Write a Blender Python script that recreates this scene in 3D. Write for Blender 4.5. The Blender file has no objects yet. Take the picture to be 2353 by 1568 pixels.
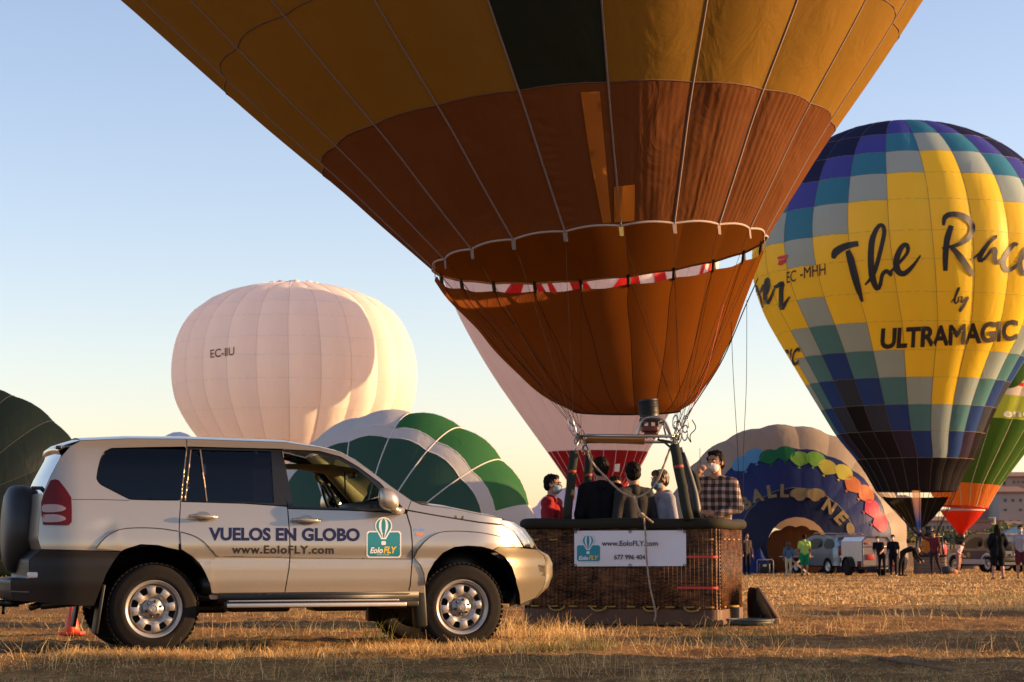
import bpy, bmesh, math, random
import numpy as np
from mathutils import Vector, Matrix
from mathutils.bvhtree import BVHTree
from mathutils.geometry import delaunay_2d_cdt

random.seed(7)
RNG = np.random.default_rng(7)
S = bpy.context.scene
COL = S.collection
R = math.radians

# ------------------------------------------------------------------ camera
CAM_H, FPX, CX, CY, HOR = 0.90, 4700.0, 1176.5, 784.0, 1259.0
PITCH = math.atan((HOR - CY) / FPX)
cam_data = bpy.data.cameras.new('camera')
cam = bpy.data.objects.new('camera', cam_data)
COL.objects.link(cam)
cam.location = (0, 0, CAM_H)
cam.rotation_euler = (math.pi / 2 + PITCH, 0, 0)
cam_data.sensor_width = 22.3
cam_data.lens = FPX / 2353.0 * 22.3
cam_data.clip_start = 0.3
cam_data.clip_end = 9000
cam_data.dof.use_dof = True
cam_data.dof.focus_distance = 19.0
cam_data.dof.aperture_fstop = 4.5
S.camera = cam

# ------------------------------------------------------------------ light
SUN_EL, SUN_AZ = R(9.5), R(2.5)          # azimuth from +X towards +Y
world = bpy.data.worlds.new('World')
S.world = world
world.use_nodes = True
wn = world.node_tree
bg = wn.nodes['Background']
sky = wn.nodes.new('ShaderNodeTexSky')
sky.sky_type = 'NISHITA'
sky.sun_disc = False
sky.sun_elevation = SUN_EL
sky.sun_rotation = math.pi / 2 - SUN_AZ
sky.altitude = 600
sky.air_density = 1.0
sky.dust_density = 1.1
sky.ozone_density = 1.6
wb_ = wn.nodes.new('ShaderNodeMix'); wb_.data_type = 'RGBA'; wb_.blend_type = 'MULTIPLY'; wb_.inputs['Factor'].default_value = 1
wb_.inputs['B'].default_value = (1.265, 1.035, 1.065, 1)      # warm white balance of the photograph
wn.links.new(sky.outputs[0], wb_.inputs['A']); wn.links.new(wb_.outputs['Result'], bg.inputs[0])
bg.inputs[1].default_value = 0.125
sun_d = bpy.data.lights.new('sun', 'SUN')
sun = bpy.data.objects.new('sun', sun_d)
COL.objects.link(sun)
sun_d.energy = 5.0
sun_d.angle = R(0.6)
sun_d.color = (1.0, 0.59, 0.26)
SD = Vector((math.cos(SUN_EL) * math.cos(SUN_AZ), math.cos(SUN_EL) * math.sin(SUN_AZ), math.sin(SUN_EL)))
sun.rotation_euler = SD.to_track_quat('Z', 'Y').to_euler()
sun.location = SD * 60
S.view_settings.view_transform = 'Standard'
S.view_settings.look = 'None'
S.view_settings.gamma = 1
S.view_settings.use_curve_mapping = False
S.view_settings.exposure = 1.15
S.render.engine = 'CYCLES'
S.cycles.max_bounces = 8
S.cycles.diffuse_bounces = 4
S.cycles.transmission_bounces = 6
S.cycles.transparent_max_bounces = 8
S.cycles.use_denoising = True

# ------------------------------------------------------------------ picture <-> place
CT, ST = math.cos(PITCH), math.sin(PITCH)
def ray(px, py):
    u = (px - CX) / FPX; v = (CY - py) / FPX
    return Vector((u, CT - v * ST, ST + v * CT))
def P(px, py, Y):
    d = ray(px, py)
    return Vector((0, 0, CAM_H)) + d * (Y / d.y)
def sstep(a, b, x):
    t = np.clip((x - a) / (b - a), 0, 1)
    return t * t * (3 - 2 * t)
def gz(x, y):
    x = np.asarray(x, float); y = np.asarray(y, float)
    z = -0.003 * np.clip(y - 20, 0, 90)
    z = z + sstep(150, 420, y) * 3.4
    near = sstep(160, 30, np.hypot(x, y))
    z = z + near * 0.022 * (np.sin(x * 0.9 + 1.3 * np.sin(y * 0.5)) * np.sin(y * 1.1 + 0.7) + 0.6 * np.sin(x * 2.3 + y * 1.7) * np.sin(y * 2.9 - x * 0.6))
    return z
def G(x, y):
    return float(gz(x, y))

# ------------------------------------------------------------------ materials
MATS = {}
def _base(name):
    m = bpy.data.materials.new(name); m.use_nodes = True
    return m, m.node_tree, m.node_tree.nodes['Principled BSDF']
def mat(name, color, rough=0.6, metal=0.0, coat=0.0, var=0.12, scale=6.0, bump=0.0, bscale=60.0, spec=0.5, emit=None):
    if name in MATS: return MATS[name]
    m, t, b = _base(name)
    b.inputs['Roughness'].default_value = rough
    b.inputs['Metallic'].default_value = metal
    b.inputs['Coat Weight'].default_value = coat
    b.inputs['Specular IOR Level'].default_value = spec
    tc = t.nodes.new('ShaderNodeTexCoord')
    nz = t.nodes.new('ShaderNodeTexNoise'); nz.inputs['Scale'].default_value = scale; nz.inputs['Detail'].default_value = 5
    t.links.new(tc.outputs['Object'], nz.inputs['Vector'])
    mx = t.nodes.new('ShaderNodeMix'); mx.data_type = 'RGBA'
    c = np.array(color[:3])
    mx.inputs['A'].default_value = (*np.clip(c * (1 - var), 0, 1), 1)
    mx.inputs['B'].default_value = (*np.clip(c * (1 + var), 0, 1), 1)
    t.links.new(nz.outputs['Fac'], mx.inputs['Factor'])
    t.links.new(mx.outputs['Result'], b.inputs['Base Color'])
    if bump > 0:
        n2 = t.nodes.new('ShaderNodeTexNoise'); n2.inputs['Scale'].default_value = bscale; n2.inputs['Detail'].default_value = 3
        t.links.new(tc.outputs['Object'], n2.inputs['Vector'])
        bp = t.nodes.new('ShaderNodeBump'); bp.inputs['Strength'].default_value = bump; bp.inputs['Distance'].default_value = 0.01
        t.links.new(n2.outputs['Fac'], bp.inputs['Height']); t.links.new(bp.outputs['Normal'], b.inputs['Normal'])
    if emit:
        b.inputs['Emission Color'].default_value = (*emit[:3], 1); b.inputs['Emission Strength'].default_value = emit[3]
    MATS[name] = m
    return m
def fabric(name, color, trans=0.35, tcolor=None, var=0.06, wr=0.25):
    """thin nylon: diffuse + translucent, wrinkles in the bump"""
    if name in MATS: return MATS[name]
    m = bpy.data.materials.new(name); m.use_nodes = True
    t = m.node_tree; t.nodes.clear()
    out = t.nodes.new('ShaderNodeOutputMaterial')
    tc = t.nodes.new('ShaderNodeTexCoord')
    nz = t.nodes.new('ShaderNodeTexNoise'); nz.inputs['Scale'].default_value = 0.9; nz.inputs['Detail'].default_value = 6
    t.links.new(tc.outputs['Object'], nz.inputs['Vector'])
    mx = t.nodes.new('ShaderNodeMix'); mx.data_type = 'RGBA'
    c = np.array(color[:3])
    mx.inputs['A'].default_value = (*np.clip(c * (1 - var), 0, 1), 1)
    mx.inputs['B'].default_value = (*np.clip(c * (1 + var), 0, 1), 1)
    t.links.new(nz.outputs['Fac'], mx.inputs['Factor'])
    mp = t.nodes.new('ShaderNodeMapping'); mp.inputs['Scale'].default_value = (1, 1, 0.35)
    t.links.new(tc.outputs['Object'], mp.inputs['Vector'])
    n2 = t.nodes.new('ShaderNodeTexNoise'); n2.inputs['Scale'].default_value = 2.2; n2.inputs['Detail'].default_value = 4; n2.inputs['Distortion'].default_value = 0.6
    t.links.new(mp.outputs[0], n2.inputs['Vector'])
    bp = t.nodes.new('ShaderNodeBump'); bp.inputs['Strength'].default_value = wr; bp.inputs['Distance'].default_value = 0.12
    t.links.new(n2.outputs['Fac'], bp.inputs['Height'])
    df = t.nodes.new('ShaderNodeBsdfDiffuse'); t.links.new(mx.outputs['Result'], df.inputs['Color']); t.links.new(bp.outputs[0], df.inputs['Normal'])
    tr = t.nodes.new('ShaderNodeBsdfTranslucent')
    tr.inputs['Color'].default_value = (*(tcolor or tuple(np.clip(c * 1.1, 0, 1))), 1)
    gl = t.nodes.new('ShaderNodeBsdfGlossy'); gl.inputs['Roughness'].default_value = 0.45; gl.inputs['Color'].default_value = (1, 1, 1, 1)
    t.links.new(bp.outputs[0], gl.inputs['Normal'])
    ms = t.nodes.new('ShaderNodeMixShader'); ms.inputs[0].default_value = trans
    t.links.new(df.outputs[0], ms.inputs[1]); t.links.new(tr.outputs[0], ms.inputs[2])
    m2 = t.nodes.new('ShaderNodeMixShader'); m2.inputs[0].default_value = 0.014
    t.links.new(ms.outputs[0], m2.inputs[1]); t.links.new(gl.outputs[0], m2.inputs[2])
    t.links.new(m2.outputs[0], out.inputs[0])
    MATS[name] = m
    return m
def glass(name, tint=(0.02, 0.02, 0.025), rough=0.02, gloss=0.12):
    if name in MATS: return MATS[name]
    m = bpy.data.materials.new(name); m.use_nodes = True
    t = m.node_tree; t.nodes.clear()
    out = t.nodes.new('ShaderNodeOutputMaterial')
    lw = t.nodes.new('ShaderNodeLayerWeight'); lw.inputs['Blend'].default_value = 0.35
    ma = t.nodes.new('ShaderNodeMath'); ma.operation = 'MULTIPLY_ADD'; ma.inputs[1].default_value = 0.55; ma.inputs[2].default_value = gloss
    ma.use_clamp = True
    t.links.new(lw.outputs['Fresnel'], ma.inputs[0])
    tr = t.nodes.new('ShaderNodeBsdfTransparent'); tr.inputs[0].default_value = (*tint, 1)
    gl = t.nodes.new('ShaderNodeBsdfGlossy'); gl.inputs['Roughness'].default_value = rough; gl.inputs['Color'].default_value = (0.9, 0.9, 0.92, 1)
    mx = t.nodes.new('ShaderNodeMixShader')
    t.links.new(ma.outputs[0], mx.inputs[0]); t.links.new(tr.outputs[0], mx.inputs[1]); t.links.new(gl.outputs[0], mx.inputs[2])
    t.links.new(mx.outputs[0], out.inputs[0])
    MATS[name] = m
    return m

# ------------------------------------------------------------------ objects
WM = {}
def thing(name, label, cat, loc=(0, 0, 0), rotz=0.0, group=None):
    o = bpy.data.objects.new(name, None); COL.objects.link(o)
    o.empty_display_size = 0.2
    o.location = loc; o.rotation_euler = (0, 0, rotz)
    o['label'] = label; o['category'] = cat
    if group: o['group'] = group
    WM[o.name] = Matrix.Translation(Vector(loc)) @ Matrix.Rotation(rotz, 4, 'Z')
    return o
def tag(o, label=None, cat=None, group=None, kind=None):
    if label: o['label'] = label
    if cat: o['category'] = cat
    if group: o['group'] = group
    if kind: o['kind'] = kind
    return o
def add(name, V, F, m, parent=None, world=True, smooth=True, fm=None, origin=None):
    """mesh object; V in world space (world=True) or in the parent's space"""
    V = np.asarray(V, dtype=np.float64).reshape(-1, 3)
    if parent is not None and world:
        iv = np.array(WM[parent.name].inverted())
        V = V @ iv[:3, :3].T + iv[:3, 3]
    if parent is None and origin is None:
        mn, mx = V.min(0), V.max(0)
        origin = ((mn[0] + mx[0]) / 2, (mn[1] + mx[1]) / 2, mn[2])
    if parent is None:
        V = V - np.array(origin)
    me = bpy.data.meshes.new(name)
    me.from_pydata(V.tolist() if not isinstance(V, list) else V, [], [tuple(int(i) for i in f) for f in F])
    for mm in (m if isinstance(m, (list, tuple)) else [m]): me.materials.append(mm)
    if fm is not None: me.polygons.foreach_set('material_index', np.asarray(fm, dtype=np.int32))
    me.polygons.foreach_set('use_smooth', np.full(len(me.polygons), bool(smooth)))
    me.update()
    o = bpy.data.objects.new(name, me); COL.objects.link(o)
    if parent is not None:
        o.parent = parent; WM[o.name] = WM[parent.name].copy()
    else:
        o.location = origin; WM[o.name] = Matrix.Translation(Vector(origin))
    return o
def share(src, name, parent, M=None):
    """another object using the same mesh, placed by M in its parent's space"""
    o = bpy.data.objects.new(name, src.data); COL.objects.link(o)
    o.parent = parent
    if M is not None: o.matrix_local = M
    WM[o.name] = WM[parent.name] @ (M if M is not None else Matrix())
    return o

class MB:
    """collects simple solids into one mesh"""
    def __init__(s): s.v = []; s.f = []; s.m = []
    def raw(s, V, F, mi=0):
        b = len(s.v); s.v += [tuple(map(float, p)) for p in V]
        for f in F: s.f.append(tuple(i + b for i in f)); s.m.append(mi)
        return s
    def box(s, c, d, rot=None, mi=0, bev=0.0):
        x, y, z = d[0] / 2, d[1] / 2, d[2] / 2
        if bev <= 0:
            V = [Vector((a * x, b * y, e * z)) for e in (-1, 1) for a, b in ((-1, -1), (1, -1), (1, 1), (-1, 1))]
            F = [(0, 3, 2, 1), (4, 5, 6, 7), (0, 1, 5, 4), (1, 2, 6, 5), (2, 3, 7, 6), (3, 0, 4, 7)]
        else:
            bm = bmesh.new(); bmesh.ops.create_cube(bm, size=1)
            for v in bm.verts: v.co = Vector((v.co.x * 2 * x, v.co.y * 2 * y, v.co.z * 2 * z))
            bmesh.ops.bevel(bm, geom=list(bm.edges), offset=bev, segments=2, affect='EDGES', profile=0.5)
            bm.verts.ensure_lookup_table(); bm.verts.index_update()
            V = [v.co.copy() for v in bm.verts]; F = [tuple(v.index for v in f.verts) for f in bm.faces]; bm.free()
        Rm = rot if rot is not None else Matrix.Identity(3)
        V = [Rm @ v + Vector(c) for v in V]
        return s.raw(V, F, mi)
    def tube(s, pts, r, n=8, mi=0, cap=True, closed=False):
        pts = [Vector(p) for p in pts]
        rs = r if isinstance(r, (list, tuple, np.ndarray)) else [r] * len(pts)
        V = []; up = None; N = len(pts)
        for i, p in enumerate(pts):
            if closed: d = pts[(i + 1) % N] - pts[i - 1]
            else: d = pts[min(i + 1, N - 1)] - pts[max(i - 1, 0)]
            if d.length < 1e-9: d = Vector((0, 0, 1))
            d.normalize()
            if up is None: up = Vector((0, 0, 1)) if abs(d.z) < 0.9 else Vector((1, 0, 0))
            a = d.cross(up)
            if a.length < 1e-6: a = d.cross(Vector((0, 1, 0)))
            a.normalize(); b = a.cross(d).normalized(); up = b
            for k in range(n):
                t = 2 * math.pi * k / n
                V.append(p + (a * math.cos(t) + b * math.sin(t)) * rs[i])
        F = []
        L = N if closed else N - 1
        for i in range(L):
            j = (i + 1) % N
            for k in range(n):
                k2 = (k + 1) % n
                F.append((i * n + k, i * n + k2, j * n + k2, j * n + k))
        if cap and not closed:
            F.append(tuple(range(n))[::-1]); F.append(tuple((N - 1) * n + k for k in range(n)))
        return s.raw(V, F, mi)
    def lathe(s, prof, n=32, M=None, mi=0, closed=False):
        """prof: (r, h) list, turned about local Z, placed by matrix M"""
        M = M or Matrix()
        V = [M @ Vector((r * math.cos(2 * math.pi * k / n), r * math.sin(2 * math.pi * k / n), h)) for r, h in prof for k in range(n)]
        F = []
        m = len(prof)
        for i in range(m if closed else m - 1):
            i2 = (i + 1) % m
            for k in range(n):
                k2 = (k + 1) % n
                F.append((i * n + k, i * n + k2, i2 * n + k2, i2 * n + k))
        return s.raw(V, F, mi)
    def ell(s, c, r, n=12, m=8, rot=None, mi=0):
        V = []
        Rm = rot if rot is not None else Matrix.Identity(3)
        for i in range(m + 1):
            th = math.pi * i / m
            for k in range(n):
                ph = 2 * math.pi * k / n
                V.append(Rm @ Vector((r[0] * math.sin(th) * math.cos(ph), r[1] * math.sin(th) * math.sin(ph), r[2] * math.cos(th))) + Vector(c))
        F = [(i * n + k, (i + 1) * n + k, (i + 1) * n + (k + 1) % n, i * n + (k + 1) % n) for i in range(m) for k in range(n)]
        return s.raw(V, F, mi)
    def prism(s, poly, y0, y1, mi=0):
        """poly in (x, z), extruded along y"""
        n = len(poly)
        V = [(x, y0, z) for x, z in poly] + [(x, y1, z) for x, z in poly]
        F = [tuple(range(n)), tuple(range(2 * n - 1, n - 1, -1))] + [(i, i + n, (i + 1) % n + n, (i + 1) % n) for i in range(n)]
        return s.raw(V, F, mi)
    def build(s, name, m, parent=None, world=True, smooth=True, origin=None):
        return add(name, s.v, s.f, m, parent, world, smooth, s.m, origin)

def autosmooth(o, ang=35):
    me = o.data
    bm = bmesh.new(); bm.from_mesh(me)
    for e in bm.edges:
        if len(e.link_faces) == 2 and e.calc_face_angle(0) > R(ang): e.smooth = False
    bm.to_mesh(me); bm.free()
    return o

# ------------------------------------------------------------------ flat shapes laid on curved surfaces
def resample(pts, step, closed=True):
    pts = [np.array(p, float) for p in pts]
    out = []
    n = len(pts)
    for i in range(n if closed else n - 1):
        a, b = pts[i], pts[(i + 1) % n]
        k = max(1, int(math.ceil(np.linalg.norm(b - a) / step)))
        for j in range(k): out.append(a + (b - a) * j / k)
    if not closed: out.append(pts[-1])
    return np.array(out)
def smooth_poly(pts, it=2, closed=True):
    """Chaikin corner cutting"""
    pts = np.array(pts, float)
    for _ in range(it):
        if closed: nx = np.roll(pts, -1, 0); pts = np.stack([pts * .75 + nx * .25, pts * .25 + nx * .75], 1).reshape(-1, 2)
        else:
            a, b = pts[:-1], pts[1:]
            q = np.stack([a * .75 + b * .25, a * .25 + b * .75], 1).reshape(-1, 2)
            pts = np.vstack([pts[:1], q, pts[-1:]])
    return pts
def inset(pts, d):
    pts = np.array(pts, float)
    area = 0.5 * np.sum(pts[:, 0] * np.roll(pts[:, 1], -1) - np.roll(pts[:, 0], -1) * pts[:, 1])
    a = np.roll(pts, 1, 0); b = np.roll(pts, -1, 0)
    t = b - a; t /= np.maximum(np.linalg.norm(t, axis=1, keepdims=True), 1e-9)
    nrm = np.stack([-t[:, 1], t[:, 0]], 1) * (1 if area > 0 else -1)
    return pts + nrm * d
def inside_eo(Q, V, E):
    x, y = Q[:, 0][:, None], Q[:, 1][:, None]
    A = V[E[:, 0]]; B = V[E[:, 1]]
    c = ((A[:, 1][None] > y) != (B[:, 1][None] > y))
    den = (B[:, 1] - A[:, 1]); den = np.where(np.abs(den) < 1e-12, 1e-12, den)
    xi = A[:, 0][None] + (y - A[:, 1][None]) * ((B[:, 0] - A[:, 0]) / den)[None]
    return (np.sum(c & (x < xi), axis=1) % 2) == 1
def cdt(V, E, grid):
    """triangulate the even-odd inside of the edges E over points V with interior grid points"""
    V = np.asarray(V, float); E = np.asarray(E, int)
    pts = V
    if grid:
        mn, mx = V.min(0), V.max(0)
        gx = np.arange(mn[0] + grid * .5, mx[0], grid); gy = np.arange(mn[1] + grid * .5, mx[1], grid)
        if len(gx) and len(gy):
            Gp = np.stack(np.meshgrid(gx, gy), -1).reshape(-1, 2)
            Gp = Gp[inside_eo(Gp, V, E)]
            if len(Gp):
                d = np.min(np.linalg.norm(Gp[:, None, :] - V[None], axis=2), axis=1) if len(Gp) * len(V) < 4e7 else np.full(len(Gp), 9e9)
                Gp = Gp[d > grid * 0.3]
            pts = np.vstack([V, Gp])
    ov, oe, of, *_ = delaunay_2d_cdt([Vector(p) for p in pts], [tuple(map(int, e)) for e in E], [], 0, 1e-5)
    ov = np.array([tuple(p) for p in ov]); of = np.array([f for f in of if len(f) == 3], int)
    cen = ov[of].mean(1)
    of = of[inside_eo(cen, V, E)]
    used = np.unique(of); rm = -np.ones(len(ov), int); rm[used] = np.arange(len(used))
    return ov[used], rm[of]
def loops_to_ve(loops):
    V, E = [], []
    for L in loops:
        b = len(V); n = len(L)
        V += [tuple(p) for p in L]
        E += [(b + i, b + (i + 1) % n) for i in range(n)]
    return np.array(V, float), np.array(E, int)
def font_ve(text, res=4, bold=0.0, shear=0.0, spacing=1.0):
    cu = bpy.data.curves.new('t', 'FONT'); cu.body = text; cu.size = 1.0
    cu.resolution_u = res; cu.offset = bold; cu.shear = shear; cu.space_character = spacing; cu.fill_mode = 'FRONT'
    o = bpy.data.objects.new('t', cu); COL.objects.link(o)
    dg = bpy.context.evaluated_depsgraph_get()
    me = bpy.data.meshes.new_from_object(o.evaluated_get(dg))
    bm = bmesh.new(); bm.from_mesh(me)
    bmesh.ops.remove_doubles(bm, verts=bm.verts, dist=1e-5)
    bm.verts.index_update()
    V = np.array([(v.co.x, v.co.y) for v in bm.verts]).reshape(-1, 2)
    E = np.array([(e.verts[0].index, e.verts[1].index) for e in bm.edges if len(e.link_faces) == 1], int)
    bm.free(); bpy.data.objects.remove(o); bpy.data.curves.remove(cu); bpy.data.meshes.remove(me)
    return V, E
_FC = {}
def text_shape(text, fn, bold=0.0, shear=0.0, spacing=1.0):
    """outline scaled so that caps run 0..1 in v and the text 0..1 in u, then mapped by fn(u, v) -> 2D"""
    key = (text, bold, shear, spacing)
    if key not in _FC: _FC[key] = font_ve(text, 4, bold, shear, spacing)
    V, E = _FC[key]
    x0, x1 = V[:, 0].min(), V[:, 0].max()
    if 'H' not in _FC: _FC['H'] = font_ve('H')[0][:, 1].max()
    H = _FC['H']
    W = np.array([fn((p[0] - x0) / (x1 - x0), p[1] / H) for p in V])
    return W, E
EPS_CNT = [0]
def lay(name, VE, project, m, parent, grid, world=True):
    """VE = (verts2D, edges) laid on a surface by project(px,py)->point or None"""
    V, E = VE
    if len(E) == 0: return None
    # split long edges
    nv = [tuple(p) for p in V]; ne = []
    for a, b in E:
        L = np.linalg.norm(V[a] - V[b]); k = int(L // (grid * 1.2)) + 1
        last = a
        for j in range(1, k):
            nv.append(tuple(V[a] + (V[b] - V[a]) * j / k)); ne.append((last, len(nv) - 1)); last = len(nv) - 1
        ne.append((last, b))
    v2, f2 = cdt(np.array(nv), np.array(ne), grid)
    pts = [project(*p) for p in v2]
    ok = [p is not None for p in pts]
    pts = [p if p is not None else (0, 0, 0) for p in pts]
    F = [f for f in f2.tolist() if all(ok[i] for i in f)]
    if not F: return None
    used = sorted({i for f in F for i in f}); rm = {u: i for i, u in enumerate(used)}
    return add(name, [tuple(pts[u]) for u in used], [tuple(rm[i] for i in f) for f in F], m, parent, world, True)
def bvh_of(objs):
    V, F = [], []
    for o in objs:
        M = WM[o.name]; b = len(V)
        V += [M @ v.co for v in o.data.vertices]
        F += [tuple(i + b for i in p.vertices) for p in o.data.polygons]
    return BVHTree.FromPolygons(V, F)
CAMP = Vector((0, 0, CAM_H))
def proj_bvh(bvh, off):
    def f(px, py):
        d = ray(px, py).normalized()
        h, n, i, t = bvh.ray_cast(CAMP, d)
        if h is None: return None
        if n.dot(d) > 0: n = -n
        return h + n * off
    return f
def stroke_strip(pts, widths, project, name, m, parent, step=4.0):
    """brush stroke following pts (2D) with a width at each point"""
    pts = np.array(pts, float); widths = np.array(widths, float)
    # catmull-rom
    n = len(pts); out = []; wo = []
    for i in range(n - 1):
        p0 = pts[max(i - 1, 0)]; p1 = pts[i]; p2 = pts[i + 1]; p3 = pts[min(i + 2, n - 1)]
        k = max(2, int(np.linalg.norm(p2 - p1) / step))
        for j in range(k):
            t = j / k
            out.append(0.5 * ((2 * p1) + (-p0 + p2) * t + (2 * p0 - 5 * p1 + 4 * p2 - p3) * t * t + (-p0 + 3 * p1 - 3 * p2 + p3) * t ** 3))
            wo.append(widths[i] * (1 - t) + widths[i + 1] * t)
    out.append(pts[-1]); wo.append(widths[-1])
    out = np.array(out); wo = np.array(wo)
    d = np.gradient(out, axis=0); d /= np.maximum(np.linalg.norm(d, axis=1, keepdims=True), 1e-6)
    nr = np.stack([-d[:, 1], d[:, 0]], 1)
    V = []; ok = []
    for i in range(len(out)):
        for s_ in (-.5, 0, .5):
            q = project(*(out[i] + nr[i] * wo[i] * s_))
            ok.append(q is not None); V.append(q if q is not None else (0, 0, 0))
    F = [(i * 3 + a, i * 3 + a + 1, i * 3 + a + 4, i * 3 + a + 3) for i in range(len(out) - 1) for a in (0, 1)]
    F = [f for f in F if all(ok[i] for i in f)]
    return V, F
# ================================================================== ground
def ground_mesh():
    xs = np.concatenate([-np.geomspace(6, 2600, 40)[::-1], np.linspace(-5.8, 8, 140), np.geomspace(8.4, 2600, 40)])
    ys = np.concatenate([-np.geomspace(20, 2600, 20)[::-1], np.linspace(-18, 11, 12), np.linspace(11.4, 32, 190), np.geomspace(32.3, 160, 110), np.geomspace(165, 4200, 30)])
    X, Y = np.meshgrid(xs, ys)
    Z = gz(X, Y)
    mid = (np.abs(X) < 40) & (Y > 10) & (Y < 120)
    Z = Z + mid * 0.022 * (np.sin(X * 11.3 + 3 * np.sin(Y * 4.1)) * np.sin(Y * 9.7 + 2 * np.sin(X * 5)))
    V = np.stack([X, Y, Z], -1).reshape(-1, 3)
    n, m_ = len(xs), len(ys)
    F = [(j * n + i, j * n + i + 1, (j + 1) * n + i + 1, (j + 1) * n + i) for j in range(m_ - 1) for i in range(n - 1)]
    m, t, b = _base('dry_field')
    b.inputs['Roughness'].default_value = 0.95
    b.inputs['Specular IOR Level'].default_value = 0.1
    tc = t.nodes.new('ShaderNodeTexCoord')
    n1 = t.nodes.new('ShaderNodeTexNoise'); n1.inputs['Scale'].default_value = 0.8; n1.inputs['Detail'].default_value = 8
    n2 = t.nodes.new('ShaderNodeTexNoise'); n2.inputs['Scale'].default_value = 22; n2.inputs['Detail'].default_value = 8; n2.inputs['Roughness'].default_value = 0.7
    t.links.new(tc.outputs['Object'], n1.inputs['Vector']); t.links.new(tc.outputs['Object'], n2.inputs['Vector'])
    r1 = t.nodes.new('ShaderNodeValToRGB')
    e = r1.color_ramp.elements
    e[0].position = 0.3; e[0].color = (0.17, 0.09, 0.038, 1); e[1].position = 0.7; e[1].color = (0.42, 0.25, 0.10, 1)
    r2 = t.nodes.new('ShaderNodeValToRGB'); e = r2.color_ramp.elements
    e[0].position = 0.35; e[0].color = (0.45, 0.42, 0.36, 1); e[1].position = 0.65; e[1].color = (1.15, 1.1, 1.0, 1)
    t.links.new(n1.outputs['Fac'], r1.inputs[0]); t.links.new(n2.outputs['Fac'], r2.inputs[0])
    mx = t.nodes.new('ShaderNodeMix'); mx.data_type = 'RGBA'; mx.blend_type = 'MULTIPLY'; mx.inputs['Factor'].default_value = 1
    t.links.new(r1.outputs[0], mx.inputs['A']); t.links.new(r2.outputs[0], mx.inputs['B'])
    t.links.new(mx.outputs['Result'], b.inputs['Base Color'])
    bp = t.nodes.new('ShaderNodeBump'); bp.inputs['Strength'].default_value = 0.8; bp.inputs['Distance'].default_value = 0.05
    t.links.new(n2.outputs['Fac'], bp.inputs['Height']); t.links.new(bp.outputs[0], b.inputs['Normal'])
    o = add('ground', V, F, m, None, origin=(0, 0, 0))
    o['kind'] = 'structure'
ground_mesh()

def grass_mat(name, a, b_, c):
    m, t, b = _base(name)
    b.inputs['Roughness'].default_value = 0.6; b.inputs['Specular IOR Level'].default_value = 0.25
    at = t.nodes.new('ShaderNodeAttribute'); at.attribute_name = 'shade'
    r = t.nodes.new('ShaderNodeValToRGB'); e = r.color_ramp.elements
    e[0].position = 0; e[0].color = (*a, 1); e[1].position = 1; e[1].color = (*c, 1)
    k = e.new(0.5); k.color = (*b_, 1)
    t.links.new(at.outputs['Fac'], r.inputs[0]); t.links.new(r.outputs[0], b.inputs['Base Color'])
    tr = t.nodes.new('ShaderNodeBsdfTranslucent'); t.links.new(r.outputs[0], tr.inputs[0])
    ms = t.nodes.new('ShaderNodeMixShader'); ms.inputs[0].default_value = 0.4
    t.links.new(b.outputs[0], ms.inputs[1]); t.links.new(tr.outputs[0], ms.inputs[2])
    t.links.new(ms.outputs[0], t.nodes['Material Output'].inputs[0])
    return m
def blades(name, x, y, h, w, lean, m, label, shade=None, seg=2):
    """curved blades: each 2 quads + tip"""
    n = len(x)
    z = gz(x, y) - 0.008
    az = RNG.uniform(0, 2 * np.pi, n); fa = RNG.uniform(0, 2 * np.pi, n)
    dx, dy = np.cos(az), np.sin(az); wx, wy = np.cos(fa) * w / 2, np.sin(fa) * w / 2
    lv = []
    for t, ww in ((0, 1.0), (0.5, 0.85), (1.0, 0.25)):
        ox = dx * lean * h * t ** 1.6; oy = dy * lean * h * t ** 1.6
        zz = z + h * t * np.clip(1 - 0.35 * lean * t, 0.12, 1)
        lv.append(np.stack([x + ox - wx * ww, y + oy - wy * ww, zz], 1))
        lv.append(np.stack([x + ox + wx * ww, y + oy + wy * ww, zz], 1))
    V = np.stack(lv, 1).reshape(-1, 3)
    base = (np.arange(n) * 6)[:, None]
    F = np.concatenate([base + np.array([[0, 1, 3, 2]]), base + np.array([[2, 3, 5, 4]])], 1).reshape(-1, 4)
    me = bpy.data.meshes.new(name)
    me.vertices.add(len(V)); me.vertices.foreach_set('co', V.astype(np.float32).ravel())
    me.loops.add(F.size); me.loops.foreach_set('vertex_index', F.astype(np.int32).ravel())
    me.polygons.add(len(F)); me.polygons.foreach_set('loop_start', np.arange(0, F.size, 4, dtype=np.int32))
    me.update(calc_edges=True)
    sh = RNG.uniform(0, 1, n) if shade is None else shade
    at = me.attributes.new('shade', 'FLOAT', 'POINT'); at.data.foreach_set('value', np.repeat(sh, 6).astype(np.float32))
    me.materials.append(m)
    o = bpy.data.objects.new(name, me); COL.objects.link(o)
    o['kind'] = 'stuff'; o['label'] = label; o['category'] = 'grass'
    return o
def wedge(n, y0, y1, pw=1.0, margin=1.12):
    """random ground spots inside the view between two distances, denser near"""
    u = RNG.uniform(0, 1, n)
    y = y0 * (y1 / y0) ** (u ** pw)
    x = RNG.uniform(-1, 1, n) * y * (CX / FPX) * margin
    return x, y
gm_dry = grass_mat('dry_grass', (0.29, 0.15, 0.05), (0.60, 0.37, 0.13), (0.90, 0.66, 0.32))
gm_green = grass_mat('green_weed', (0.05, 0.06, 0.02), (0.10, 0.12, 0.035), (0.25, 0.24, 0.09))
def clump_mask(x, y, f=1.0):
    return (np.sin(x * 2.1 * f + 2 * np.sin(y * 1.3 * f)) * np.sin(y * 2.7 * f + 1.7 * np.sin(x * 1.1 * f)) + 1) / 2
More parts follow.
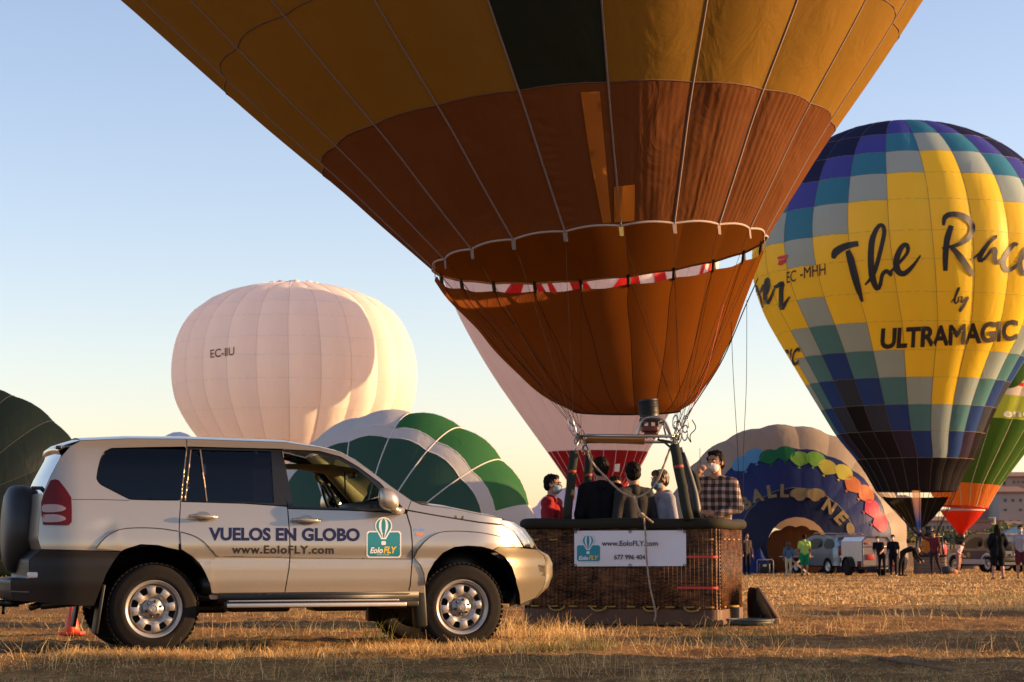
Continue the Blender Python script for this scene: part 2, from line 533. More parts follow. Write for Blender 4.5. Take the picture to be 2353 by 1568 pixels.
# flattened mown straw, the base layer
x, y = wedge(300000, 12.6, 34, 1.05)
bare = np.sin(x * 1.1 + 2.2 * np.sin(y * .6)) * np.sin(y * 1.5 + 1.6 * np.sin(x * .8)) + .5 * np.sin(x * 4.3 + y * 2.1) * np.sin(y * 3.7 - x)
k = RNG.uniform(0, 1, len(x)) < .30 + .7 * sstep(-.45, .25, bare)
x, y = x[k], y[k]
h = RNG.uniform(0.012, 0.05, len(x)) * (0.5 + 1.1 * clump_mask(x, y) * clump_mask(x + 5, y, 2.3) * 2)
blades('dry_grass', x, y, h, RNG.uniform(0.003, 0.007, len(x)), RNG.uniform(0.5, 5.0, len(x)), gm_dry, 'flattened golden straw covering the stubble field')
x, y = wedge(130000, 34, 125, 1.0)
h = RNG.uniform(0.03, 0.10, len(x)) * (0.4 + 1.2 * clump_mask(x, y, 0.5))
blades('field_grass', x, y, h, RNG.uniform(0.012, 0.03, len(x)), RNG.uniform(0.3, 3.0, len(x)), gm_dry, 'short dry grass of the field around the far people')
# long loose straws lying about
x, y = wedge(24000, 12.8, 36, 1.1)
blades('loose_straws', x, y, RNG.uniform(0.02, 0.08, len(x)), np.full(len(x), 0.0045), RNG.uniform(1.5, 7.5, len(x)), gm_dry, 'long pale straws lying loose on the stubble', RNG.uniform(.5, 1, len(x)))
# upright stalks with weeds
x, y = wedge(9000, 12.8, 40, 0.9)
k = clump_mask(x, y, 0.8) > 0.6
blades('straw_stalks', x[k], y[k], RNG.uniform(0.08, 0.26, k.sum()), np.full(k.sum(), 0.004), RNG.uniform(0.1, 1.3, k.sum()), gm_dry, 'thin upright straw stalks sticking out of the field', RNG.uniform(.4, 1, k.sum()))
x, y = wedge(16000, 12.8, 40, 1.0)
k = clump_mask(x + 3, y + 1, 0.6) > 0.62
blades('green_weeds', x[k], y[k], RNG.uniform(0.03, 0.10, k.sum()), np.full(k.sum(), 0.007), RNG.uniform(0.2, 1.2, k.sum()), gm_green, 'small green weeds scattered in the straw')
# taller dry tufts: by the front wheel, by the basket corner, left of the basket
def tuft(cx, cy, n, r, hmin, hmax, m=gm_dry, nm='grass_tuft', label=''):
    a = RNG.uniform(0, 2 * np.pi, n); rr = r * np.sqrt(RNG.uniform(0, 1, n))
    x = cx + rr * np.cos(a) * 1.6; y = cy + rr * np.sin(a)
    return blades(nm, x, y, RNG.uniform(hmin, hmax, n), np.full(n, 0.006), RNG.uniform(0.1, 0.9, n), m, label, RNG.uniform(.3, 1, n))
def gp(px, py):
    d = ray(px, py); t = -CAM_H / d.z
    return Vector((d.x * t, d.y * t, 0))
g = gp(1215, 1470); tuft(g.x, g.y, 420, 0.42, 0.06, 0.30, label='tall dry grass tuft between the front wheel and the basket')
g = gp(1300, 1462); tuft(g.x, g.y, 200, 0.45, 0.05, 0.18, label='dry grass standing before the left foot of the basket')
g = gp(1260, 1500); tuft(g.x, g.y, 300, 0.4, 0.06, 0.2, gm_green, label='green grass tuft in front of the car bumper')
g = gp(868, 1475); tuft(g.x, g.y, 45, 0.1, 0.12, 0.36, gm_green, label='single green weed under the car sill before the front wheel')
g = gp(1715, 1470); tuft(g.x, g.y, 120, 0.3, 0.06, 0.28, gm_green, label='green weed tuft at the right corner of the basket')
g = gp(2265, 1400); tuft(g.x, g.y, 420, 0.8, 0.1, 0.36, label='tall pale grass clump at the right of the field')
g = gp(480, 1490); tuft(g.x, g.y, 240, 0.5, 0.05, 0.22, label='dry grass standing before the rear wheel')
g = gp(2330, 1375); tuft(g.x, g.y, 260, 0.7, 0.1, 0.3, gm_green, label='green grass clump at the right edge of the field')
g = gp(1000, 1500); tuft(g.x, g.y, 240, 0.5, 0.05, 0.18, label='dry grass standing before the front wheel')

# longer grass the wheels have sunk into
x = RNG.uniform(-3.7, .5, 15000); y = 17.25 + (x + 3.1) * .335 + RNG.uniform(-.55, .25, 15000)
k = (np.abs(x + 3.07) < .75) | (np.abs(x + .42) < .8) | (RNG.uniform(0, 1, 15000) < .35)
blades('wheel_grass', x[k], y[k], RNG.uniform(.04, .13, k.sum()), np.full(k.sum(), .0055), RNG.uniform(.2, 1.8, k.sum()), gm_dry, 'matted dry grass the car wheels stand in')
# fallen stick in the foreground
mb = MB()
pts = [gp(2020, 1519), gp(2070, 1532), gp(2120, 1538), gp(2185, 1556)]
mb.tube([(p.x, p.y, G(p.x, p.y) + 0.03) for p in pts], [0.012, 0.016, 0.014, 0.008], 7)
o = mb.build('stick', mat('dead_wood', (0.16, 0.10, 0.06), 0.9)); tag(o, 'long dead stick lying in the straw of the foreground', 'stick')
# ================================================================== balloons
class Env:
    """envelope: a tube of rings (centre, axis, radius) cut in gores; ang 0 faces e1"""
    def __init__(s, st, ngore, phi0=0.0, bulge=0.03, lying=False, sx=1.0, sy=1.0, ground=False, mouth_scallop=0.0, twist=0.0):
        s.tw = twist
        C = np.array([tuple(a[0]) for a in st]); A = np.array([tuple(Vector(a[1]).normalized()) for a in st]); r = np.array([a[2] for a in st], float)
        n = len(st); T = np.linspace(0, 1, n)
        D = 40 * (n - 1) + 1; td = np.linspace(0, 1, D)
        def cr(a):
            out = []
            for t in td:
                u = t * (n - 1); i = min(int(u), n - 2); f = u - i
                p0 = a[max(i - 1, 0)] if i > 0 else 2 * a[0] - a[1]
                p3 = a[min(i + 2, n - 1)] if i < n - 2 else (2 * a[n - 1] - a[n - 2])
                p1, p2 = a[i], a[i + 1]
                out.append(0.5 * (2 * p1 + (p2 - p0) * f + (2 * p0 - 5 * p1 + 4 * p2 - p3) * f * f + (3 * p1 - p0 - 3 * p2 + p3) * f ** 3))
            return np.array(out)
        s.td = td; s.C = cr(C); s.A = cr(A); s.r = np.maximum(cr(r), 0.0)
        s.n = ngore; s.phi0 = phi0; s.b = bulge; s.lying = lying; s.sx = sx; s.sy = sy; s.ground = ground
        s.rmax = r.max(); s.ms = mouth_scallop; s.ns = n
    def frame(s, t):
        c = np.array([np.interp(t, s.td, s.C[:, k]) for k in range(3)]); a = Vector([np.interp(t, s.td, s.A[:, k]) for k in range(3)]).normalized()
        r = float(np.interp(t, s.td, s.r))
        if s.lying:
            e2 = Vector((0, 0, 1)).cross(a).normalized() if a.y > 0 else a.cross(Vector((0, 0, 1))).normalized()
            if e2.x < 0: e2 = -e2
            e1 = e2.cross(a).normalized()
            if e1.z < 0: e1 = -e1
        else:
            e2 = Vector((0, 1, 0)).cross(a).normalized()
            if e2.x < 0: e2 = -e2
            e1 = e2.cross(a).normalized()
            if e1.y > 0: e1 = -e1
        return Vector(c), a, e1, e2, r
    def pt(s, t, g, off=0.0):
        key = round(t, 6)
        if not hasattr(s, 'fc'): s.fc = {}
        if key not in s.fc: s.fc[key] = s.frame(t)
        c, a, e1, e2, r = s.fc[key]
        fr = g - math.floor(g + 1e-9)
        ph = s.phi0 + g * 2 * math.pi / s.n + s.tw * (0.45 - t)
        rr = r * (1 + s.b * (math.sin(math.pi * min(max(fr, 0), 1)) - 0.35) * min(1.0, 0.35 + r / s.rmax)) + off
        p = c + e1 * (rr * math.cos(ph) * s.sy) + e2 * (rr * math.sin(ph) * s.sx)
        if s.ms and t < 0.12: p = p + a * (s.ms * math.sin(math.pi * fr) * (1 - t / 0.12))
        if s.ground:
            gzz = G(p.x, p.y) + 0.03
            if p.z < gzz: p.z = gzz
        return p
    def t_of_y(s, y, g=None):
        """t whose camera-facing point shows at picture height y"""
        ys = []
        ts = np.linspace(0, 1, 240)
        for t in ts:
            c, a, e1, e2, r = s.frame(t)
            p = c + e1 * r * s.sy
            ys.append(HOR_px(p)[1])
        ys = np.array(ys)
        k = np.argmin(np.abs(ys - y)); return float(ts[k])
    def t_of_cy(s, y):
        ys = np.array([HOR_px(Vector(c))[1] for c in s.C]); return float(s.td[np.argmin(np.abs(ys - y))])
CAMR = cam.rotation_euler.to_matrix()
def HOR_px(p):
    q = CAMR.transposed() @ (Vector(p) - CAMP)
    return (CX + FPX * q.x / -q.z, CY - FPX * q.y / -q.z)

def envelope(root, env, bands, color, ms=5, ns=5, seam=None, seam_r=0.02, hseam=None, hidden=None, panel='fabric_panel', rear='rear_fabric', visible=None, fold=None):
    """bands: list of t limits; color(i, j) -> material"""
    objs = []
    rv, rf, rm, mats = [], [], [], []
    hv = []
    for j in range(len(bands) - 1):
        t0, t1 = bands[j], bands[j + 1]
        mj = max(2, int(math.ceil(ms * abs(t1 - t0) * (env.ns - 1)))) if ms < 0 else ms
        for i in range(env.n):
            m = color(i, j)
            if m is None: continue
            if fold and j == 0 and i in (18, 19): mj = 110
            nn = 20 if (fold and j == 0 and i in (18, 19)) else 48 if (fold and j == 0 and i < 4) else ns
            V = [env.pt(t0 + (t1 - t0) * a / mj, i + min(b / nn, 1 - 1e-7), fold(i, j, t0 + (t1 - t0) * a / mj, b / nn) if fold else 0.0) for a in range(mj + 1) for b in range(nn + 1)]
            F = [(a * (nn + 1) + b, a * (nn + 1) + b + 1, (a + 1) * (nn + 1) + b + 1, (a + 1) * (nn + 1) + b) for a in range(mj) for b in range(nn)]
            cp = V[len(V) // 2]
            nrm = (V[nn] - V[0]).cross(V[-1] - V[0]); 
            c0 = env.frame((t0 + t1) / 2)[0]
            if nrm.dot(cp - c0) < 0: nrm = -nrm
            pr = [HOR_px(V[k]) for k in (0, nn, len(V) - 1, len(V) - 1 - nn, len(V) // 2)]
            inframe = any(-20 < q[0] < 2373 and -20 < q[1] < 1588 for q in pr)
            vis = inframe and nrm.dot(CAMP - cp) > 0
            if visible: vis = visible(i, j, vis, inframe)
            if vis:
                o = add(panel, V, F, m, root); objs.append(o)
            else:
                b = len(rv); rv += V; rf += [tuple(q + b for q in f) for f in F]
                if m not in mats: mats.append(m)
                rm += [mats.index(m)] * len(F)
    if rf:
        o = add(rear, rv, rf, mats, root, fm=rm); o['kind'] = 'stuff'; objs.append(o)
    if seam:
        for i in range(env.n):
            L = [env.pt(bands[0] + (bands[-1] - bands[0]) * k / 40, i, 0.004) for k in range(41)]
            if not any(-20 < HOR_px(q)[0] < 2373 and -20 < HOR_px(q)[1] < 1588 for q in L): continue
            nmid = L[14]; c0 = env.frame(bands[0] + (bands[-1] - bands[0]) * .35)[0]
            if (nmid - c0).dot(CAMP - nmid) < -0.3 * (nmid - c0).length * (CAMP - nmid).length: continue
            MB().tube(L, seam_r, 5, cap=False).build('seam_tape', seam, root)
    if hseam:
        for t in (bands[1:-1] if hidden is None else hidden):
            L = [env.pt(t, k / 4.0 if k % 4 else k / 4.0, 0.003) for k in range(env.n * 4)]
            MB().tube(L, seam_r * 0.7, 4, cap=False, closed=True).build('cross_seam', hseam, root)
    return objs
def upright(Y, rows, tilt=(0, 0)):
    """rows: (y, x_left, x_right) silhouette in the picture -> rings, from the mouth up"""
    out = []
    for y, l, r in rows:
        c = P((l + r) / 2, y, Y)
        c.x += 0; c.y = Y + tilt[1] * (c.z - 2)
        out.append((c, (tilt[0], tilt[1], 1), (r - l) / 2 * Y / FPX))
    return out

SEAM_L = mat('webbing', (0.20, 0.14, 0.12), 0.8)
SEAM_D = mat('seam_thread', (0.12, 0.10, 0.09), 0.8)
SEAM_G = mat('grey_seam', (0.68, 0.62, 0.58), 0.8)
INK = mat('black_print', (0.02, 0.018, 0.018), 0.6)

# ------------------------------------------------------------------ the near balloon
YB = 25.2
near = thing('hot_air_balloon', 'large yellow and orange balloon filling the top of the photo, standing on its wicker basket', 'hot air balloon', (2.0, 24.3, G(2.0, 24.3)))
rows = [(1377, 588, 386), (1354, 480, 478), (1332, 375, 569), (1295, 196, 737), (1240, -85, 990), (1200, -330, 1230), (1150, -700, 1480), (1110, -1150, 1640), (1090, -1600, 1590), (1080, -2050, 1290), (1075, -2350, 820), (1075, -2440, 60)]
st = []
for k, (cx, cy, r) in enumerate(rows):
    c = P(cx, cy, YB); c.y = YB + 0.05 * (c.z - 4.2)
    w = max(0, 1 - k / 7)
    st.append((c, (-0.088 * (0.4 + 0.6 * w), 0.05 - 0.03 * max(0, 1 - k / 2), 1), r * YB / FPX))
near_env = Env(st, 20, R(4.6), 0.028, mouth_scallop=0.022)
def pleat(i, j, t, fr):
    if j == 0 and i in (19, 18): return (0.011 if i == 19 else .004) * math.exp(-fr / .14) * math.sin(t * 420 + fr * 9 + 2 * math.sin(t * 60)) * min(1, fr * 12)
    if j != 0 or i not in (0, 1, 2, 3): return 0.0
    return (0.004, 0.007, 0.012, 0.013)[i] * (0.5 + 0.5 * math.sin(fr * 61 + 1.3 * math.sin(fr * 9 + i))) * math.sin(math.pi * min(1, fr * 1.0)) ** .4 * min(1, t / .02)
f_red = fabric('brown_red_nylon', (0.125, 0.044, 0.014), 0.20, (0.30, 0.10, 0.016), 0.12, 0.5)
f_yel = fabric('golden_nylon', (0.205, 0.112, 0.017), 0.22, (0.44, 0.245, 0.024), 0.06, 0.3)
f_blk = fabric('black_nylon', (0.012, 0.018, 0.012), 0.05, (0.02, 0.03, 0.02), 0.1, 0.4)
f_org = fabric('bright_orange_nylon', (0.55, 0.19, 0.03), 0.5, (0.9, 0.35, 0.03), 0.08, 0.3)
tL1 = near_env.t_of_cy(352); tL2 = near_env.t_of_cy(150); tL3 = near_env.t_of_cy(-120); 
bands = [0, tL1, tL2, tL3, 0.55, 0.7, 0.85, 0.995]
def ncol(i, j):
    if j == 0: return f_red
    if i == 19 and j >= 1: return f_blk
    return f_yel
objs_near = envelope(near, near_env, bands, ncol, ms=8, ns=8, fold=pleat, seam=SEAM_L, seam_r=0.014, hseam=mat('brown_thread', (0.10, 0.04, 0.02), 0.8), hidden=[tL1, tL2, tL3],
                     visible=lambda i, j, v, f: (v and j < 4) or (j == 0))
bvh_near = bvh_of([o for o in objs_near if o.name.startswith('fabric_panel')])
pj = proj_bvh(bvh_near, 0.012)
def D1(x, y): return (941.2 + .44 * (x - 0) * 1.0, y * .44)      # zoom of the upper envelope
def Z1(x, y): return ((1000 + x / 2.139) * .9412, (y / 2.139) * .9412)
lay('orange_patch', loops_to_ve([[Z1(893, 480), Z1(992, 476), Z1(1052, 1160), Z1(1008, 1163), Z1(945, 840), Z1(915, 640)]]), pj, f_org, near, 14)  # brighter, more translucent orange patches laid over the brown red band
lay('orange_patch', loops_to_ve([[Z1(1066, 975), Z1(1176, 962), Z1(1172, 1152), Z1(1068, 1160)]]), pj, f_org, near, 14)
# mouth tape, hanging tabs
L = [near_env.pt(0.0, k / 8.0, 0.0) for k in range(160)]
MB().tube(L, 0.015, 6, closed=True).build('mouth_tape', mat('mouth_webbing', (.34, .26, .23), .8), near)
for i in range(20):
    p = near_env.pt(0.0, i); a = near_env.frame(0)[1]
    w = 0.028
    mb = MB(); q = Vector((0, 0, 1)).cross(p - near_env.frame(0)[0]).normalized()
    n_ = (p - near_env.frame(0)[0]).normalized() * 0.004
    b0 = p + a * 0.03; b1 = p - a * 0.12
    V = [b0 - q * w - n_, b0 + q * w - n_, b1 + q * w * .8 - n_, b1 - q * w * .8 - n_, b0 - q * w + n_, b0 + q * w + n_, b1 + q * w * .8 + n_, b1 - q * w * .8 + n_]
    mb.raw(V, [(0, 1, 2, 3), (7, 6, 5, 4), (0, 4, 5, 1), (1, 5, 6, 2), (2, 6, 7, 3), (3, 7, 4, 0)])
    mb.build('hanging_tab', SEAM_L if i else mat('yellow_tab', (0.6, 0.42, 0.1), .8), near, smooth=False)
# scoop: the far half of a funnel under the mouth
sr = [(1378, 607, 381), (1380, 660, 354), (1396, 735, 305), (1404, 791, 273), (1414, 850, 232), (1421, 885, 202), (1431, 920, 166), (1440, 945, 122)]
scs = []
for k, (cx, cy, r) in enumerate(sr):
    w = max(0, 1 - k / 4)
    scs.append((P(cx, cy, YB), (-0.088 * w, 0.02 * w, 1), r * YB / FPX))
scoop_env = Env(scs, 20, R(4.6), 0.018)
f_sc = fabric('scoop_cloth', (0.13, 0.034, 0.007), 0.25, (0.33, 0.10, 0.012), 0.16, 0.55)
for i in range(5, 15):
    g0, g1 = i, i + 1
    if i == 5: g0 = 4.75
    V, F = [], []
    mj, nj = 26, 6
    for a in range(mj + 1):
        t = a / mj
        for b in range(nj + 1):
            g = g0 + (g1 - g0) * min(b / nj, 0.99999)
            p = scoop_env.pt(t, g)
            fr = (g - math.floor(g))
            if t < 0.1: p.z -= 0.018 * math.sin(math.pi * fr) ** 2 * (1 - t / 0.1)     # scalloped upper edge: the gap
            p.x += 0.008 * math.sin(t * 23) * t
            V.append(p)
    F = [(a * (nj + 1) + b, a * (nj + 1) + b + 1, (a + 1) * (nj + 1) + b + 1, (a + 1) * (nj + 1) + b) for a in range(mj) for b in range(nj)]
    add('scoop_panel', V, F, f_sc, near)
    # connector across the gap
    a0 = near_env.pt(0, i); a1 = scoop_env.pt(0, i)
    MB().tube([a0 + Vector((0, 0, .03)), (a0 + a1) / 2 + Vector((0, 0, -.01)), a1 - Vector((0, 0, .04))], [0.022, 0.028, 0.022], 6).build('scoop_tie', mat('dark_webbing', (0.03, 0.02, 0.015), .8), near)
dkt = mat('dark_seam', (0.05, 0.025, 0.012), .95, spec=.05)
for i in range(6, 15):
    MB().tube([scoop_env.pt(k / 20, i, -0.006) for k in range(21)], 0.004, 4).build('scoop_seam', dkt, near)
MB().tube([scoop_env.pt(1, 4.75 + 10.25 * k / 60) for k in range(61)], 0.012, 5).build('scoop_hem', dkt, near)

# ---------------- basket
BB = R(17)
bw, bd, bh = 2.32, 1.50, 1.17
fr_ = Vector(((1648 - CX) / FPX * 23.4, 23.4, 0)); ex = Vector((math.cos(BB), -math.sin(BB), 0)); ey = Vector((math.sin(BB), math.cos(BB), 0))
bc = fr_ - ex * (bw / 2) + ey * (bd / 2)
bz = G(bc.x, bc.y) + 0.02
def Bk(u, v, z):                      # basket space -> world
    return bc + ex * u + ey * v + Vector((0, 0, bz + z))
def rrect(w, d, r, n=10):
    """rounded rectangle outline with arc length parameter, counter-clockwise from front-left"""
    pts = []
    for (cx, cy, a0) in ((w / 2 - r, -d / 2 + r, -90), (w / 2 - r, d / 2 - r, 0), (-w / 2 + r, d / 2 - r, 90), (-w / 2 + r, -d / 2 + r, 180)):
        for k in range(n + 1):
            a = R(a0 + 90 * k / n); pts.append((cx + r * math.cos(a), cy + r * math.sin(a)))
    return np.array(pts)
def even(pts, N):
    q = np.vstack([pts, pts[:1]]); d = np.r_[0, np.cumsum(np.linalg.norm(np.diff(q, axis=0), axis=1))]
    t = np.linspace(0, d[-1], N, endpoint=False)
    return np.stack([np.interp(t, d, q[:, 0]), np.interp(t, d, q[:, 1])], 1)
def wicker(name, w, d, r, z0, z1, m, parent, pos, pitch=0.048, row=0.021, amp=0.0065, out=True):
    per = 2 * (w + d) - 8 * r + 2 * math.pi * r
    nst = int(per / pitch) // 2 * 2
    N = nst * 4; L = even(rrect(w, d, r), N)
    nx = np.roll(L, -1, 0) - np.roll(L, 1, 0); nx /= np.linalg.norm(nx, axis=1, keepdims=True); nm = np.stack([nx[:, 1], -nx[:, 0]], 1)
    nr = int((z1 - z0) / row); Hn = nr * 3 + 1
    u = np.arange(N) / 4.0
    V = []
    for k in range(Hn):
        rr = k // 3; f = (k % 3) / 3
        z = z0 + (z1 - z0) * k / (Hn - 1)
        hump = math.sin(math.pi * (f + 0.16))
        s_ = np.cos(np.pi * u + (math.pi if rr % 2 else 0))
        o = amp * s_ * hump + amp * 0.5 * np.maximum(0, np.cos(2 * np.pi * u)) ** 4 + 0.0025 * np.sin(u * 0.37 + z * 9)
        q = L + nm * o[:, None]
        V += [pos(a, b, z) for a, b in q]
    F = [(k * N + i, k * N + (i + 1) % N, (k + 1) * N + (i + 1) % N, (k + 1) * N + i) for k in range(Hn - 1) for i in range(N)]
    o = add(name, V, F, m, parent, smooth=True)
    return o, L, nm
def wick_mat():
    m, t, b = _base('wicker')
    b.inputs['Roughness'].default_value = 0.5; b.inputs['Specular IOR Level'].default_value = 0.25
    tc = t.nodes.new('ShaderNodeTexCoord')
    n = t.nodes.new('ShaderNodeTexNoise'); n.inputs['Scale'].default_value = 9; n.inputs['Detail'].default_value = 7
    mp = t.nodes.new('ShaderNodeMapping'); mp.inputs['Scale'].default_value = (6, 6, 60)
    n2 = t.nodes.new('ShaderNodeTexNoise'); n2.inputs['Scale'].default_value = 1.0; n2.inputs['Detail'].default_value = 3
    t.links.new(tc.outputs['Object'], n.inputs[0]); t.links.new(tc.outputs['Object'], mp.inputs[0]); t.links.new(mp.outputs[0], n2.inputs[0])
    ad = t.nodes.new('ShaderNodeMath'); ad.operation = 'MULTIPLY'; t.links.new(n.outputs['Fac'], ad.inputs[0]); t.links.new(n2.outputs['Fac'], ad.inputs[1])
    r = t.nodes.new('ShaderNodeValToRGB'); e = r.color_ramp.elements
    e[0].position = 0.12; e[0].color = (0.012, 0.005, 0.002, 1); e[1].position = 0.42; e[1].color = (0.24, 0.10, 0.038, 1)
    t.links.new(ad.outputs[0], r.inputs[0]); t.links.new(r.outputs[0], b.inputs['Base Color'])
    return m
WK = wick_mat()
leather = mat('dark_suede', (0.024, 0.022, 0.016), 0.85, bump=0.6, spec=.15)
bwall, bl, bn = wicker('basket_wall', bw, bd, 0.13, 0.05, bh - 0.08, WK, near, Bk)
# vertical stakes standing proud of the weave
stk = even(rrect(bw + 0.014, bd + 0.014, 0.135), 148)
mb = MB()
for a, b in stk: mb.tube([Bk(a, b, 0.05), Bk(a, b, bh - 0.08)], 0.0085, 5)
o = mb.build('basket_stakes', WK, near)
# inner lining, floor, skids
L2 = rrect(bw - .05, bd - .05, 0.11, 6); n2 = len(L2)
mb = MB(); mb.raw([Bk(a, b, .06) for a, b in L2] + [Bk(a, b, bh - .08) for a, b in L2], [(i, (i + 1) % n2, (i + 1) % n2 + n2, i + n2) for i in range(n2)])
mb.build('basket_lining', mat('brown_canvas', (0.09, 0.055, 0.03), .8), near)
mb = MB(); mb.raw([Bk(a, b, .05) for a, b in L2] + [Bk(a, b, .08) for a, b in L2], [tuple(range(n2))[::-1], tuple(range(n2, 2 * n2))] + [(i, (i + 1) % n2, (i + 1) % n2 + n2, i + n2) for i in range(n2)])
mb.build('basket_floor', mat('floor_board', (0.14, 0.08, 0.04), .7), near)
for v in (-.5, 0, .5):
    mb = MB(); Rb = Matrix.Rotation(-BB, 3, 'Z'); mb.box(Bk(0, v, 0.025), (bw - .1, .07, .05), Rb, bev=.008); mb.build('skid', mat('skid_wood', (0.12, 0.07, 0.035), .7), near)
# padded rim and leather foot
Lr = even(rrect(bw + .03, bd + .03, 0.16, 8), 90)
mb = MB(); mb.tube([Bk(a, b, bh - .02) + Vector((0, 0, 0.006 * math.sin(i * 0.5))) for i, (a, b) in enumerate(Lr)], 0.062, 12, closed=True)
rim = mb.build('basket_rim', leather, near)
Lf = even(rrect(bw + .035, bd + .035, 0.15, 8), 120)
mb = MB(); nf = len(Lf)
mb.raw([Bk(a, b, z) for z in (0.0, 0.09, 0.17) for a, b in Lf], [(k * nf + i, k * nf + (i + 1) % nf, (k + 1) * nf + (i + 1) % nf, (k + 1) * nf + i) for k in range(2) for i in range(nf)])
mb.build('leather_foot', mat('brown_leather', (0.10, 0.045, 0.02), 0.6, bump=0.2), near)
# yellow rope stitches, red stitched bars and carrying loops
rope_y = mat('yellow_rope', (0.32, 0.20, 0.05), 0.8, spec=.2); tape_r = mat('red_tape', (0.55, 0.05, 0.03), 0.6)
for k, u in enumerate(np.arange(-bw / 2 + .1, bw / 2 - .1, 0.115)):
    if k % 2 == 0 and not (-0.68 < u < 0.80): MB().tube([Bk(u, -bd / 2 - .018, bh - .2), Bk(u + .05, -bd / 2 - .03, bh - .205), Bk(u + .10, -bd / 2 - .018, bh - .2)], .011, 6).build('rope_stitch', rope_y, near)
    if k % 2 == 0: MB().tube([Bk(u, -bd / 2 - .018, .20), Bk(u + .05, -bd / 2 - .03, .198), Bk(u + .10, -bd / 2 - .018, .20)], .011, 6).build('rope_stitch', rope_y, near)
for v in (-.55, -.3, .0, .3):
    for z in (bh - .2, .20): MB().tube([Bk(bw / 2 + .018, v, z), Bk(bw / 2 + .03, v + .05, z), Bk(bw / 2 + .018, v + .1, z)], .011, 6).build('rope_stitch', rope_y, near)
for u in (-.74, -.24, .38, .86):
    MB().tube([Bk(u + .09 * math.cos(a), -bd / 2 - .03 - .035 * abs(math.sin(a)), .205 + .055 * math.sin(a)) for a in np.linspace(math.pi, 2 * math.pi, 9)], .012, 6).build('carrying_loop', rope_y, near)
MB().tube([Bk(bw / 2 + .02, -.35, .2), Bk(bw / 2 + .10, -.30, .2), Bk(bw / 2 + .12, -.2, .2), Bk(bw / 2 + .02, -.12, .2)], .014, 6).build('carrying_loop', rope_y, near)
for z in (.77, .42):
    mb = MB(); L3 = [(u_, -bd / 2 - .022) for u_ in np.linspace(bw / 2 - .48, bw / 2 - .13, 6)] + [(bw / 2 - .13 + .152 * math.sin(a), -bd / 2 + .13 - .152 * math.cos(a)) for a in np.linspace(.2, .9, 5)]
    V = [Bk(a, b, z + dz) for dz in (-.014, .014) for a, b in L3]; n = len(L3)
    mb.raw(V, [(i, i + 1, n + i + 1, n + i) for i in range(n - 1)]); mb.build('red_stripe', tape_r, near)

# ---------------- uprights, frame, burner
steel = mat('steel_tube', (0.42, 0.40, 0.38), 0.28, metal=0.9)
dsteel = mat('dark_steel', (0.05, 0.045, 0.04), 0.4, metal=0.6)
sleeve = mat('grey_green_sleeve', (0.026, 0.029, 0.023), 0.85, spec=.15)
fz = 2.17
def upr(pa, Ya, pb, Yb_, r, tape=True):
    a = P(*pa, Ya); b = P(*pb, Yb_)
    n = 7
    mb = MB(); mb.tube([a + (b - a) * k / n + Vector((0.004 * math.sin(k * 2), 0, 0)) for k in range(n + 1)], r, 12); mb.build('upright_sleeve', sleeve, near)
    if tape:
        q = a + (b - a) * .28; q2 = a + (b - a) * .32
        MB().tube([q, q2], r * 1.04, 12).build('sleeve_band', mat('dull_red_band', (0.30, 0.045, 0.03), .7), near)
    return a, b
upr((1319, 1036), 23.9, (1303, 1194), 23.95, 0.052); upr((1353, 1047), 25.0, (1347, 1194), 25.1, 0.05)
upr((1549, 1022), 23.5, (1582, 1194), 23.42, 0.058); upr((1558, 1030), 24.8, (1603, 1194), 24.8, 0.05, False)
fl, frt, bl_, br_ = P(1335, 1001, 23.85), P(1546, 1003, 23.35), P(1345, 1016, 25.05), P(1552, 1016, 24.6)
for a, b in ((fl, frt), (bl_, br_), (fl, bl_), (frt, br_)):
    MB().tube([a, b], 0.019, 10).build('frame_tube', steel, near)
for a, b in (((1319, 1036), fl), ((1549, 1022), frt)):
    MB().tube([P(*a, 23.7), b], 0.012, 8).build('upright_rod', steel, near)
MB().tube([bl_, P(1353, 1047, 25.0)], 0.012, 8).build('upright_rod', steel, near)
mb = MB(); c = (fl + bl_) / 2
for k in range(1):
    a = P(1350, 1007, 24.2); b = P(1482, 1010, 24.2)
    mb.raw([a, b, b + Vector((.05, .9, -.02)), a + Vector((.0, .9, 0)), a + Vector((0, 0, .02)), b + Vector((0, 0, .02)), b + Vector((.05, .9, 0)), a + Vector((0, .9, .02))], [(0, 1, 2, 3), (7, 6, 5, 4), (0, 4, 5, 1), (1, 5, 6, 2), (2, 6, 7, 3), (3, 7, 4, 0)])
mb.build('frame_pad', mat('tan_leather', (0.50, 0.27, 0.09), .5), near, smooth=False)
def blob_knot(px, py, Y, n, sx, sz, nm='shackle_cluster'):
    """carabiners and shackles bunched at a corner"""
    for k in range(n):
        c = P(px, py, Y) + Vector((random.uniform(-sx, sx), random.uniform(-.05, .05), random.uniform(-sz, sz)))
        A = Matrix.Rotation(random.uniform(0, 3), 3, 'Z') @ Matrix.Rotation(random.uniform(-.6, .6), 3, 'Y')
        L = [c + A @ Vector((0.026 * math.cos(a), 0, 0.06 * math.sin(a))) for a in np.linspace(0, 2 * math.pi, 12, endpoint=False)]
        MB().tube(L, 0.006, 5, closed=True).build('carabiner', dsteel if k % 3 else steel, near)
blob_knot(1332, 1008, 23.85, 5, .04, .06); blob_knot(1345, 1035, 24.4, 3, .04, .06); blob_knot(1553, 1006, 23.4, 6, .04, .07); blob_knot(1563, 985, 23.5, 3, .04, .09)
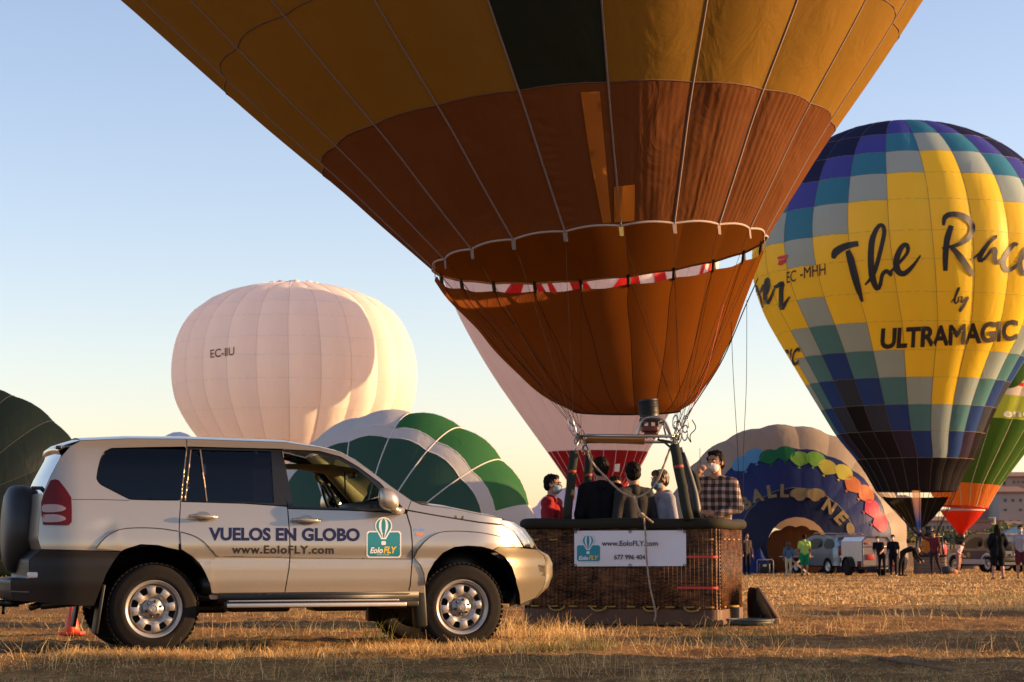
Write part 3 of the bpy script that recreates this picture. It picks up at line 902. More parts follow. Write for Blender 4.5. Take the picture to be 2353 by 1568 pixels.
for (px, py, s_) in ((1312, 975, .09), (1318, 988, .07), (1552, 970, .08), (1575, 975, .1), (1574, 995, .09)):
    c = P(px, py, 23.7)
    MB().tube([c + Vector((s_ * .38 * math.cos(a) + s_ * .3 * math.sin(a) * (-.5 if px < 1400 else .2), 0, s_ * math.sin(a))) for a in np.linspace(0, 2 * math.pi, 14, endpoint=False)], 0.009, 6, closed=True).build('carabiner', steel, near)
# burner arch and can
for dY in (23.75, 24.35):
    L = smooth_poly([(1463, 1003), (1470, 975), (1480, 961), (1500, 958), (1522, 962), (1533, 976), (1544, 1003)], 2, False)
    s_ = 1 if dY < 24 else 0.97
    MB().tube([P(x, 1003 + (y - 1003) * s_ + (8 if dY > 24 else 0), dY) for x, y in L], 0.015, 8).build('burner_guard', steel, near)
can = [P(1492, y, 24.05) for y in (958, 952, 945, 935, 926, 919)]
blackm = mat('burner_black', (0.012, 0.011, 0.011), 0.5)
mb = MB(); ax = Matrix.Translation(P(1492, 958, 24.05)) @ Matrix.Rotation(R(-5), 4, 'Y')
hh = 40 * 24.05 / FPX
mb.lathe([(0.0, 0), (.112, 0), (.113, .02), (.118, .025), (.118, hh * .5), (.121, hh * .52), (.118, hh * .56), (.116, hh * .95), (.112, hh), (.104, hh), (.104, 0.03), (0, .03)], 22, ax)
for k in range(10): mb.lathe([(.117, .03 + k * .016), (.124, .036 + k * .016), (.117, .042 + k * .016)], 22, ax)
autosmooth(mb.build('burner_coil', blackm, near))
mb = MB()
c0 = P(1493, 980, 24.05)
for (dx, dz, sx, sz) in ((0, .075, .24, .035), (0, -.03, .20, .05), (-.085, .02, .035, .08), (.0, .02, .03, .08), (.085, .02, .035, .08)):
    mb.box(c0 + Vector((dx, 0, dz)), (sx, .16, sz), bev=.006)
mb.build('burner_valve', blackm, near)
mb = MB(); mb.box(c0 + Vector((0, -.01, -.035)), (.19, .19, .07), bev=.015); mb.box(c0 + Vector((.01, 0, -.085)), (.15, .15, .03), bev=.01); mb.build('burner_block', mat('dull_red_paint', (0.12, 0.02, 0.015), .5), near)
for dx, dz in ((-.05, -.12), (.04, -.13), (.09, -.12)): MB().tube([c0 + Vector((dx, 0, dz + .05)), c0 + Vector((dx, 0, dz)), c0 + Vector((dx + .02, 0, dz - .02))], .012, 7).build('valve_handle', mat('brass', (.5, .32, .1), .35, metal=.9), near)
MB().tube([c0 + Vector((.08, 0, .03)), c0 + Vector((.16, 0, .05)), c0 + Vector((.17, .02, -.02)), frt + Vector((-.05, .3, 0))], .011, 6).build('fuel_hose', dsteel, near)
for (a, b) in (((1520, 1012), (1553, 1024)), ((1512, 1010), (1545, 1032))): MB().tube([P(*a, 24), P((a[0] + b[0]) / 2, (a[1] + b[1]) / 2 - 3, 23.9), P(*b, 23.6)], .014, 7).build('fuel_hose', dsteel, near)
# cables from frame corners to the mouth
cab = mat('steel_cable', (0.03, 0.022, 0.018), 0.9, spec=.1)
left_c, right_c = P(1318, 982, 23.8), P(1558, 975, 23.5)
left_b, right_b = P(1335, 985, 25.0), P(1566, 985, 24.8)
for i in range(20):
    p = near_env.pt(0.0, i)
    front = p.y < YB; right = p.x > near_env.frame(0)[0].x + 0.1
    q = (right_c if right else left_c) if front else (right_b if right else left_b)
    MB().tube([q, q + (p - q) * .5, p], 0.0028, 5, cap=False).build('suspension_cable', cab, near)
# loose control lines at the right
for pts, r in (([(1742, 640), (1712, 705), (1690, 760), (1660, 830), (1622, 890), (1572, 965)], .007), ([(1716, 690), (1716, 800), (1715, 900), (1709, 1010), (1706, 1180)], .0035), ([(1680, 740), (1684, 850), (1690, 950), (1696, 1040), (1698, 1180)], .0035), ([(1690, 760), (1640, 860), (1580, 930)], .004), ([(1590, 965), (1602, 985), (1583, 1000), (1590, 1022), (1578, 1000)], .006)):
    s_ = smooth_poly(pts, 2, False)
    MB().tube([P(x, y, 23.9) for x, y in s_], r, 5, cap=False).build('control_line', cab, near)
MB().tube([P(x, y, 23.6) for x, y in ((1662, 700), (1625, 850), (1590, 940), (1566, 985))], .005, 5).build('red_line', mat('red_cord', (.3, .03, .02), .7), near)
# soft black bag strapped to the right upright
def softbox(name, pts, r, m, parent, n=10):
    MB().tube(pts, r, n).build(name, m, parent)
softbox('strapped_bag', [P(1569, 1040, 23.7), P(1576, 1065, 23.7), P(1586, 1100, 23.7), P(1595, 1135, 23.65), P(1600, 1170, 23.65), P(1604, 1182, 23.6)], [.02, .035, .045, .05, .06, .03], blackm, near)
softbox('strapped_bag', [P(1585, 1080, 23.8), P(1596, 1095, 23.8), P(1602, 1125, 23.75), P(1600, 1145, 23.75)], [.02, .05, .05, .02], sleeve, near)

# mooring rope: a loose V and its tail hanging over the rim (its own thing)
rp = mat('hemp_rope', (0.33, 0.25, 0.17), .9)
rope = thing('mooring_rope', 'knotted pale rope hung in a V inside the uprights and down over the banner', 'rope', (Bk(0.1, -bd / 2 - .1, 0)))
def twist(pts, r, nm, par, Y=None):
    pts = [Vector(p) for p in pts]
    L = []
    for i in range(len(pts) - 1):
        k = max(2, int((pts[i + 1] - pts[i]).length / .03))
        for j in range(k): L.append(pts[i] + (pts[i + 1] - pts[i]) * j / k)
    L.append(pts[-1])
    MB().tube(L, [r * (1 + .18 * math.sin(i * 1.7)) for i in range(len(L))], 7).build(nm, rp, par)
sm = lambda q, Y: [P(x, y, Y) for x, y in smooth_poly(q, 2, False)]
twist(sm([(1350, 1040), (1358, 1062), (1385, 1090), (1425, 1130), (1450, 1142), (1461, 1144), (1480, 1138), (1505, 1118), (1522, 1080), (1540, 1030), (1548, 1015)], 23.65), .013, 'rope_loop', rope)
twist(sm([(1456, 1142), (1462, 1160), (1472, 1182)], 23.6), .014, 'rope_leg', rope)
twist(sm([(1472, 1180), (1480, 1186), (1501, 1202)], 23.5), .013, 'rope_end', rope)
MB().ell(P(1474, 1184, 23.55), (.035, .03, .03), 10, 7).build('knot', rp, rope)
dn = smooth_poly([(1478, 1188), (1481, 1210), (1483, 1240), (1485, 1290), (1492, 1350), (1502, 1390), (1506, 1412), (1502, 1428)], 2, False)
L = []
for x, y in dn:
    L.append(P(x, y, 23.62))
bdir = Bk(0, -bd / 2 - .10, 0)
L = [Vector((p.x, bdir.y - (p.x - bdir.x) * math.tan(BB) * 1.0, p.z)) for p in L]
twist(L, .011, 'rope_tail', rope)

# banner hung on the basket
banner = thing('banner', 'white banner with web address and phone number on the front of the near basket', 'banner', Bk(.05, -bd / 2 - .05, .6))
ban_pts = [(1319.5, 1220), (1576, 1219), (1577, 1301), (1320, 1302)]
bnrm = -ey
def on_plane(off):
    o = Bk(0, -bd / 2 - off, 0)
    def f(px, py):
        d = ray(px, py); t = (o - CAMP).dot(bnrm) / d.dot(bnrm)
        return CAMP + d * t
    return f
pl = on_plane(.036)
N = 24; V, F = [], []
for j in range(9):
    for i in range(N + 1):
        u, v = i / N, j / 8
        x = (ban_pts[0][0] * (1 - u) + ban_pts[1][0] * u) * (1 - v) + (ban_pts[3][0] * (1 - u) + ban_pts[2][0] * u) * v
        y = (ban_pts[0][1] * (1 - u) + ban_pts[1][1] * u) * (1 - v) + (ban_pts[3][1] * (1 - u) + ban_pts[2][1] * u) * v
        p = pl(x, y) + ey * (0.004 * math.sin(u * 19) * math.sin(v * 3.1) + .003 * math.sin(u * 7 + v * 5))
        V.append(p)
F = [(j * (N + 1) + i, j * (N + 1) + i + 1, (j + 1) * (N + 1) + i + 1, (j + 1) * (N + 1) + i) for j in range(8) for i in range(N)]
V2 = [p + ey * .003 for p in V]; nb = len(V)
vinyl = mat('white_vinyl', (0.74, 0.70, 0.72), .5, var=.05)
add('sheet', V + V2, F + [tuple(i + nb for i in f)[::-1] for f in F], vinyl, banner)
for (u, v) in ((0.01, .03), (.5, .03), (.99, .03), (0.01, .97), (.5, .97), (.99, .97)):
    x = ban_pts[0][0] + (ban_pts[1][0] - ban_pts[0][0]) * u; y = 1220 + 82 * v
    c = on_plane(.043)(x, y); MB().tube([c + ex * .014 * math.cos(a) + Vector((0, 0, .014 * math.sin(a))) for a in np.linspace(0, 6.28, 10, endpoint=False)], .004, 5, closed=True).build('grommet', dsteel, banner)
for x in (1318, 1326, 1557, 1564): MB().tube([on_plane(.05)(x, 1216), on_plane(.06)(x + 2, 1221), on_plane(.05)(x + 5, 1214)], .004, 5).build('tie', SEAM_L, banner)
def logo(parent, pjf, X0, Y0, X1, Y1, bal, grid, m_teal, m_white, m_yel, txt_box, sheet=None):
    """teal card with a striped balloon; pjf(level) gives a projector"""
    r = (X1 - X0) * .06
    def rr(a, b, c, d, r): return [(a + r, b), (c - r, b), (c, b + r), (c, d - r), (c - r, d), (a + r, d), (a, d - r), (a, b + r)]
    q = (X1 - X0) * .035
    lay('logo_border', loops_to_ve([rr(X0 - q, Y0 - q, X1 + q, Y1 + q, r)]), pjf(1), m_white, parent, grid)
    lay('logo_card', loops_to_ve([rr(X0, Y0, X1, Y1, r)]), pjf(2), m_teal, parent, grid)
    bx, by, br = bal
    def bpoly(s_, k):
        L = []
        for a in np.linspace(-200, 20, 22):
            L.append((bx + s_ * br * math.cos(R(a)), by + br * k * math.sin(R(a))))
        L += [(bx + s_ * br * .28, by + br * 1.75), (bx - s_ * br * .28, by + br * 1.75)]
        return L
    lay('logo_balloon', loops_to_ve([bpoly(1.12, 1.15)]), pjf(3), m_white, parent, grid)
    def stripe(a, b, inner=False):
        L = []
        ys = np.linspace(-0.97, 1.55, 12)
        def hw(t): return math.sqrt(max(0, 1 - t * t)) if t < .35 else max(.18, .94 - (t - .35) * .62)
        L = [(bx + a * hw(t) * br, by + t * br) for t in ys] + [(bx + b * hw(t) * br, by + t * br) for t in ys[::-1]]
        return L
    for a, b in ((-.98, -.62), (-.28, .28), (.62, .98)): lay('logo_stripe', loops_to_ve([stripe(a, b)]), pjf(4), m_teal, parent, grid)
    lay('logo_basket', loops_to_ve([rr(bx - br * .3, by + br * 2.0, bx + br * .3, by + br * 2.5, br * .08)]), pjf(4), m_white, parent, grid)
    tx0, ty1, tw, th, sh = txt_box
    lay('logo_lettering', text_shape('Eolo', lambda u, v: (tx0 + tw * .48 * u, ty1 - th * v), .035, .25), pjf(4), m_white, parent, grid)
    lay('logo_lettering', text_shape('FLY', lambda u, v: (tx0 + tw * .50 + tw * .50 * u, ty1 - th * 1.12 * v), .04, .25), pjf(4), m_yel, parent, grid)
m_teal = mat('teal_print', (0.015, 0.24, 0.31), .5); m_wp = mat('white_print', (.75, .75, .74), .5); m_yp = mat('yellow_print', (.75, .48, .03), .5)
m_dk = mat('dark_grey_print', (.06, .05, .055), .5)
BX = lambda x, y: (1176.5 + x * .3602, 894.1 + y * .3602)
a = BX(414, 997); b = BX(562, 1100)
logo(banner, lambda l: on_plane(.043 + .0012 * l), a[0], a[1], b[0], b[1], (BX(485, 960)[0], BX(485, 968)[1], 12.2), 9, m_teal, m_wp, m_yp, (BX(425, 0)[0], BX(0, 1090)[1], 46, 8.5, 0))
lay('lettering', text_shape('www.EoloFLY.com', lambda u, v: (BX(572, 0)[0] + 129 * u, BX(0, 1000)[1] - 11.2 * v), .018), on_plane(.046), m_dk, banner, 20)
lay('lettering', text_shape('677 996 404', lambda u, v: (BX(651, 0)[0] + 71.5 * u, BX(0, 1087)[1] - 10.2 * v), .022), on_plane(.046), m_dk, banner, 20)

# ------------------------------------------------------------------ black bundle and cylinder to the right of the basket
g = P(1745, 1432, 24.2)
bag = thing('canvas_bag', 'black open canvas bag leaning upright on the straw right of the wicker basket', 'bag', (g.x, g.y, G(g.x, g.y)))
V0 = [(1722, 1352), (1733, 1350), (1742, 1362), (1755, 1385), (1768, 1410), (1774, 1430), (1735, 1432), (1724, 1430), (1721, 1400)]
q = smooth_poly(V0, 1)
mb = MB(); n = len(q)
ring = []
for k, (s_, yy) in enumerate(((.9, 23.95), (1.0, 24.0), (1.0, 24.4), (.85, 24.5))):
    c = q.mean(0); ring.append([P(*(c + (p - c) * s_), 24.2) + Vector((0, yy - 24.2, 0)) for p in q])
V = [p for r_ in ring for p in r_]
F = [(k * n + i, k * n + (i + 1) % n, (k + 1) * n + (i + 1) % n, (k + 1) * n + i) for k in range(3) for i in range(n)] + [tuple(range(n))[::-1], tuple(range(3 * n, 4 * n))]
mb.raw(V, F); mb.build('body', mat('black_canvas', (.010, .008, .007), .85, bump=1.0, bscale=8, spec=.1), bag)
mb = MB()
a, b = P(1738, 1352, 24.0), P(1788, 1424, 24.0)
mb.tube([a, a + (b - a) * .5, b], [.035, .045, .04], 6); mb.build('flap', mat('brown_cloth', (.10, .06, .04), .85, bump=.4), bag)
mb = MB(); mb.box(P(1782, 1428, 24.0), (.10, .1, .07), bev=.01); mb.build('buckle', mat('tan_strap', (.35, .2, .1), .7), bag)
g = P(1724, 1430, 23.3)
basin = thing('plastic_tub', 'flat grey green tub lying in the straw by the right foot of the basket', 'tub', (g.x, g.y, G(g.x, g.y)))
MB().lathe([(0, 0), (.24, 0), (.26, .02), (.262, .05), (.25, .06), (.23, .055), (.22, .02), (0, .03)], 28, Matrix.Translation((g.x, g.y, G(g.x, g.y) + .02))).build('tub', mat('grey_green_plastic', (.035, .045, .04), .6), basin)
MB().tube([(g.x + .262 * math.cos(a), g.y + .262 * math.sin(a), G(g.x, g.y) + .08) for a in np.linspace(0, 6.28, 28, endpoint=False)], .014, 6, closed=True).build('tub_rim', mat('grey_rim', (.06, .07, .065), .6), basin)

# ------------------------------------------------------------------ far balloons
def far_basket(root, c, w, h, m, ups=True, zf=None):
    z0 = G(c[0], c[1])
    mb = MB(); L = rrect(w, w * .8, w * .1, 4); n = len(L)
    mb.raw([(c[0] + a, c[1] + b, z0 + z) for z in (0, h) for a, b in L], [(i, (i + 1) % n, n + (i + 1) % n, n + i) for i in range(n)])
    for k in range(1, 7):
        pass
    mb.build('basket', m, root)
    for k in range(1, 6):
        zz = z0 + h * k / 6
        MB().tube([(c[0] + a * 1.01, c[1] + b * 1.01, zz) for a, b in L], .02, 4, closed=True).build('basket_band', m, root)
    MB().tube([(c[0] + a, c[1] + b, z0 + h) for a, b in L], .06, 6, closed=True).build('basket_rim', leather, root)
    if ups:
        for sx in (-1, 1):
            for sy in (-1, 1):
                MB().tube([(c[0] + sx * w * .42, c[1] + sy * w * .3, z0 + h * .9), (c[0] + sx * w * .36, c[1] + sy * w * .3, z0 + zf)], .045, 6).build('upright', dsteel, root)
        MB().tube([(c[0] + sx * w * .36, c[1] + sy * w * .3, z0 + zf) for sx, sy in ((-1, -1), (1, -1), (1, 1), (-1, 1))], .03, 6, closed=True).build('burner_frame', dsteel, root)
        mb = MB(); mb.lathe([(.0, 0), (.14, 0), (.16, .1), (.15, .38), (0, .38)], 12, Matrix.Translation((c[0], c[1], z0 + zf + .05))); mb.build('burner', dsteel, root)

# --- the yellow and blue chequered balloon
YR = 86.0
rows = [(1130, 2015, 2196), (1085, 1990, 2215), (1050, 1965, 2238), (1000, 1925, 2258), (929, 1882, 2290), (850, 1836, 2334), (780, 1795, 2378), (720, 1763, 2404), (660, 1742, 2422), (600, 1733, 2430), (540, 1738, 2428), (480, 1757, 2412), (420, 1788, 2378), (370, 1830, 2330), (330, 1885, 2268), (300, 1955, 2190), (286, 2040, 2100)]
racer = thing('hot_air_balloon', 'yellow and blue chequered balloon with black brush lettering, standing at the right', 'hot air balloon', (P(2135, 1308, YR).x, YR, G(17, YR)))
re_ = Env(upright(YR, rows), 24, R(15.5), 0.03, twist=R(17))
fc = dict(y=fabric('yellow_nylon', (0.90, 0.64, 0.05), .5, (.95, .68, .06)), g=fabric('pale_grey_blue_nylon', (0.33, 0.42, 0.43), .38), t=fabric('teal_nylon', (0.085, 0.22, 0.26), .36),
          u=fabric('blue_nylon', (0.04, 0.20, 0.33), .36), i=fabric('indigo_nylon', (0.06, 0.07, 0.36), .36), n=fabric('navy_nylon', (0.025, 0.06, 0.22), .3), c=fabric('charcoal_nylon', (0.04, 0.045, 0.06), .15),
          k=fabric('jet_nylon', (0.012, 0.010, 0.012), .06), m=fabric('dusk_nylon', (0.035, 0.025, 0.05), .15), q=fabric('blue_black_nylon', (0.018, 0.02, 0.06), .2))
ylines = [1130, 1051, 990, 929, 866, 806, 738, 670, 596, 530, 458, 394, 345, 306]
tl = [0.0] + [re_.t_of_y(y) for y in ylines[1:]] + [0.955, 0.998]
# band j: 0 mouth(1130-1051), 1: a11..a10 (1051-990), 2: 990-929, ... ; a_k line index: a0=345 (j idx 12)
def rcol(i, j):
    k = (i + 1) % 8; k = min(k, 8 - k)
    if j == 0: return fc['k']
    # rows counted from the top line a0: row r lies between a_r and a_{r+1};  band j -> r = 11 - j
    r = 11 - j
    if k <= r < 9 - k: return fc['y']
    if r >= 9 - k:
        d = r - (9 - k)
        if k == 0: return fc['g']
        if k == 1: return [fc['g'], fc['t'], fc['n']][min(d, 2)]
        if k == 2: return [fc['g'], fc['t'], fc['n'], fc['m']][min(d, 3)]
        return [fc['g'], fc['t'], fc['n'], fc['c'], fc['k'], fc['k'], fc['k']][min(d, 6)]
    d = k - 1 - r
    return [fc['g'], fc['u'], fc['i'], fc['q'], fc['q'], fc['q'], fc['q'], fc['q']][min(d, 7)]
objs_r = envelope(racer, re_, tl, rcol, ms=4, ns=5, seam=SEAM_D, seam_r=.009, hseam=mat('faint_thread', (.28, .22, .10), .8))
bv_r = bvh_of(objs_r)
pr_ = proj_bvh(bv_r, .03)
Z5 = lambda x, y: ((1800 + x / 2.488) * .9412, (270 + y / 2.488) * .9412)
SV, SF = [], []
def brush(pts, w):
    global SV, SF
    V, F = stroke_strip([Z5(*p) for p in pts], [q * .3783 * 1.2 for q in w], proj_bvh(bv_r, .03 + .004 * (len(SF) % 7)), 's', INK, racer, 4)
    b = len(SV); SV += V; SF += [tuple(i + b for i in f) for f in F]
def flush(nm):
    global SV, SF
    if SF: add(nm, SV, SF, INK, racer)
    SV, SF = [], []
# T
brush([(585, 900), (600, 860), (660, 825), (738, 808)], [18, 40, 34, 26]); brush([(672, 850), (690, 900), (715, 1000), (740, 1090), (765, 1160)], [26, 42, 42, 34, 10]); flush('letter')
# h
brush([(778, 1060), (830, 990), (870, 850), (892, 740), (878, 698), (850, 715), (820, 790), (812, 900), (822, 1010), (848, 1080), (868, 1060), (880, 1000), (905, 975), (925, 990), (940, 1000)], [8, 22, 22, 22, 20, 22, 30, 32, 34, 26, 20, 20, 22, 22, 22]); flush('letter')
# e
brush([(925, 985), (990, 920), (1035, 860), (1030, 818), (1000, 830), (970, 900), (975, 970), (1015, 990), (1070, 940), (1112, 880)], [14, 16, 18, 22, 26, 32, 34, 28, 18, 8]); flush('letter')
# R
brush([(1300, 700), (1275, 780), (1265, 880), (1264, 975)], [26, 32, 30, 22]); brush([(1252, 700), (1262, 650), (1310, 632), (1380, 650), (1425, 705), (1405, 770), (1340, 815), (1245, 838)], [14, 26, 26, 30, 32, 28, 20, 12]); brush([(1300, 830), (1350, 890), (1400, 960), (1430, 1005)], [20, 34, 30, 10]); flush('letter')
# a
brush([(1418, 908), (1480, 860), (1540, 790), (1572, 765), (1530, 800), (1480, 870), (1470, 910), (1500, 900), (1550, 840), (1565, 850), (1560, 900), (1580, 925), (1610, 900), (1640, 870)], [10, 14, 18, 18, 20, 26, 24, 16, 16, 24, 26, 22, 16, 12]); flush('letter')
# c
brush([(1700, 820), (1680, 812), (1640, 860), (1612, 920), (1630, 968), (1670, 960), (1715, 920)], [18, 22, 26, 28, 28, 20, 12]); flush('letter')
brush([(1705, 930), (1760, 860), (1765, 830), (1735, 860), (1715, 930), (1735, 990), (1790, 960)], [14, 16, 18, 22, 26, 26, 16]); flush('letter')
# by
brush([(1298, 1165), (1330, 1120), (1348, 1075), (1335, 1090), (1318, 1150), (1325, 1172), (1345, 1150), (1340, 1135), (1365, 1130)], [5, 8, 8, 10, 12, 10, 8, 6, 5]); flush('letter'); brush([(1365, 1130), (1358, 1160), (1372, 1160), (1400, 1130), (1378, 1180), (1350, 1220), (1355, 1195), (1405, 1140)], [8, 12, 10, 8, 12, 12, 6, 4]); flush('letter')
# "ker" of the previous panel
brush([(118, 1060), (135, 1130), (155, 1200)], [10, 24, 14]); flush('letter'); brush([(120, 1120), (145, 1100), (165, 1070), (160, 1060), (140, 1110)], [8, 12, 10, 10, 10]); flush('letter'); brush([(165, 1150), (190, 1090), (195, 1030), (180, 1030), (172, 1100), (178, 1170), (200, 1150), (230, 1080)], [10, 14, 16, 18, 22, 24, 18, 10]); flush('letter'); brush([(225, 1075), (255, 1062), (275, 1050), (270, 1100), (272, 1200), (300, 1160), (322, 1130)], [14, 22, 26, 24, 24, 14, 6]); flush('letter')
lay('lettering', text_shape('EC', lambda u, v: Z5(303 + 58 * u, 1048 - 66 * v - 14 * u), .01), proj_bvh(bv_r, .04), INK, racer, 20)
lay('lettering', text_shape('-MHH', lambda u, v: Z5(385 + 155 * u, 1022 - 66 * v - 26 * u), .01), proj_bvh(bv_r, .04), INK, racer, 20)
def ultra(u, v): return Z5(870 + 825 * u + (6 * v), 1440 - 55 * u ** 1.0 - 112 * v + 6 * math.sin(u * 3) + 0 * v)
lay('lettering', text_shape('ULTRAMAGIC', ultra, .04, .0, .95), proj_bvh(bv_r, .05), INK, racer, 14)
lay('lettering', text_shape('GIC', lambda u, v: Z5(262 + 112 * u + 14 * v, 1560 - 20 * u - 100 * v + 0 * v), .03), proj_bvh(bv_r, .04), INK, racer, 14)
lay('red_logo', loops_to_ve([[Z5(248, 890), Z5(312, 874), Z5(306, 900), Z5(250, 906)], [Z5(256, 912), Z5(302, 902), Z5(296, 925), Z5(272, 942), Z5(250, 938)]]), proj_bvh(bv_r, .04), mat('red_print', (.6, .03, .03), .6), racer, 14)
# black scoop below the mouth
rs = [(1142, 2030, 2178), (1165, 2050, 2164), (1188, 2074, 2146), (1206, 2090, 2128), (1212, 2096, 2122)]
rse = Env(upright(YR, rs), 16, R(0), .02)
V, F = [], []
for a in range(21):
    for b in range(41): V.append(rse.pt(a / 20, 3.4 + 9.2 * b / 40))
F = [(a * 41 + b, a * 41 + b + 1, (a + 1) * 41 + b + 1, (a + 1) * 41 + b) for a in range(20) for b in range(40)]
add('scoop', V, F, fc['k'], racer)
for i in range(24):
    p = re_.pt(0, i); q = Vector((P(2113 if p.x < 18 else 2150, 1240, YR).x, YR, P(0, 1236, YR).z))
    MB().tube([q, p], .012, 4, cap=False).build('suspension_cable', cab, racer)
bx = P(2137, 1300, YR).x
far_basket(racer, (bx, YR), 1.22, 0.76, mat('old_wicker', (.16, .10, .07), .8, bump=.4, bscale=30), True, 1.55)
# burner flame
fm = bpy.data.materials.new('burner_flame'); fm.use_nodes = True; t = fm.node_tree; t.nodes.clear()
out = t.nodes.new('ShaderNodeOutputMaterial'); em = t.nodes.new('ShaderNodeEmission'); tr = t.nodes.new('ShaderNodeBsdfTransparent'); ms = t.nodes.new('ShaderNodeMixShader')
tcn = t.nodes.new('ShaderNodeTexCoord'); sp = t.nodes.new('ShaderNodeSeparateXYZ'); t.links.new(tcn.outputs['Generated'], sp.inputs[0])
rp_ = t.nodes.new('ShaderNodeValToRGB'); e = rp_.color_ramp.elements; e[0].position = 0.3; e[0].color = (.05, .08, .22, 1); e[1].position = .85; e[1].color = (1, .32, .08, 1)
t.links.new(sp.outputs['Z'], rp_.inputs[0]); t.links.new(rp_.outputs[0], em.inputs[0]); em.inputs[1].default_value = .35
lw = t.nodes.new('ShaderNodeLayerWeight'); mm = t.nodes.new('ShaderNodeMath'); mm.operation = 'MULTIPLY_ADD'; mm.inputs[1].default_value = -.5; mm.inputs[2].default_value = .5; mm.use_clamp = True
t.links.new(lw.outputs['Facing'], mm.inputs[0]); t.links.new(mm.outputs[0], ms.inputs[0]); t.links.new(tr.outputs[0], ms.inputs[1]); t.links.new(em.outputs[0], ms.inputs[2]); t.links.new(ms.outputs[0], out.inputs[0])
q = P(2113, 1240, YR)
mb = MB(); zt = (1240 - 1120) * YR / FPX
mb.lathe([(.02, 0), (.09, .15 * zt), (.13, .35 * zt), (.16, .6 * zt), (.22, .85 * zt), (.15, zt), (.02, zt * 1.03)], 16, Matrix.Translation(q) @ Matrix.Rotation(R(-3), 4, 'Y'))
mb.build('flame', fm, racer)

# --- green, white and orange balloon behind it
YE = 112.0
rows = [(1165, 2157, 2268), (1140, 2143, 2281), (1110, 2124, 2298), (1030, 2098, 2354), (960, 2075, 2400), (880, 2058, 2438), (800, 2052, 2460), (720, 2058, 2458), (640, 2085, 2430), (570, 2130, 2390), (520, 2190, 2330), (505, 2245, 2275)]
ene = thing('hot_air_balloon', 'green, white and orange balloon with a red scoop, behind the chequered one', 'hot air balloon', (P(2212, 1300, YE).x, YE, G(24, YE)))
ee = Env(upright(YE, rows, (.06, 0)), 20, R(2), .03)
ec = dict(r=fabric('red_nylon', (.55, .03, .015), .45, (.9, .06, .02)), o=fabric('orange_nylon', (.62, .16, .03), .45, (.95, .3, .04)), g=fabric('dark_green_nylon', (.04, .10, .02), .35, (.1, .25, .03)), l=fabric('lime_nylon', (.46, .56, .07), .45), w=fabric('white_nylon', (.80, .72, .68), .45), s=fabric('crimson_nylon', (.6, .015, .015), .35))
tt = [0, ee.t_of_cy(1112), ee.t_of_cy(970), ee.t_of_cy(918), ee.t_of_cy(898), ee.t_of_cy(890), ee.t_of_cy(800), .7, .85, .995]
eo = envelope(ene, ee, tt, lambda i, j: [ec['o'], ec['g'], ec['l'], ec['w'], ec['s'], ec['w'], ec['w'], ec['g'], ec['g']][j], ms=4, ns=4, seam=mat('pale_webbing', (.55, .5, .3), .7), seam_r=.02)
be = bvh_of(eo)
lay('lettering', text_shape('ene', lambda u, v: (2305 + 64 * u, 957 - 17 * v), .02), proj_bvh(be, .05), m_wp, ene, 14)
lay('round_logo', loops_to_ve([[(2318 + 42 * math.cos(a), 842 + 50 * math.sin(a)) for a in np.linspace(0, 6.28, 28, endpoint=False)]]), proj_bvh(be, .05), ec['g'], ene, 14)
rse = Env(upright(YE, [(1163, 2158, 2266), (1180, 2166, 2256), (1200, 2182, 2240), (1218, 2196, 2222), (1232, 2204, 2212)]), 16, 0, .02)
# rim band: near half dips below the mouth
for nm, g0, g1, z_ in (('scoop', 0, 16, 0),):
    V = [rse.pt(.18 + .82 * a / 16, g0 + (g1 - g0) * b / 40) for a in range(17) for b in range(41)]
    add(nm, V, [(a * 41 + b, a * 41 + b + 1, (a + 1) * 41 + b + 1, (a + 1) * 41 + b) for a in range(16) for b in range(40)], ec['r'], ene)
MB().tube([rse.pt(.15, 16 * k / 40) for k in range(40)], .05, 5, closed=True).build('mouth_tape', mat('pink_tape', (.6, .35, .3), .7), ene)
MB().tube([ee.pt(.0, 20 * k / 40) for k in range(40)], .04, 5, closed=True).build('mouth_tape', ec['r'], ene)
far_basket(ene, (P(2212, 1290, YE).x, YE), 1.4, 1.0, mat('old_wicker', (.16, .10, .07), .8), True, 1.6)

# --- plain white balloon at the left
YW = 128.0
rows = [(1205, 628, 722), (1130, 568, 776), (1060, 513, 838), (1000, 455, 900), (940, 418, 940), (895, 405, 952), (850, 402, 954), (800, 408, 946), (760, 422, 930), (725, 445, 908), (697, 478, 875), (676, 520, 830), (664, 562, 788), (658, 600, 752), (656, 650, 700)]
wb = thing('hot_air_balloon', 'plain white balloon with a short black registration, standing behind the car', 'hot air balloon', (P(676, 1290, YW).x, YW, G(-13, YW)))
we = Env(upright(YW, rows), 24, R(3), .035)
fw = fabric('white_balloon_nylon', (.90, .83, .79), .44, (.88, .80, .74), .04)
tw = [0] + [we.t_of_y(y) for y in (1080, 1010, 938, 868, 815, 770, 722, 690)] + [.93, .998]
wo = envelope(wb, we, tw, lambda i, j: fw, ms=4, ns=5, seam=SEAM_G, seam_r=.012, hseam=SEAM_G)
bvw = bvh_of(wo)
lay('lettering', text_shape('EC-IIU', lambda u, v: (485 + 55 * u, 823 - 18 * v - 7 * u), .008), proj_bvh(bvw, .06), INK, wb, 14)
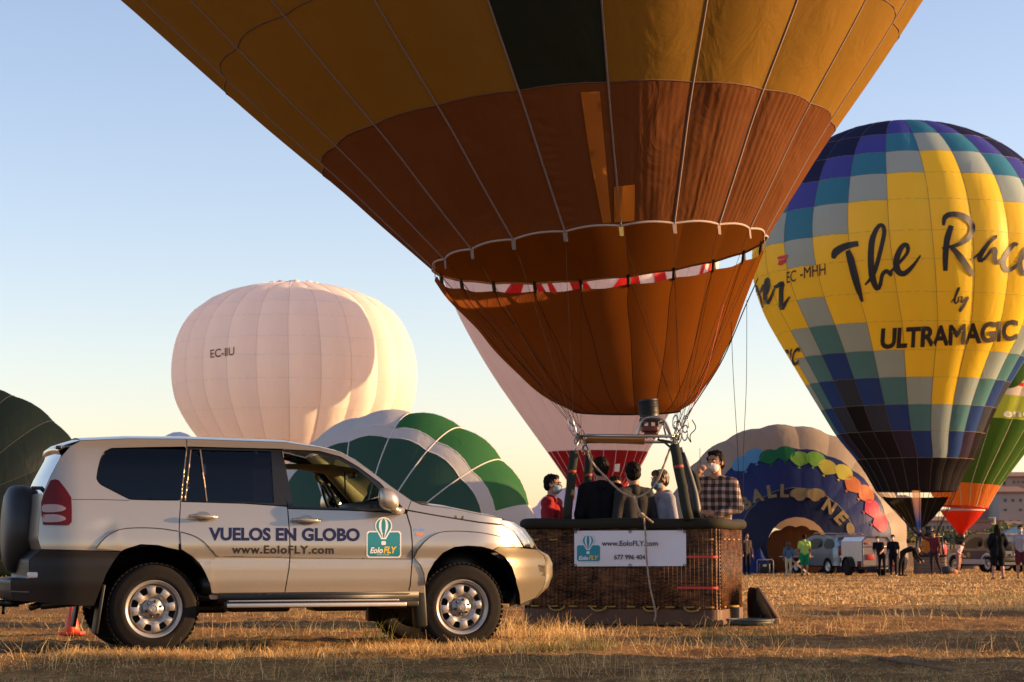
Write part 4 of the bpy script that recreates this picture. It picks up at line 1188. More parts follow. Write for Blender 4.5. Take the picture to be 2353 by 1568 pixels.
# crown ruffle
c, a_, e1, e2, r_ = we.frame(.955)
MB().tube([we.pt(.955, 24 * k / 96, .05 * math.sin(k * 1.3)) + Vector((0, 0, .06 * math.sin(k * .8))) for k in range(96)], .13, 6, closed=True).build('crown_ruffle', fw, wb)
V = [we.pt(a * 0.0, 0) for a in ()]
orr = fabric('orange_skirt', (.65, .13, .03), .4)
sk = Env(upright(YW, [(1286, 660, 690), (1240, 640, 708), (1206, 628, 722)]), 24, 0, .02)
V = [sk.pt(a / 6, 24 * b / 48) for a in range(7) for b in range(49)]
add('skirt', V, [(a * 49 + b, a * 49 + b + 1, (a + 1) * 49 + b + 1, (a + 1) * 49 + b) for a in range(6) for b in range(48)], orr, wb)

# --- red and white balloon behind the near one
YQ = 116.0
rows = [(1128, 1318, 1432), (1085, 1290, 1465), (1040, 1259, 1488), (980, 1216, 1520), (880, 1146, 1572), (780, 1085, 1612), (680, 1034, 1638), (600, 1006, 1650), (520, 996, 1654), (430, 1010, 1640), (350, 1055, 1600), (290, 1120, 1540), (255, 1210, 1450), (245, 1310, 1350)]
rw = thing('hot_air_balloon', 'white balloon with red mouth band and zigzag, standing behind the near basket', 'hot air balloon', (P(1375, 1290, YQ).x, YQ, G(5, YQ)))
qe = Env(upright(YQ, rows), 24, R(4), .02)
fpk = fabric('pinkish_white_nylon', (.72, .64, .66), .40, (.74, .64, .64), .04); frr = fabric('wine_red_nylon', (.24, .008, .014), .22)
tq = [0, qe.t_of_y(1035), qe.t_of_y(870), qe.t_of_y(760), .42, .6, .8, .995]
qo = envelope(rw, qe, tq, lambda i, j: frr if j == 0 else fpk, ms=4, ns=4, seam=SEAM_G, seam_r=.014, hseam=SEAM_G)
bq = bvh_of(qo)
Z3 = lambda x, y: (941.2 + .38 * x, 517.7 + .38 * y)
for L in ([(570, 420), (630, 330), (700, 330), (672, 420)], [(738, 330), (785, 330), (835, 420), (790, 420)], [(826, 330), (850, 330), (900, 420), (855, 420)], [(950, 290), (1030, 290), (1110, 400), (990, 400)], [(1290, 290), (1380, 290), (1400, 380), (1225, 380)], [(1474, 270), (1540, 270), (1562, 370), (1482, 370)], [(1772, 220), (1792, 220), (1768, 300), (1748, 300)], [(1822, 200), (1850, 200), (1820, 300), (1796, 300)]):
    lay('red_zigzag', loops_to_ve([[Z3(*p) for p in L]]), proj_bvh(bq, .05), ec['s'], rw, 16)
lay('data_plate', loops_to_ve([[(1413, 1066), (1424, 1065), (1422, 1083), (1411, 1083)]]), proj_bvh(bq, .05), m_wp, rw, 16)
for i in range(0, 24, 2):
    p = qe.pt(0, i); q = P(1375 + (18 if i < 12 else -18), 1230, YQ); MB().tube([q, p], .012, 4, cap=False).build('suspension_cable', cab, rw)
far_basket(rw, (P(1375, 1290, YQ).x, YQ), 1.4, 1.1, mat('old_wicker', (.16, .10, .07), .8), True, 1.9)

# --- lying balloons
def lying(root, C, ax, R0, depth, n, phi0, bul, sx, sy, bands, colf, seam=None, seam_r=.03, hole=0.02, hs=None, ns=5, ms=5):
    """half-inflated envelope on its side, its near end facing along ax"""
    ax = Vector(ax).normalized()
    st = []
    for a in np.linspace(R(180 * 0 + 4) if hole < .1 else math.asin(hole), R(170), 12):
        st.append((Vector(C) + ax * depth * math.cos(a), -ax, max(hole if a < .1 else 0, math.sin(a)) * R0))
    e = Env(st, n, phi0, bul, lying=True, sx=sx, sy=sy, ground=True)
    return e, envelope(root, e, bands, colf, ms=ms, ns=ns, seam=seam, seam_r=seam_r, hseam=hs)
YG = 96.0; s_ = YG / FPX
gc = P(898, 1290, YG); gc.z = G(gc.x, gc.y) + .5
gb = thing('lying_balloon', 'half inflated white and green balloon lying behind the car bonnet', 'hot air balloon', (gc.x, gc.y, G(gc.x, gc.y)))
gcol = dict(w=fabric('grey_white_nylon', (.58, .57, .57), .36, (.66, .62, .58)), d=fabric('bottle_green_nylon', (.028, .075, .055), .3, (.05, .13, .08)), g=fabric('leaf_green_nylon', (.035, .14, .05), .36, (.05, .24, .06)))
def gf(i, j):
    a = (7 + (i + .5) * 20) % 360
    if j == 0: return gcol['d']
    if j == 1: return gcol['w']
    if j == 2 and a < 68: return gcol['g']
    return gcol['w']
ge, go = lying(gb, gc + Vector((0, 4.2, -.3)), (-.36, -1, 0.0), 7.45, 4.6, 18, R(7), .022, .99, 1.02, [0, .305, .35, .56, .7, 1.0], gf, SEAM_G, .03, hs=SEAM_G)

YL = 92.0
lc = P(1826, 1290, YL); lc.z = G(lc.x, lc.y) + 1.1
lb = thing('lying_balloon', 'half inflated tan and dark blue balloon with a ring of painted small balloons', 'hot air balloon', (lc.x, lc.y, G(lc.x, lc.y)))
lcol = dict(t=fabric('tan_nylon', (.33, .28, .23), .34, (.55, .38, .24)), b=fabric('dark_blue_nylon', (.018, .03, .13), .3, (.03, .06, .3)), k=fabric('night_blue_nylon', (.010, .014, .05), .2))
le, lo = lying(lb, lc + Vector((0, 3.6, 0)), (.02, -1, 0.0), 5.7, 4.2, 22, R(5), .018, 1.0, 1.0, [0, .09, .245, .45, .75, 1.0], lambda i, j: lcol['k'] if j == 0 else (lcol['b'] if j == 1 else lcol['t']), None, .02, hole=.24, hs=mat('grey_thread', (.2, .18, .17), .8))
bl2 = bvh_of(lo)
Z6 = lambda x, y: (1553 + x * .3482, 800 + y * .3482)
pL = proj_bvh(bl2, .04)
ctr = (1812, 1262)
tb = [('light_blue', (.12, .32, .52), [(435, 770), (515, 717)]), ('emerald', (.02, .16, .06), [(615, 722), (720, 700)]), ('grass_green', (.16, .34, .06), [(820, 735), (920, 737)]), ('mustard', (.42, .38, .07), [(1000, 792), (1105, 825)]), ('salmon', (.50, .16, .06), [(1165, 905), (1250, 965)]), ('magenta', (.50, .03, .09), [(1290, 1060), (1345, 1150)])]
for nm, c_, L in tb:
    mm_ = fabric(nm + '_nylon', c_, .3)
    for p in L:
        x, y = Z6(*p); d = np.array([x - ctr[0], y - ctr[1]]); d /= np.linalg.norm(d); q = np.array([-d[1], d[0]])
        shape = []
        for a in np.linspace(0, 2 * math.pi, 26, endpoint=False):
            rad = math.cos(a); tan = math.sin(a)
            w_ = 23 * (1 if rad > -0.3 else 1 - (-(rad + .3)) * .75)
            shape.append(tuple(np.array([x, y]) + d * rad * 17 + q * tan * w_))
        b0 = np.array([x, y]) - d * 17
        o = lay('painted_balloon', loops_to_ve([shape]), pL, mm_, lb, 12)
        lay('painted_knot', loops_to_ve([[tuple(b0), tuple(b0 - d * 5 + q * 4), tuple(b0 - d * 5 - q * 4)]]), pL, mm_, lb, 12)
lett = fabric('ochre_letter', (.30, .22, .11), .3)
def rotlet(ch, x, y, ang, w, h):
    c_, s2 = math.cos(R(ang)), math.sin(R(ang))
    cx, cy = Z6(x, y)
    def fn(u, v):
        a_, b_ = (u - .5) * w, -(v - .5) * h
        return (cx + a_ * c_ - b_ * s2, cy + a_ * s2 + b_ * c_)
    lay('letter', text_shape(ch, fn, .05), pL, lett, lb, 10)
rotlet('B', 462, 1022, -35, 20, 26); rotlet('A', 537, 975, -14, 28, 26); rotlet('L', 632, 948, -8, 20, 26); rotlet('L', 718, 945, 2, 20, 26)
rotlet('N', 1012, 1047, 32, 27, 26); rotlet('E', 1090, 1122, 48, 22, 26)
for x, y, a_ in ((818, 968, -12), (918, 972, 14)):
    cx, cy = Z6(x, y)
    lay('letter', loops_to_ve([[(cx + 23 * math.sin(t_) * (1 if math.cos(t_) > -.3 else .62), cy - 15 * math.cos(t_)) for t_ in np.linspace(0, 6.28, 24, endpoint=False)]]), proj_bvh(bl2, .05 if a_ < 0 else .06), lett, lb, 10)
cx, cy = Z6(1150, 1195)
lay('letter', loops_to_ve([[(cx + 9 * math.sin(t_) + 4 * math.cos(t_) * -.6, cy - 15 * math.cos(t_)) for t_ in np.linspace(0, 6.28, 24, endpoint=False)]]), pL, lett, lb, 10)
# orange inner cloth seen in the mouth, with blue fabric spilling on the grass
mo = Env([(lc + Vector((0, -.5, -.7)), (0, 1, 0), 1.75), (lc + Vector((0, .4, -.7)), (0, 1, 0), 1.5), (lc + Vector((.1, 1.4, -1.0)), (0, 1, 0), .8), (lc + Vector((.1, 2.0, -1)), (0, 1, 0), .05)], 16, 0, .06, lying=True, sx=1.0, sy=.95, ground=True)
V = [mo.pt(a / 12, 16 * b / 96 if b < 96 else 16 - 1e-6) for a in range(13) for b in range(97)]
add('mouth_cloth', V, [(a * 97 + b, a * 97 + b + 1, (a + 1) * 97 + b + 1, (a + 1) * 97 + b) for a in range(12) for b in range(96)], fabric('mouth_orange', (.20, .105, .055), .3, (.4, .2, .09)), lb)
V, F = [], []
for a in range(11):
    for b in range(25):
        u, v = b / 24, a / 10
        x = P(1698 + 70 * u, 1300, YL - 1.6).x; 
        z = (1 - v) * (.9 * math.sin(math.pi * u) ** .6 + .15) * (1 + .12 * math.sin(u * 21))
        V.append((x, YL - 1.9 - 1.0 * v, G(x, YL) + .03 + z))
add('spilled_cloth', V, [(a * 25 + b, a * 25 + b + 1, (a + 1) * 25 + b + 1, (a + 1) * 25 + b) for a in range(10) for b in range(24)], lcol['b'], lb)

YD = 74.0
dc = P(-150, 1190, YD)
db = thing('lying_balloon', 'very dark green balloon lying behind the spare wheel at the left edge', 'hot air balloon', (dc.x, dc.y, G(dc.x, dc.y)))
dgm = fabric('blackish_green_nylon', (.007, .013, .011), .08)
lying(db, dc + Vector((0, 3, 0)), (0, -1, 0), 5.15, 3.6, 18, R(3), .015, 1.0, .98, [0, .12, .25, .4, .55, 1.0], lambda i, j: dgm, mat('dull_green_seam', (.015, .022, .02), .8), .015)

YS = 104.0
sc_ = P(390, 1290, YS); sc_.z = G(sc_.x, sc_.y) + 1
sb = thing('lying_balloon', 'blue and white balloon top just showing above the car roof', 'hot air balloon', (sc_.x, sc_.y, G(sc_.x, sc_.y)))
sw = fabric('cool_white_nylon', (.7, .74, .84), .45); su = fabric('dark_ink_blue_nylon', (.02, .03, .09), .3)
lying(sb, sc_ + Vector((0, 2, 0)), (0, -1, .15), 6.1, 3.0, 14, R(10), .035, .62, 1.0, [0, .2, .36, .47, .6, 1], lambda i, j: su if (j == 3 and i % 2 == 0) or j == 1 else sw)

YP = 108.0
pc = P(1330, 1290, YP); pc.z = G(pc.x, pc.y) + .6
pb_ = thing('lying_balloon', 'pale lilac balloon with orange and navy pattern, lying behind the man in red', 'hot air balloon', (pc.x, pc.y, G(pc.x, pc.y)))
pw = fabric('lilac_nylon', (.66, .62, .74), .45)
pe, po = lying(pb_, pc + Vector((0, 3, 0)), (0, -1, 0), 3.95, 3.5, 16, R(4), .04, .85, .96, [0, .2, .36, .47, .6, 1], lambda i, j: pw, None)
bp_ = bvh_of(po)
lay('orange_motif', loops_to_ve([[(1212, 1128), (1232, 1121), (1256, 1116), (1272, 1122), (1258, 1134), (1225, 1136)]]), proj_bvh(bp_, .05), ec['o'], pb_, 12)
lay('navy_motif', loops_to_ve([[(1208, 1140), (1240, 1137), (1268, 1135), (1265, 1141), (1230, 1146), (1208, 1147)]]), proj_bvh(bp_, .05), su, pb_, 12)
lay('orange_motif', loops_to_ve([[(1300, 1125), (1320, 1125), (1320, 1150), (1300, 1150)]]), proj_bvh(bp_, .05), ec['o'], pb_, 12)
# ================================================================== the silver off-road car
CA = R(18.5); YC = 17.6
_rw = P(354, 1400, YC)                               # rear wheel centre on the near side plane
h_ = Vector((math.cos(CA), math.sin(CA), 0)); n_ = Vector((math.sin(CA), -math.cos(CA), 0))
W0 = 0.925
Oc = Vector((_rw.x, _rw.y, 0)) - n_ * W0
ZC = G(Oc.x + 1.3, Oc.y + .4)
car = thing('car', 'silver off-road car with dark tinted windows and black rear bumper, parked in the foreground', 'car', (Oc.x, Oc.y, ZC), CA)
WMc = WM[car.name]; IC = WMc.inverted(); IC3 = IC.to_3x3()
CL = IC @ CAMP
def wd(s, z):
    w = W0
    if z > 1.03: w -= .17 * (z - 1.03) + .14 * (z - 1.03) ** 2
    if z > 1.60: w -= .9 * (z - 1.60) ** 2 * 1.5
    if z < .80: w += .010 * min(1, (.80 - z) / .02)
    if z < .62: w -= (.62 - z) * .22
    if .83 < z < 1.03: w += .012 * math.sin((z - .83) / .2 * math.pi)
    w += -.010 * math.exp(-((s + .41) / .10) ** 2 - ((z - 1.09) / .045) ** 2) + .006 * math.exp(-((s + .33) / .035) ** 2 - ((z - 1.06) / .07) ** 2)
    if s > 2.85: w -= .50 * max(0, (s - 2.85) / .80) ** 2.2
    if s < -.62: w -= .30 * ((-.62 - s) / .62) ** 2
    return w
def c2l(px, py, off=0.0, w=None):
    """picture point -> point on the car's near side, in car space"""
    d = IC3 @ ray(px, py)
    ww = W0
    for _ in range(14):
        t = (-(ww + off) - CL.y) / d.y
        q = CL + d * t
        ww = w if w is not None else wd(q.x, q.z)
    return q
A_ = lambda x, y: (x * .3301, 988.3 + y * .3301)
B_ = lambda x, y: (611.8 + x * .3301, 988.3 + y * .3301)
paint = mat('silver_paint', (.42, .372, .305), .28, metal=.62, coat=.6, var=.03, scale=2)
def dusty(m):
    t = m.node_tree; b = t.nodes['Principled BSDF']; src = b.inputs['Base Color'].links[0].from_socket
    tc = t.nodes.new('ShaderNodeTexCoord'); sp = t.nodes.new('ShaderNodeSeparateXYZ'); t.links.new(tc.outputs['Object'], sp.inputs[0])
    nz = t.nodes.new('ShaderNodeTexNoise'); nz.inputs['Scale'].default_value = 5; nz.inputs['Detail'].default_value = 8; nz.inputs['Roughness'].default_value = .7; t.links.new(tc.outputs['Object'], nz.inputs[0])
    mr = t.nodes.new('ShaderNodeMapRange'); mr.inputs['From Min'].default_value = .95; mr.inputs['From Max'].default_value = .35; mr.inputs['To Max'].default_value = 1.1; t.links.new(sp.outputs['Z'], mr.inputs['Value'])
    mu = t.nodes.new('ShaderNodeMath'); mu.operation = 'MULTIPLY'; mu.use_clamp = True; t.links.new(mr.outputs[0], mu.inputs[0]); t.links.new(nz.outputs['Fac'], mu.inputs[1])
    ad = t.nodes.new('ShaderNodeMath'); ad.operation = 'MULTIPLY'; ad.inputs[1].default_value = .75; t.links.new(mu.outputs[0], ad.inputs[0])
    mx = t.nodes.new('ShaderNodeMix'); mx.data_type = 'RGBA'; t.links.new(ad.outputs[0], mx.inputs['Factor']); t.links.new(src, mx.inputs['A']); mx.inputs['B'].default_value = (.22, .155, .10, 1)
    t.links.new(mx.outputs['Result'], b.inputs['Base Color'])
    m2 = t.nodes.new('ShaderNodeMath'); m2.operation = 'MULTIPLY_ADD'; m2.inputs[1].default_value = -.7; m2.inputs[2].default_value = b.inputs['Metallic'].default_value; m2.use_clamp = True
    t.links.new(ad.outputs[0], m2.inputs[0]); t.links.new(m2.outputs[0], b.inputs['Metallic'])
    m3 = t.nodes.new('ShaderNodeMath'); m3.operation = 'MULTIPLY_ADD'; m3.inputs[1].default_value = .5; m3.inputs[2].default_value = b.inputs['Roughness'].default_value; m3.use_clamp = True
    t.links.new(ad.outputs[0], m3.inputs[0]); t.links.new(m3.outputs[0], b.inputs['Roughness'])
dusty(paint)
blk = mat('black_trim', (.005, .005, .005), .4, var=.1)
blkp = mat('black_plastic', (.010, .0085, .008), .5, var=.2, bump=.05, spec=.35)
gryp = mat('grey_gold_plastic', (.15, .125, .085), .36, metal=.5, var=.05)
chrome = mat('chrome', (.6, .58, .55), .12, metal=1)
rub = mat('dusty_rubber', (.011, .009, .0075), .85, var=.5, bump=.3, spec=.2)
tglass = glass('tinted_glass', (.006, .006, .008), .015, .015)
cglass = glass('clear_green_glass', (.45, .62, .52), .01, .04)
def mirror_obj(o):
    me = o.data.copy(); c = bpy.data.objects.new(o.name.split('.')[0], me); COL.objects.link(c)
    co = np.zeros(len(me.vertices) * 3); me.vertices.foreach_get('co', co); co = co.reshape(-1, 3); co[:, 1] *= -1
    me.vertices.foreach_set('co', co.ravel()); me.flip_normals(); me.update()
    c.parent = o.parent; WM[c.name] = WMc.copy()
    return c
NEARP = []
def panel(name, loops, m, off=0.0, grid=9, gap=.9, skirt=.022, wfix=None, both=True, keep=True, fold=True, sm=0, parent=None):
    """painted panel: loops of picture points; the first is the outline, others are holes"""
    LL = []
    for k, L in enumerate(loops):
        L = np.array(L, float)
        if sm: L = smooth_poly(L, sm)
        L = resample(L, 5)
        if gap: L = inset(L, gap if k == 0 else -gap)
        LL.append(L)
    V, E = loops_to_ve(LL)
    v2, f2 = cdt(V, E, grid)
    P3 = [c2l(x, y, off, wfix) for x, y in v2]
    F = [tuple(f) for f in f2]
    # orient outward (-y)
    F2 = []
    for f in F:
        a, b, c = (P3[i] for i in f)
        F2.append(f if (b - a).cross(c - a).y < 0 else (f[0], f[2], f[1]))
    V3 = [tuple(p) for p in P3]
    if fold:
        for L in LL:
            b = len(V3); n = len(L)
            for x, y in L:
                p = c2l(x, y, off, wfix); V3.append(tuple(p))
            for x, y in L:
                p = c2l(x, y, off, wfix); V3.append((p.x, p.y + skirt, p.z))
            F2 += [(b + i, b + (i + 1) % n, b + n + (i + 1) % n, b + n + i) for i in range(n)]
    o = add(name, V3, F2, m, parent or car, world=False)
    if keep: NEARP.append(o)
    if both: mirror_obj(o)
    return o
# ---- outline of the side
top_edge = [A_(430, 112), A_(560, 73), A_(900, 59), A_(1300, 62), A_(1996, 85), B_(200, 95), B_(370, 120), B_(500, 150), B_(620, 210), B_(760, 310), B_(880, 400), B_(1010, 490)]
hood_edge = [B_(1010, 490), B_(1080, 520), B_(1300, 548), B_(1500, 590), B_(1640, 618)]
quarter = [A_(286, 832), A_(262, 760), A_(270, 640), A_(285, 540), A_(300, 440), A_(345, 330), A_(420, 190), A_(490, 112), A_(560, 74), A_(900, 59), A_(1300, 62), A_(1300, 118), A_(1258, 492), A_(1250, 600), A_(1247, 700), A_(1254, 790), A_(1215, 832), A_(1100, 802), A_(980, 796), A_(880, 826), A_(845, 846)]
qwin = [A_(775, 128), A_(1000, 122), A_(1296, 118), A_(1256, 490), A_(1080, 489), A_(905, 484), A_(860, 462), A_(700, 380), A_(672, 345), A_(680, 280), A_(700, 200), A_(728, 150)]
qwin = [tuple(q) for q in smooth_poly(resample(qwin, 16), 2)]
panel('quarter_panel', [quarter, qwin], paint, skirt=.03)
rail_in = [B_(955, 548), B_(845, 428), B_(790, 368), B_(640, 258), B_(520, 188), B_(370, 148), B_(115, 136), A_(1990, 134), A_(1300, 117)]
panel('roof_rail', [[A_(1300, 62)] + top_edge[4:] + [B_(985, 560)] + rail_in], paint)
rdoor = [A_(1258, 499), A_(1700, 512), A_(1996, 533), B_(148, 548), B_(160, 700), B_(166, 850), B_(158, 960), B_(128, 1136), A_(1800, 1141), A_(1482, 1142), A_(1475, 1090), A_(1440, 1000), A_(1400, 930), A_(1345, 880), A_(1262, 822), A_(1252, 780), A_(1248, 700), A_(1252, 600)]
o_rd = panel('door', [rdoor], paint)
fdoor = [B_(150, 549), B_(560, 560), B_(975, 582), B_(1005, 680), B_(1015, 780), B_(1015, 900), B_(1008, 1000), B_(1000, 1085), B_(985, 1136), B_(130, 1136), B_(160, 960), B_(168, 850), B_(162, 700)]
o_fd = panel('door', [fdoor], paint)
fender = [B_(985, 562), B_(1200, 600), B_(1480, 645), B_(1640, 664), B_(1715, 706), B_(1757, 760), B_(1790, 815), B_(1740, 817), B_(1620, 812), B_(1580, 836), B_(1500, 812), B_(1400, 806), B_(1310, 815), B_(1230, 856), B_(1170, 920), B_(1125, 1000), B_(1104, 1090), B_(1100, 1136), B_(988, 1136), B_(1003, 1085), B_(1018, 900), B_(1018, 780), B_(1008, 680), B_(980, 582)]
panel('fender', [fender], paint)
panel('bonnet_side', [hood_edge + [B_(1640, 657), B_(1480, 640), B_(1200, 596), B_(985, 557)]], paint)
# rocker
panel('sill', [[A_(1455, 1147), B_(1040, 1138), B_(1040, 1166), A_(1462, 1180)]], paint, gap=.3, off=-.012)
# raised wheel-arch mouldings
panel('wheel_arch', [[A_(668, 826), A_(720, 758), A_(800, 702), A_(900, 681), A_(1100, 683), A_(1244, 706), A_(1244, 835), A_(1180, 822), A_(1100, 802), A_(980, 796), A_(880, 826), A_(845, 842)]], paint, off=.016, gap=.4, skirt=.02)
panel('wheel_arch', [[A_(1258, 710), A_(1340, 732), A_(1400, 765), A_(1450, 812), A_(1510, 882), A_(1470, 925), A_(1478, 1000), A_(1490, 1120), A_(1474, 1138), A_(1462, 1070), A_(1432, 1000), A_(1395, 935), A_(1340, 880), A_(1262, 830)]], paint, off=.016, gap=.4, skirt=.02)
panel('wheel_arch', [[B_(1030, 892), B_(1060, 830), B_(1120, 760), B_(1200, 712), B_(1300, 704), B_(1400, 707), B_(1500, 715), B_(1650, 745), B_(1735, 812), B_(1620, 812), B_(1580, 834), B_(1500, 812), B_(1400, 806), B_(1310, 815), B_(1230, 856), B_(1170, 920), B_(1125, 1000), B_(1108, 1080), B_(1100, 1000), B_(1075, 940)]], paint, off=.016, gap=.4, skirt=.02)
# dark grooves along the arch mouldings and other shut lines
groove = mat('shut_line', (.02, .015, .012), .7)
def shut(pts, w=2.0, off=.0195):
    q = smooth_poly(pts, 2, False); d = np.gradient(q, axis=0); d /= np.linalg.norm(d, axis=1, keepdims=True); nn = np.stack([-d[:, 1], d[:, 0]], 1)
    panel('shut_line', [list(map(tuple, q + nn * w * .5)) + list(map(tuple, (q - nn * w * .5)[::-1]))], groove, off=off, gap=0, grid=0, skirt=.004, keep=False)
shut([A_(672, 822), A_(722, 757), A_(802, 701), A_(900, 680), A_(1100, 682), A_(1244, 705)])
shut([A_(1258, 709), A_(1340, 731), A_(1402, 764), A_(1452, 811), A_(1512, 880)])
shut([B_(1030, 892), B_(1060, 829), B_(1120, 759), B_(1200, 711), B_(1300, 703), B_(1400, 706), B_(1500, 714), B_(1650, 744), B_(1735, 811)], 1.6)
shut([A_(505, 484), A_(700, 484), A_(900, 490)], 1.2, .002)
shut([A_(1474, 1140), B_(400, 1142), B_(1000, 1140)], 2.4, .013)
shut([B_(985, 556), B_(1200, 598), B_(1480, 641), B_(1640, 659)], 1.6, .003)
# lower door moulding ridge
for L in ([A_(1512, 876), A_(1990, 882), B_(160, 885), B_(160, 894), A_(1990, 890), A_(1515, 884)], [B_(170, 885), B_(1012, 894), B_(1012, 902), B_(170, 893)]):
    panel('side_moulding', [L], mat('bronze_groove', (.16, .13, .10), .5), off=.007, gap=0, grid=0, skirt=.008)
# windows
panel('quarter_window', [inset(resample(qwin, 12), 1.0)], tglass, off=-.012, gap=.3, skirt=.004)
fr_r = [A_(1304, 120), A_(1990, 138), B_(108, 140), B_(148, 547), A_(1996, 531), A_(1700, 510), A_(1262, 497)]
p1_ = [A_(1330, 142), A_(1385, 142), A_(1436, 493), A_(1294, 490)]; p2_ = [A_(1402, 143), A_(1884, 152), A_(1905, 508), A_(1700, 500), A_(1445, 494)]
panel('window_frame', [fr_r, p1_, p2_], blk, off=-.004)
panel('window_pane', [p1_], tglass, off=-.014, gap=-.6, skirt=.004); panel('window_pane', [p2_], tglass, off=-.014, gap=-.6, skirt=.004)
for L in ([A_(1326, 138), A_(1333, 138), A_(1294, 494), A_(1286, 494)], [A_(1391, 138), A_(1399, 138), A_(1445, 497), A_(1437, 497)], [A_(1299, 120), A_(1304, 120), A_(1264, 497), A_(1258, 497)]):
    panel('bright_strip', [L], mat('bronze_strip', (.34, .24, .15), .35, metal=.6), off=.004, gap=0, grid=0, skirt=.008)
fr_f = [B_(60, 138), B_(115, 137), B_(370, 149), B_(520, 189), B_(640, 259), B_(790, 369), B_(845, 429), B_(960, 552), B_(975, 580), B_(560, 558), B_(152, 547)]
fopen = [B_(118, 152), B_(250, 158), B_(370, 172), B_(520, 214), B_(640, 286), B_(760, 392), B_(850, 500), B_(862, 548), B_(500, 538), B_(190, 529)]
panel('window_frame', [fr_f, fopen], blk, off=-.004)
panel('bright_strip', [[B_(112, 150), B_(118, 150), B_(124, 190), B_(118, 190)]], mat('bronze_strip', (.34, .24, .15), .35, metal=.6), off=.003, gap=0, grid=0, skirt=.006)
# lamps and bumpers
hl = glass('lamp_lens', (.85, .85, .82), .05, .16)
hlamp = [B_(1625, 620), B_(1720, 641), B_(1800, 690), B_(1850, 760), B_(1882, 829), B_(1800, 818), B_(1760, 760), B_(1720, 704), B_(1640, 659)]
panel('headlight', [hlamp], hl, off=.004, gap=.3, skirt=.01)
panel('headlight_bowl', [inset(resample(hlamp, 9), 2.0)], chrome, off=-.035, gap=0, skirt=.02)
panel('front_bumper', [[B_(1620, 811), B_(1740, 818), B_(1884, 832), B_(1932, 870), B_(1950, 930), B_(1950, 1020), B_(1930, 1100), B_(1872, 1170), B_(1770, 1217), B_(1700, 1226), B_(1736, 1130), B_(1738, 1040), B_(1708, 950), B_(1655, 880), B_(1582, 838)]], gryp, off=.012, skirt=.06)
panel('fog_lamp', [[B_(1898, 952), B_(1940, 950), B_(1944, 1024), B_(1922, 1016), B_(1906, 990)]], hl, off=.016, gap=0, skirt=.006)
panel('fog_lamp_slot', [[B_(1896, 940), B_(1942, 944), B_(1942, 951), B_(1898, 951)]], blk, off=.018, gap=0, grid=0, skirt=.006)
panel('front_skirt', [[B_(1704, 1222), B_(1772, 1214), B_(1850, 1182), B_(1830, 1215), B_(1690, 1238)]], blkp, off=-.02, gap=0)
rbump = [A_(289, 833), A_(560, 839), A_(845, 846), A_(790, 920), A_(740, 1005), A_(705, 1100), A_(655, 1226), A_(560, 1227), A_(400, 1214), A_(180, 1196), A_(100, 1190), A_(76, 1130), A_(74, 1045), A_(200, 1035), A_(200, 905)]
panel('rear_bumper', [rbump], blkp, off=.012, skirt=.06)
panel('bumper_top', [[A_(76, 1120), A_(200, 1124), A_(200, 1132), A_(77, 1128)]], mat('grey_rub', (.12, .12, .12), .5), off=.016, gap=0, grid=0, skirt=.006)
red = mat('red_lens', (.11, .003, .002), .25, coat=0, var=.3, scale=20, spec=.3); smoke = mat('pink_clear_lens', (.36, .24, .21), .15, coat=.5)
tl_ = [A_(385, 342), A_(410, 350), A_(455, 405), A_(497, 470), A_(501, 560), A_(500, 640), A_(478, 662), A_(300, 660), A_(288, 600), A_(288, 500), A_(312, 430), A_(352, 350)]
panel('tail_light', [tl_], red, off=.014, gap=.2, skirt=.03)
for yy in (546, 616):
    panel('reversing_lamp', [[A_(290, yy - 24), A_(340, yy - 30), A_(420, yy - 26), A_(470, yy + 2), A_(420, yy + 24), A_(340, yy + 28), A_(290, yy + 24)]], smoke, off=.022, gap=0, skirt=.012, sm=1)
# inner shell so that gaps read dark
inner = [A_(300, 832)] + [A_(280, 640), A_(345, 345), A_(425, 200), A_(562, 84), A_(1300, 70), B_(200, 103), B_(500, 160), B_(760, 322), B_(1005, 498), B_(1300, 556), B_(1640, 640), B_(1730, 712), B_(1790, 820), B_(1700, 826), B_(1580, 836), B_(1500, 806), B_(1400, 798), B_(1300, 806), B_(1220, 848), B_(1155, 920), B_(1112, 1000), B_(1092, 1136), A_(1495, 1138), A_(1475, 1070), A_(1405, 925), A_(1340, 872), A_(1215, 822), A_(1100, 792), A_(980, 786), A_(860, 820)]
holes = [inset(resample(qwin, 12), 3), inset(resample(p1_, 12), 3), inset(resample(p2_, 12), 3), inset(resample(fopen, 12), -2)]
panel('inner_shell', [inner] + [list(map(tuple, h)) for h in holes], blk, off=-.032, gap=0, skirt=.02, keep=False)

# ---- surfaces across the car
def cross(name, edge, m, bulge, axis, nu=14, off=-.002, pw=2.4, rng=(-1, 1), inward=0, dense=8):
    L = resample(edge, dense, False)
    V = []
    E3 = [c2l(x, y, off) for x, y in L]
    for p in E3:
        for k in range(nu + 1):
            u = rng[0] + (rng[1] - rng[0]) * k / nu
            b = bulge * (1 - abs(u) ** pw)
            V.append((p.x + b * axis[0], p.y * -u if False else p.y * u * (1 - inward), p.z + b * axis[1]))
    n = nu + 1
    F = [(i * n + k, i * n + k + 1, (i + 1) * n + k + 1, (i + 1) * n + k) for i in range(len(E3) - 1) for k in range(nu)]
    return add(name, V, F, m, car, world=False)
cross('roof', top_edge[1:7], paint, .045, (0, 1))
cross('windscreen_header', top_edge[6:8], paint, .05, (.25, .9))
cross('windscreen', [B_(515, 156), B_(620, 210), B_(760, 310), B_(880, 400), B_(985, 478)], cglass, .085, (.8, .45), rng=(-.93, .93), pw=2.2)
for r_ in ((-1, -.93), (.93, 1)): cross('windscreen_pillar', top_edge[7:], paint, .085, (.8, .45), nu=3, rng=r_)
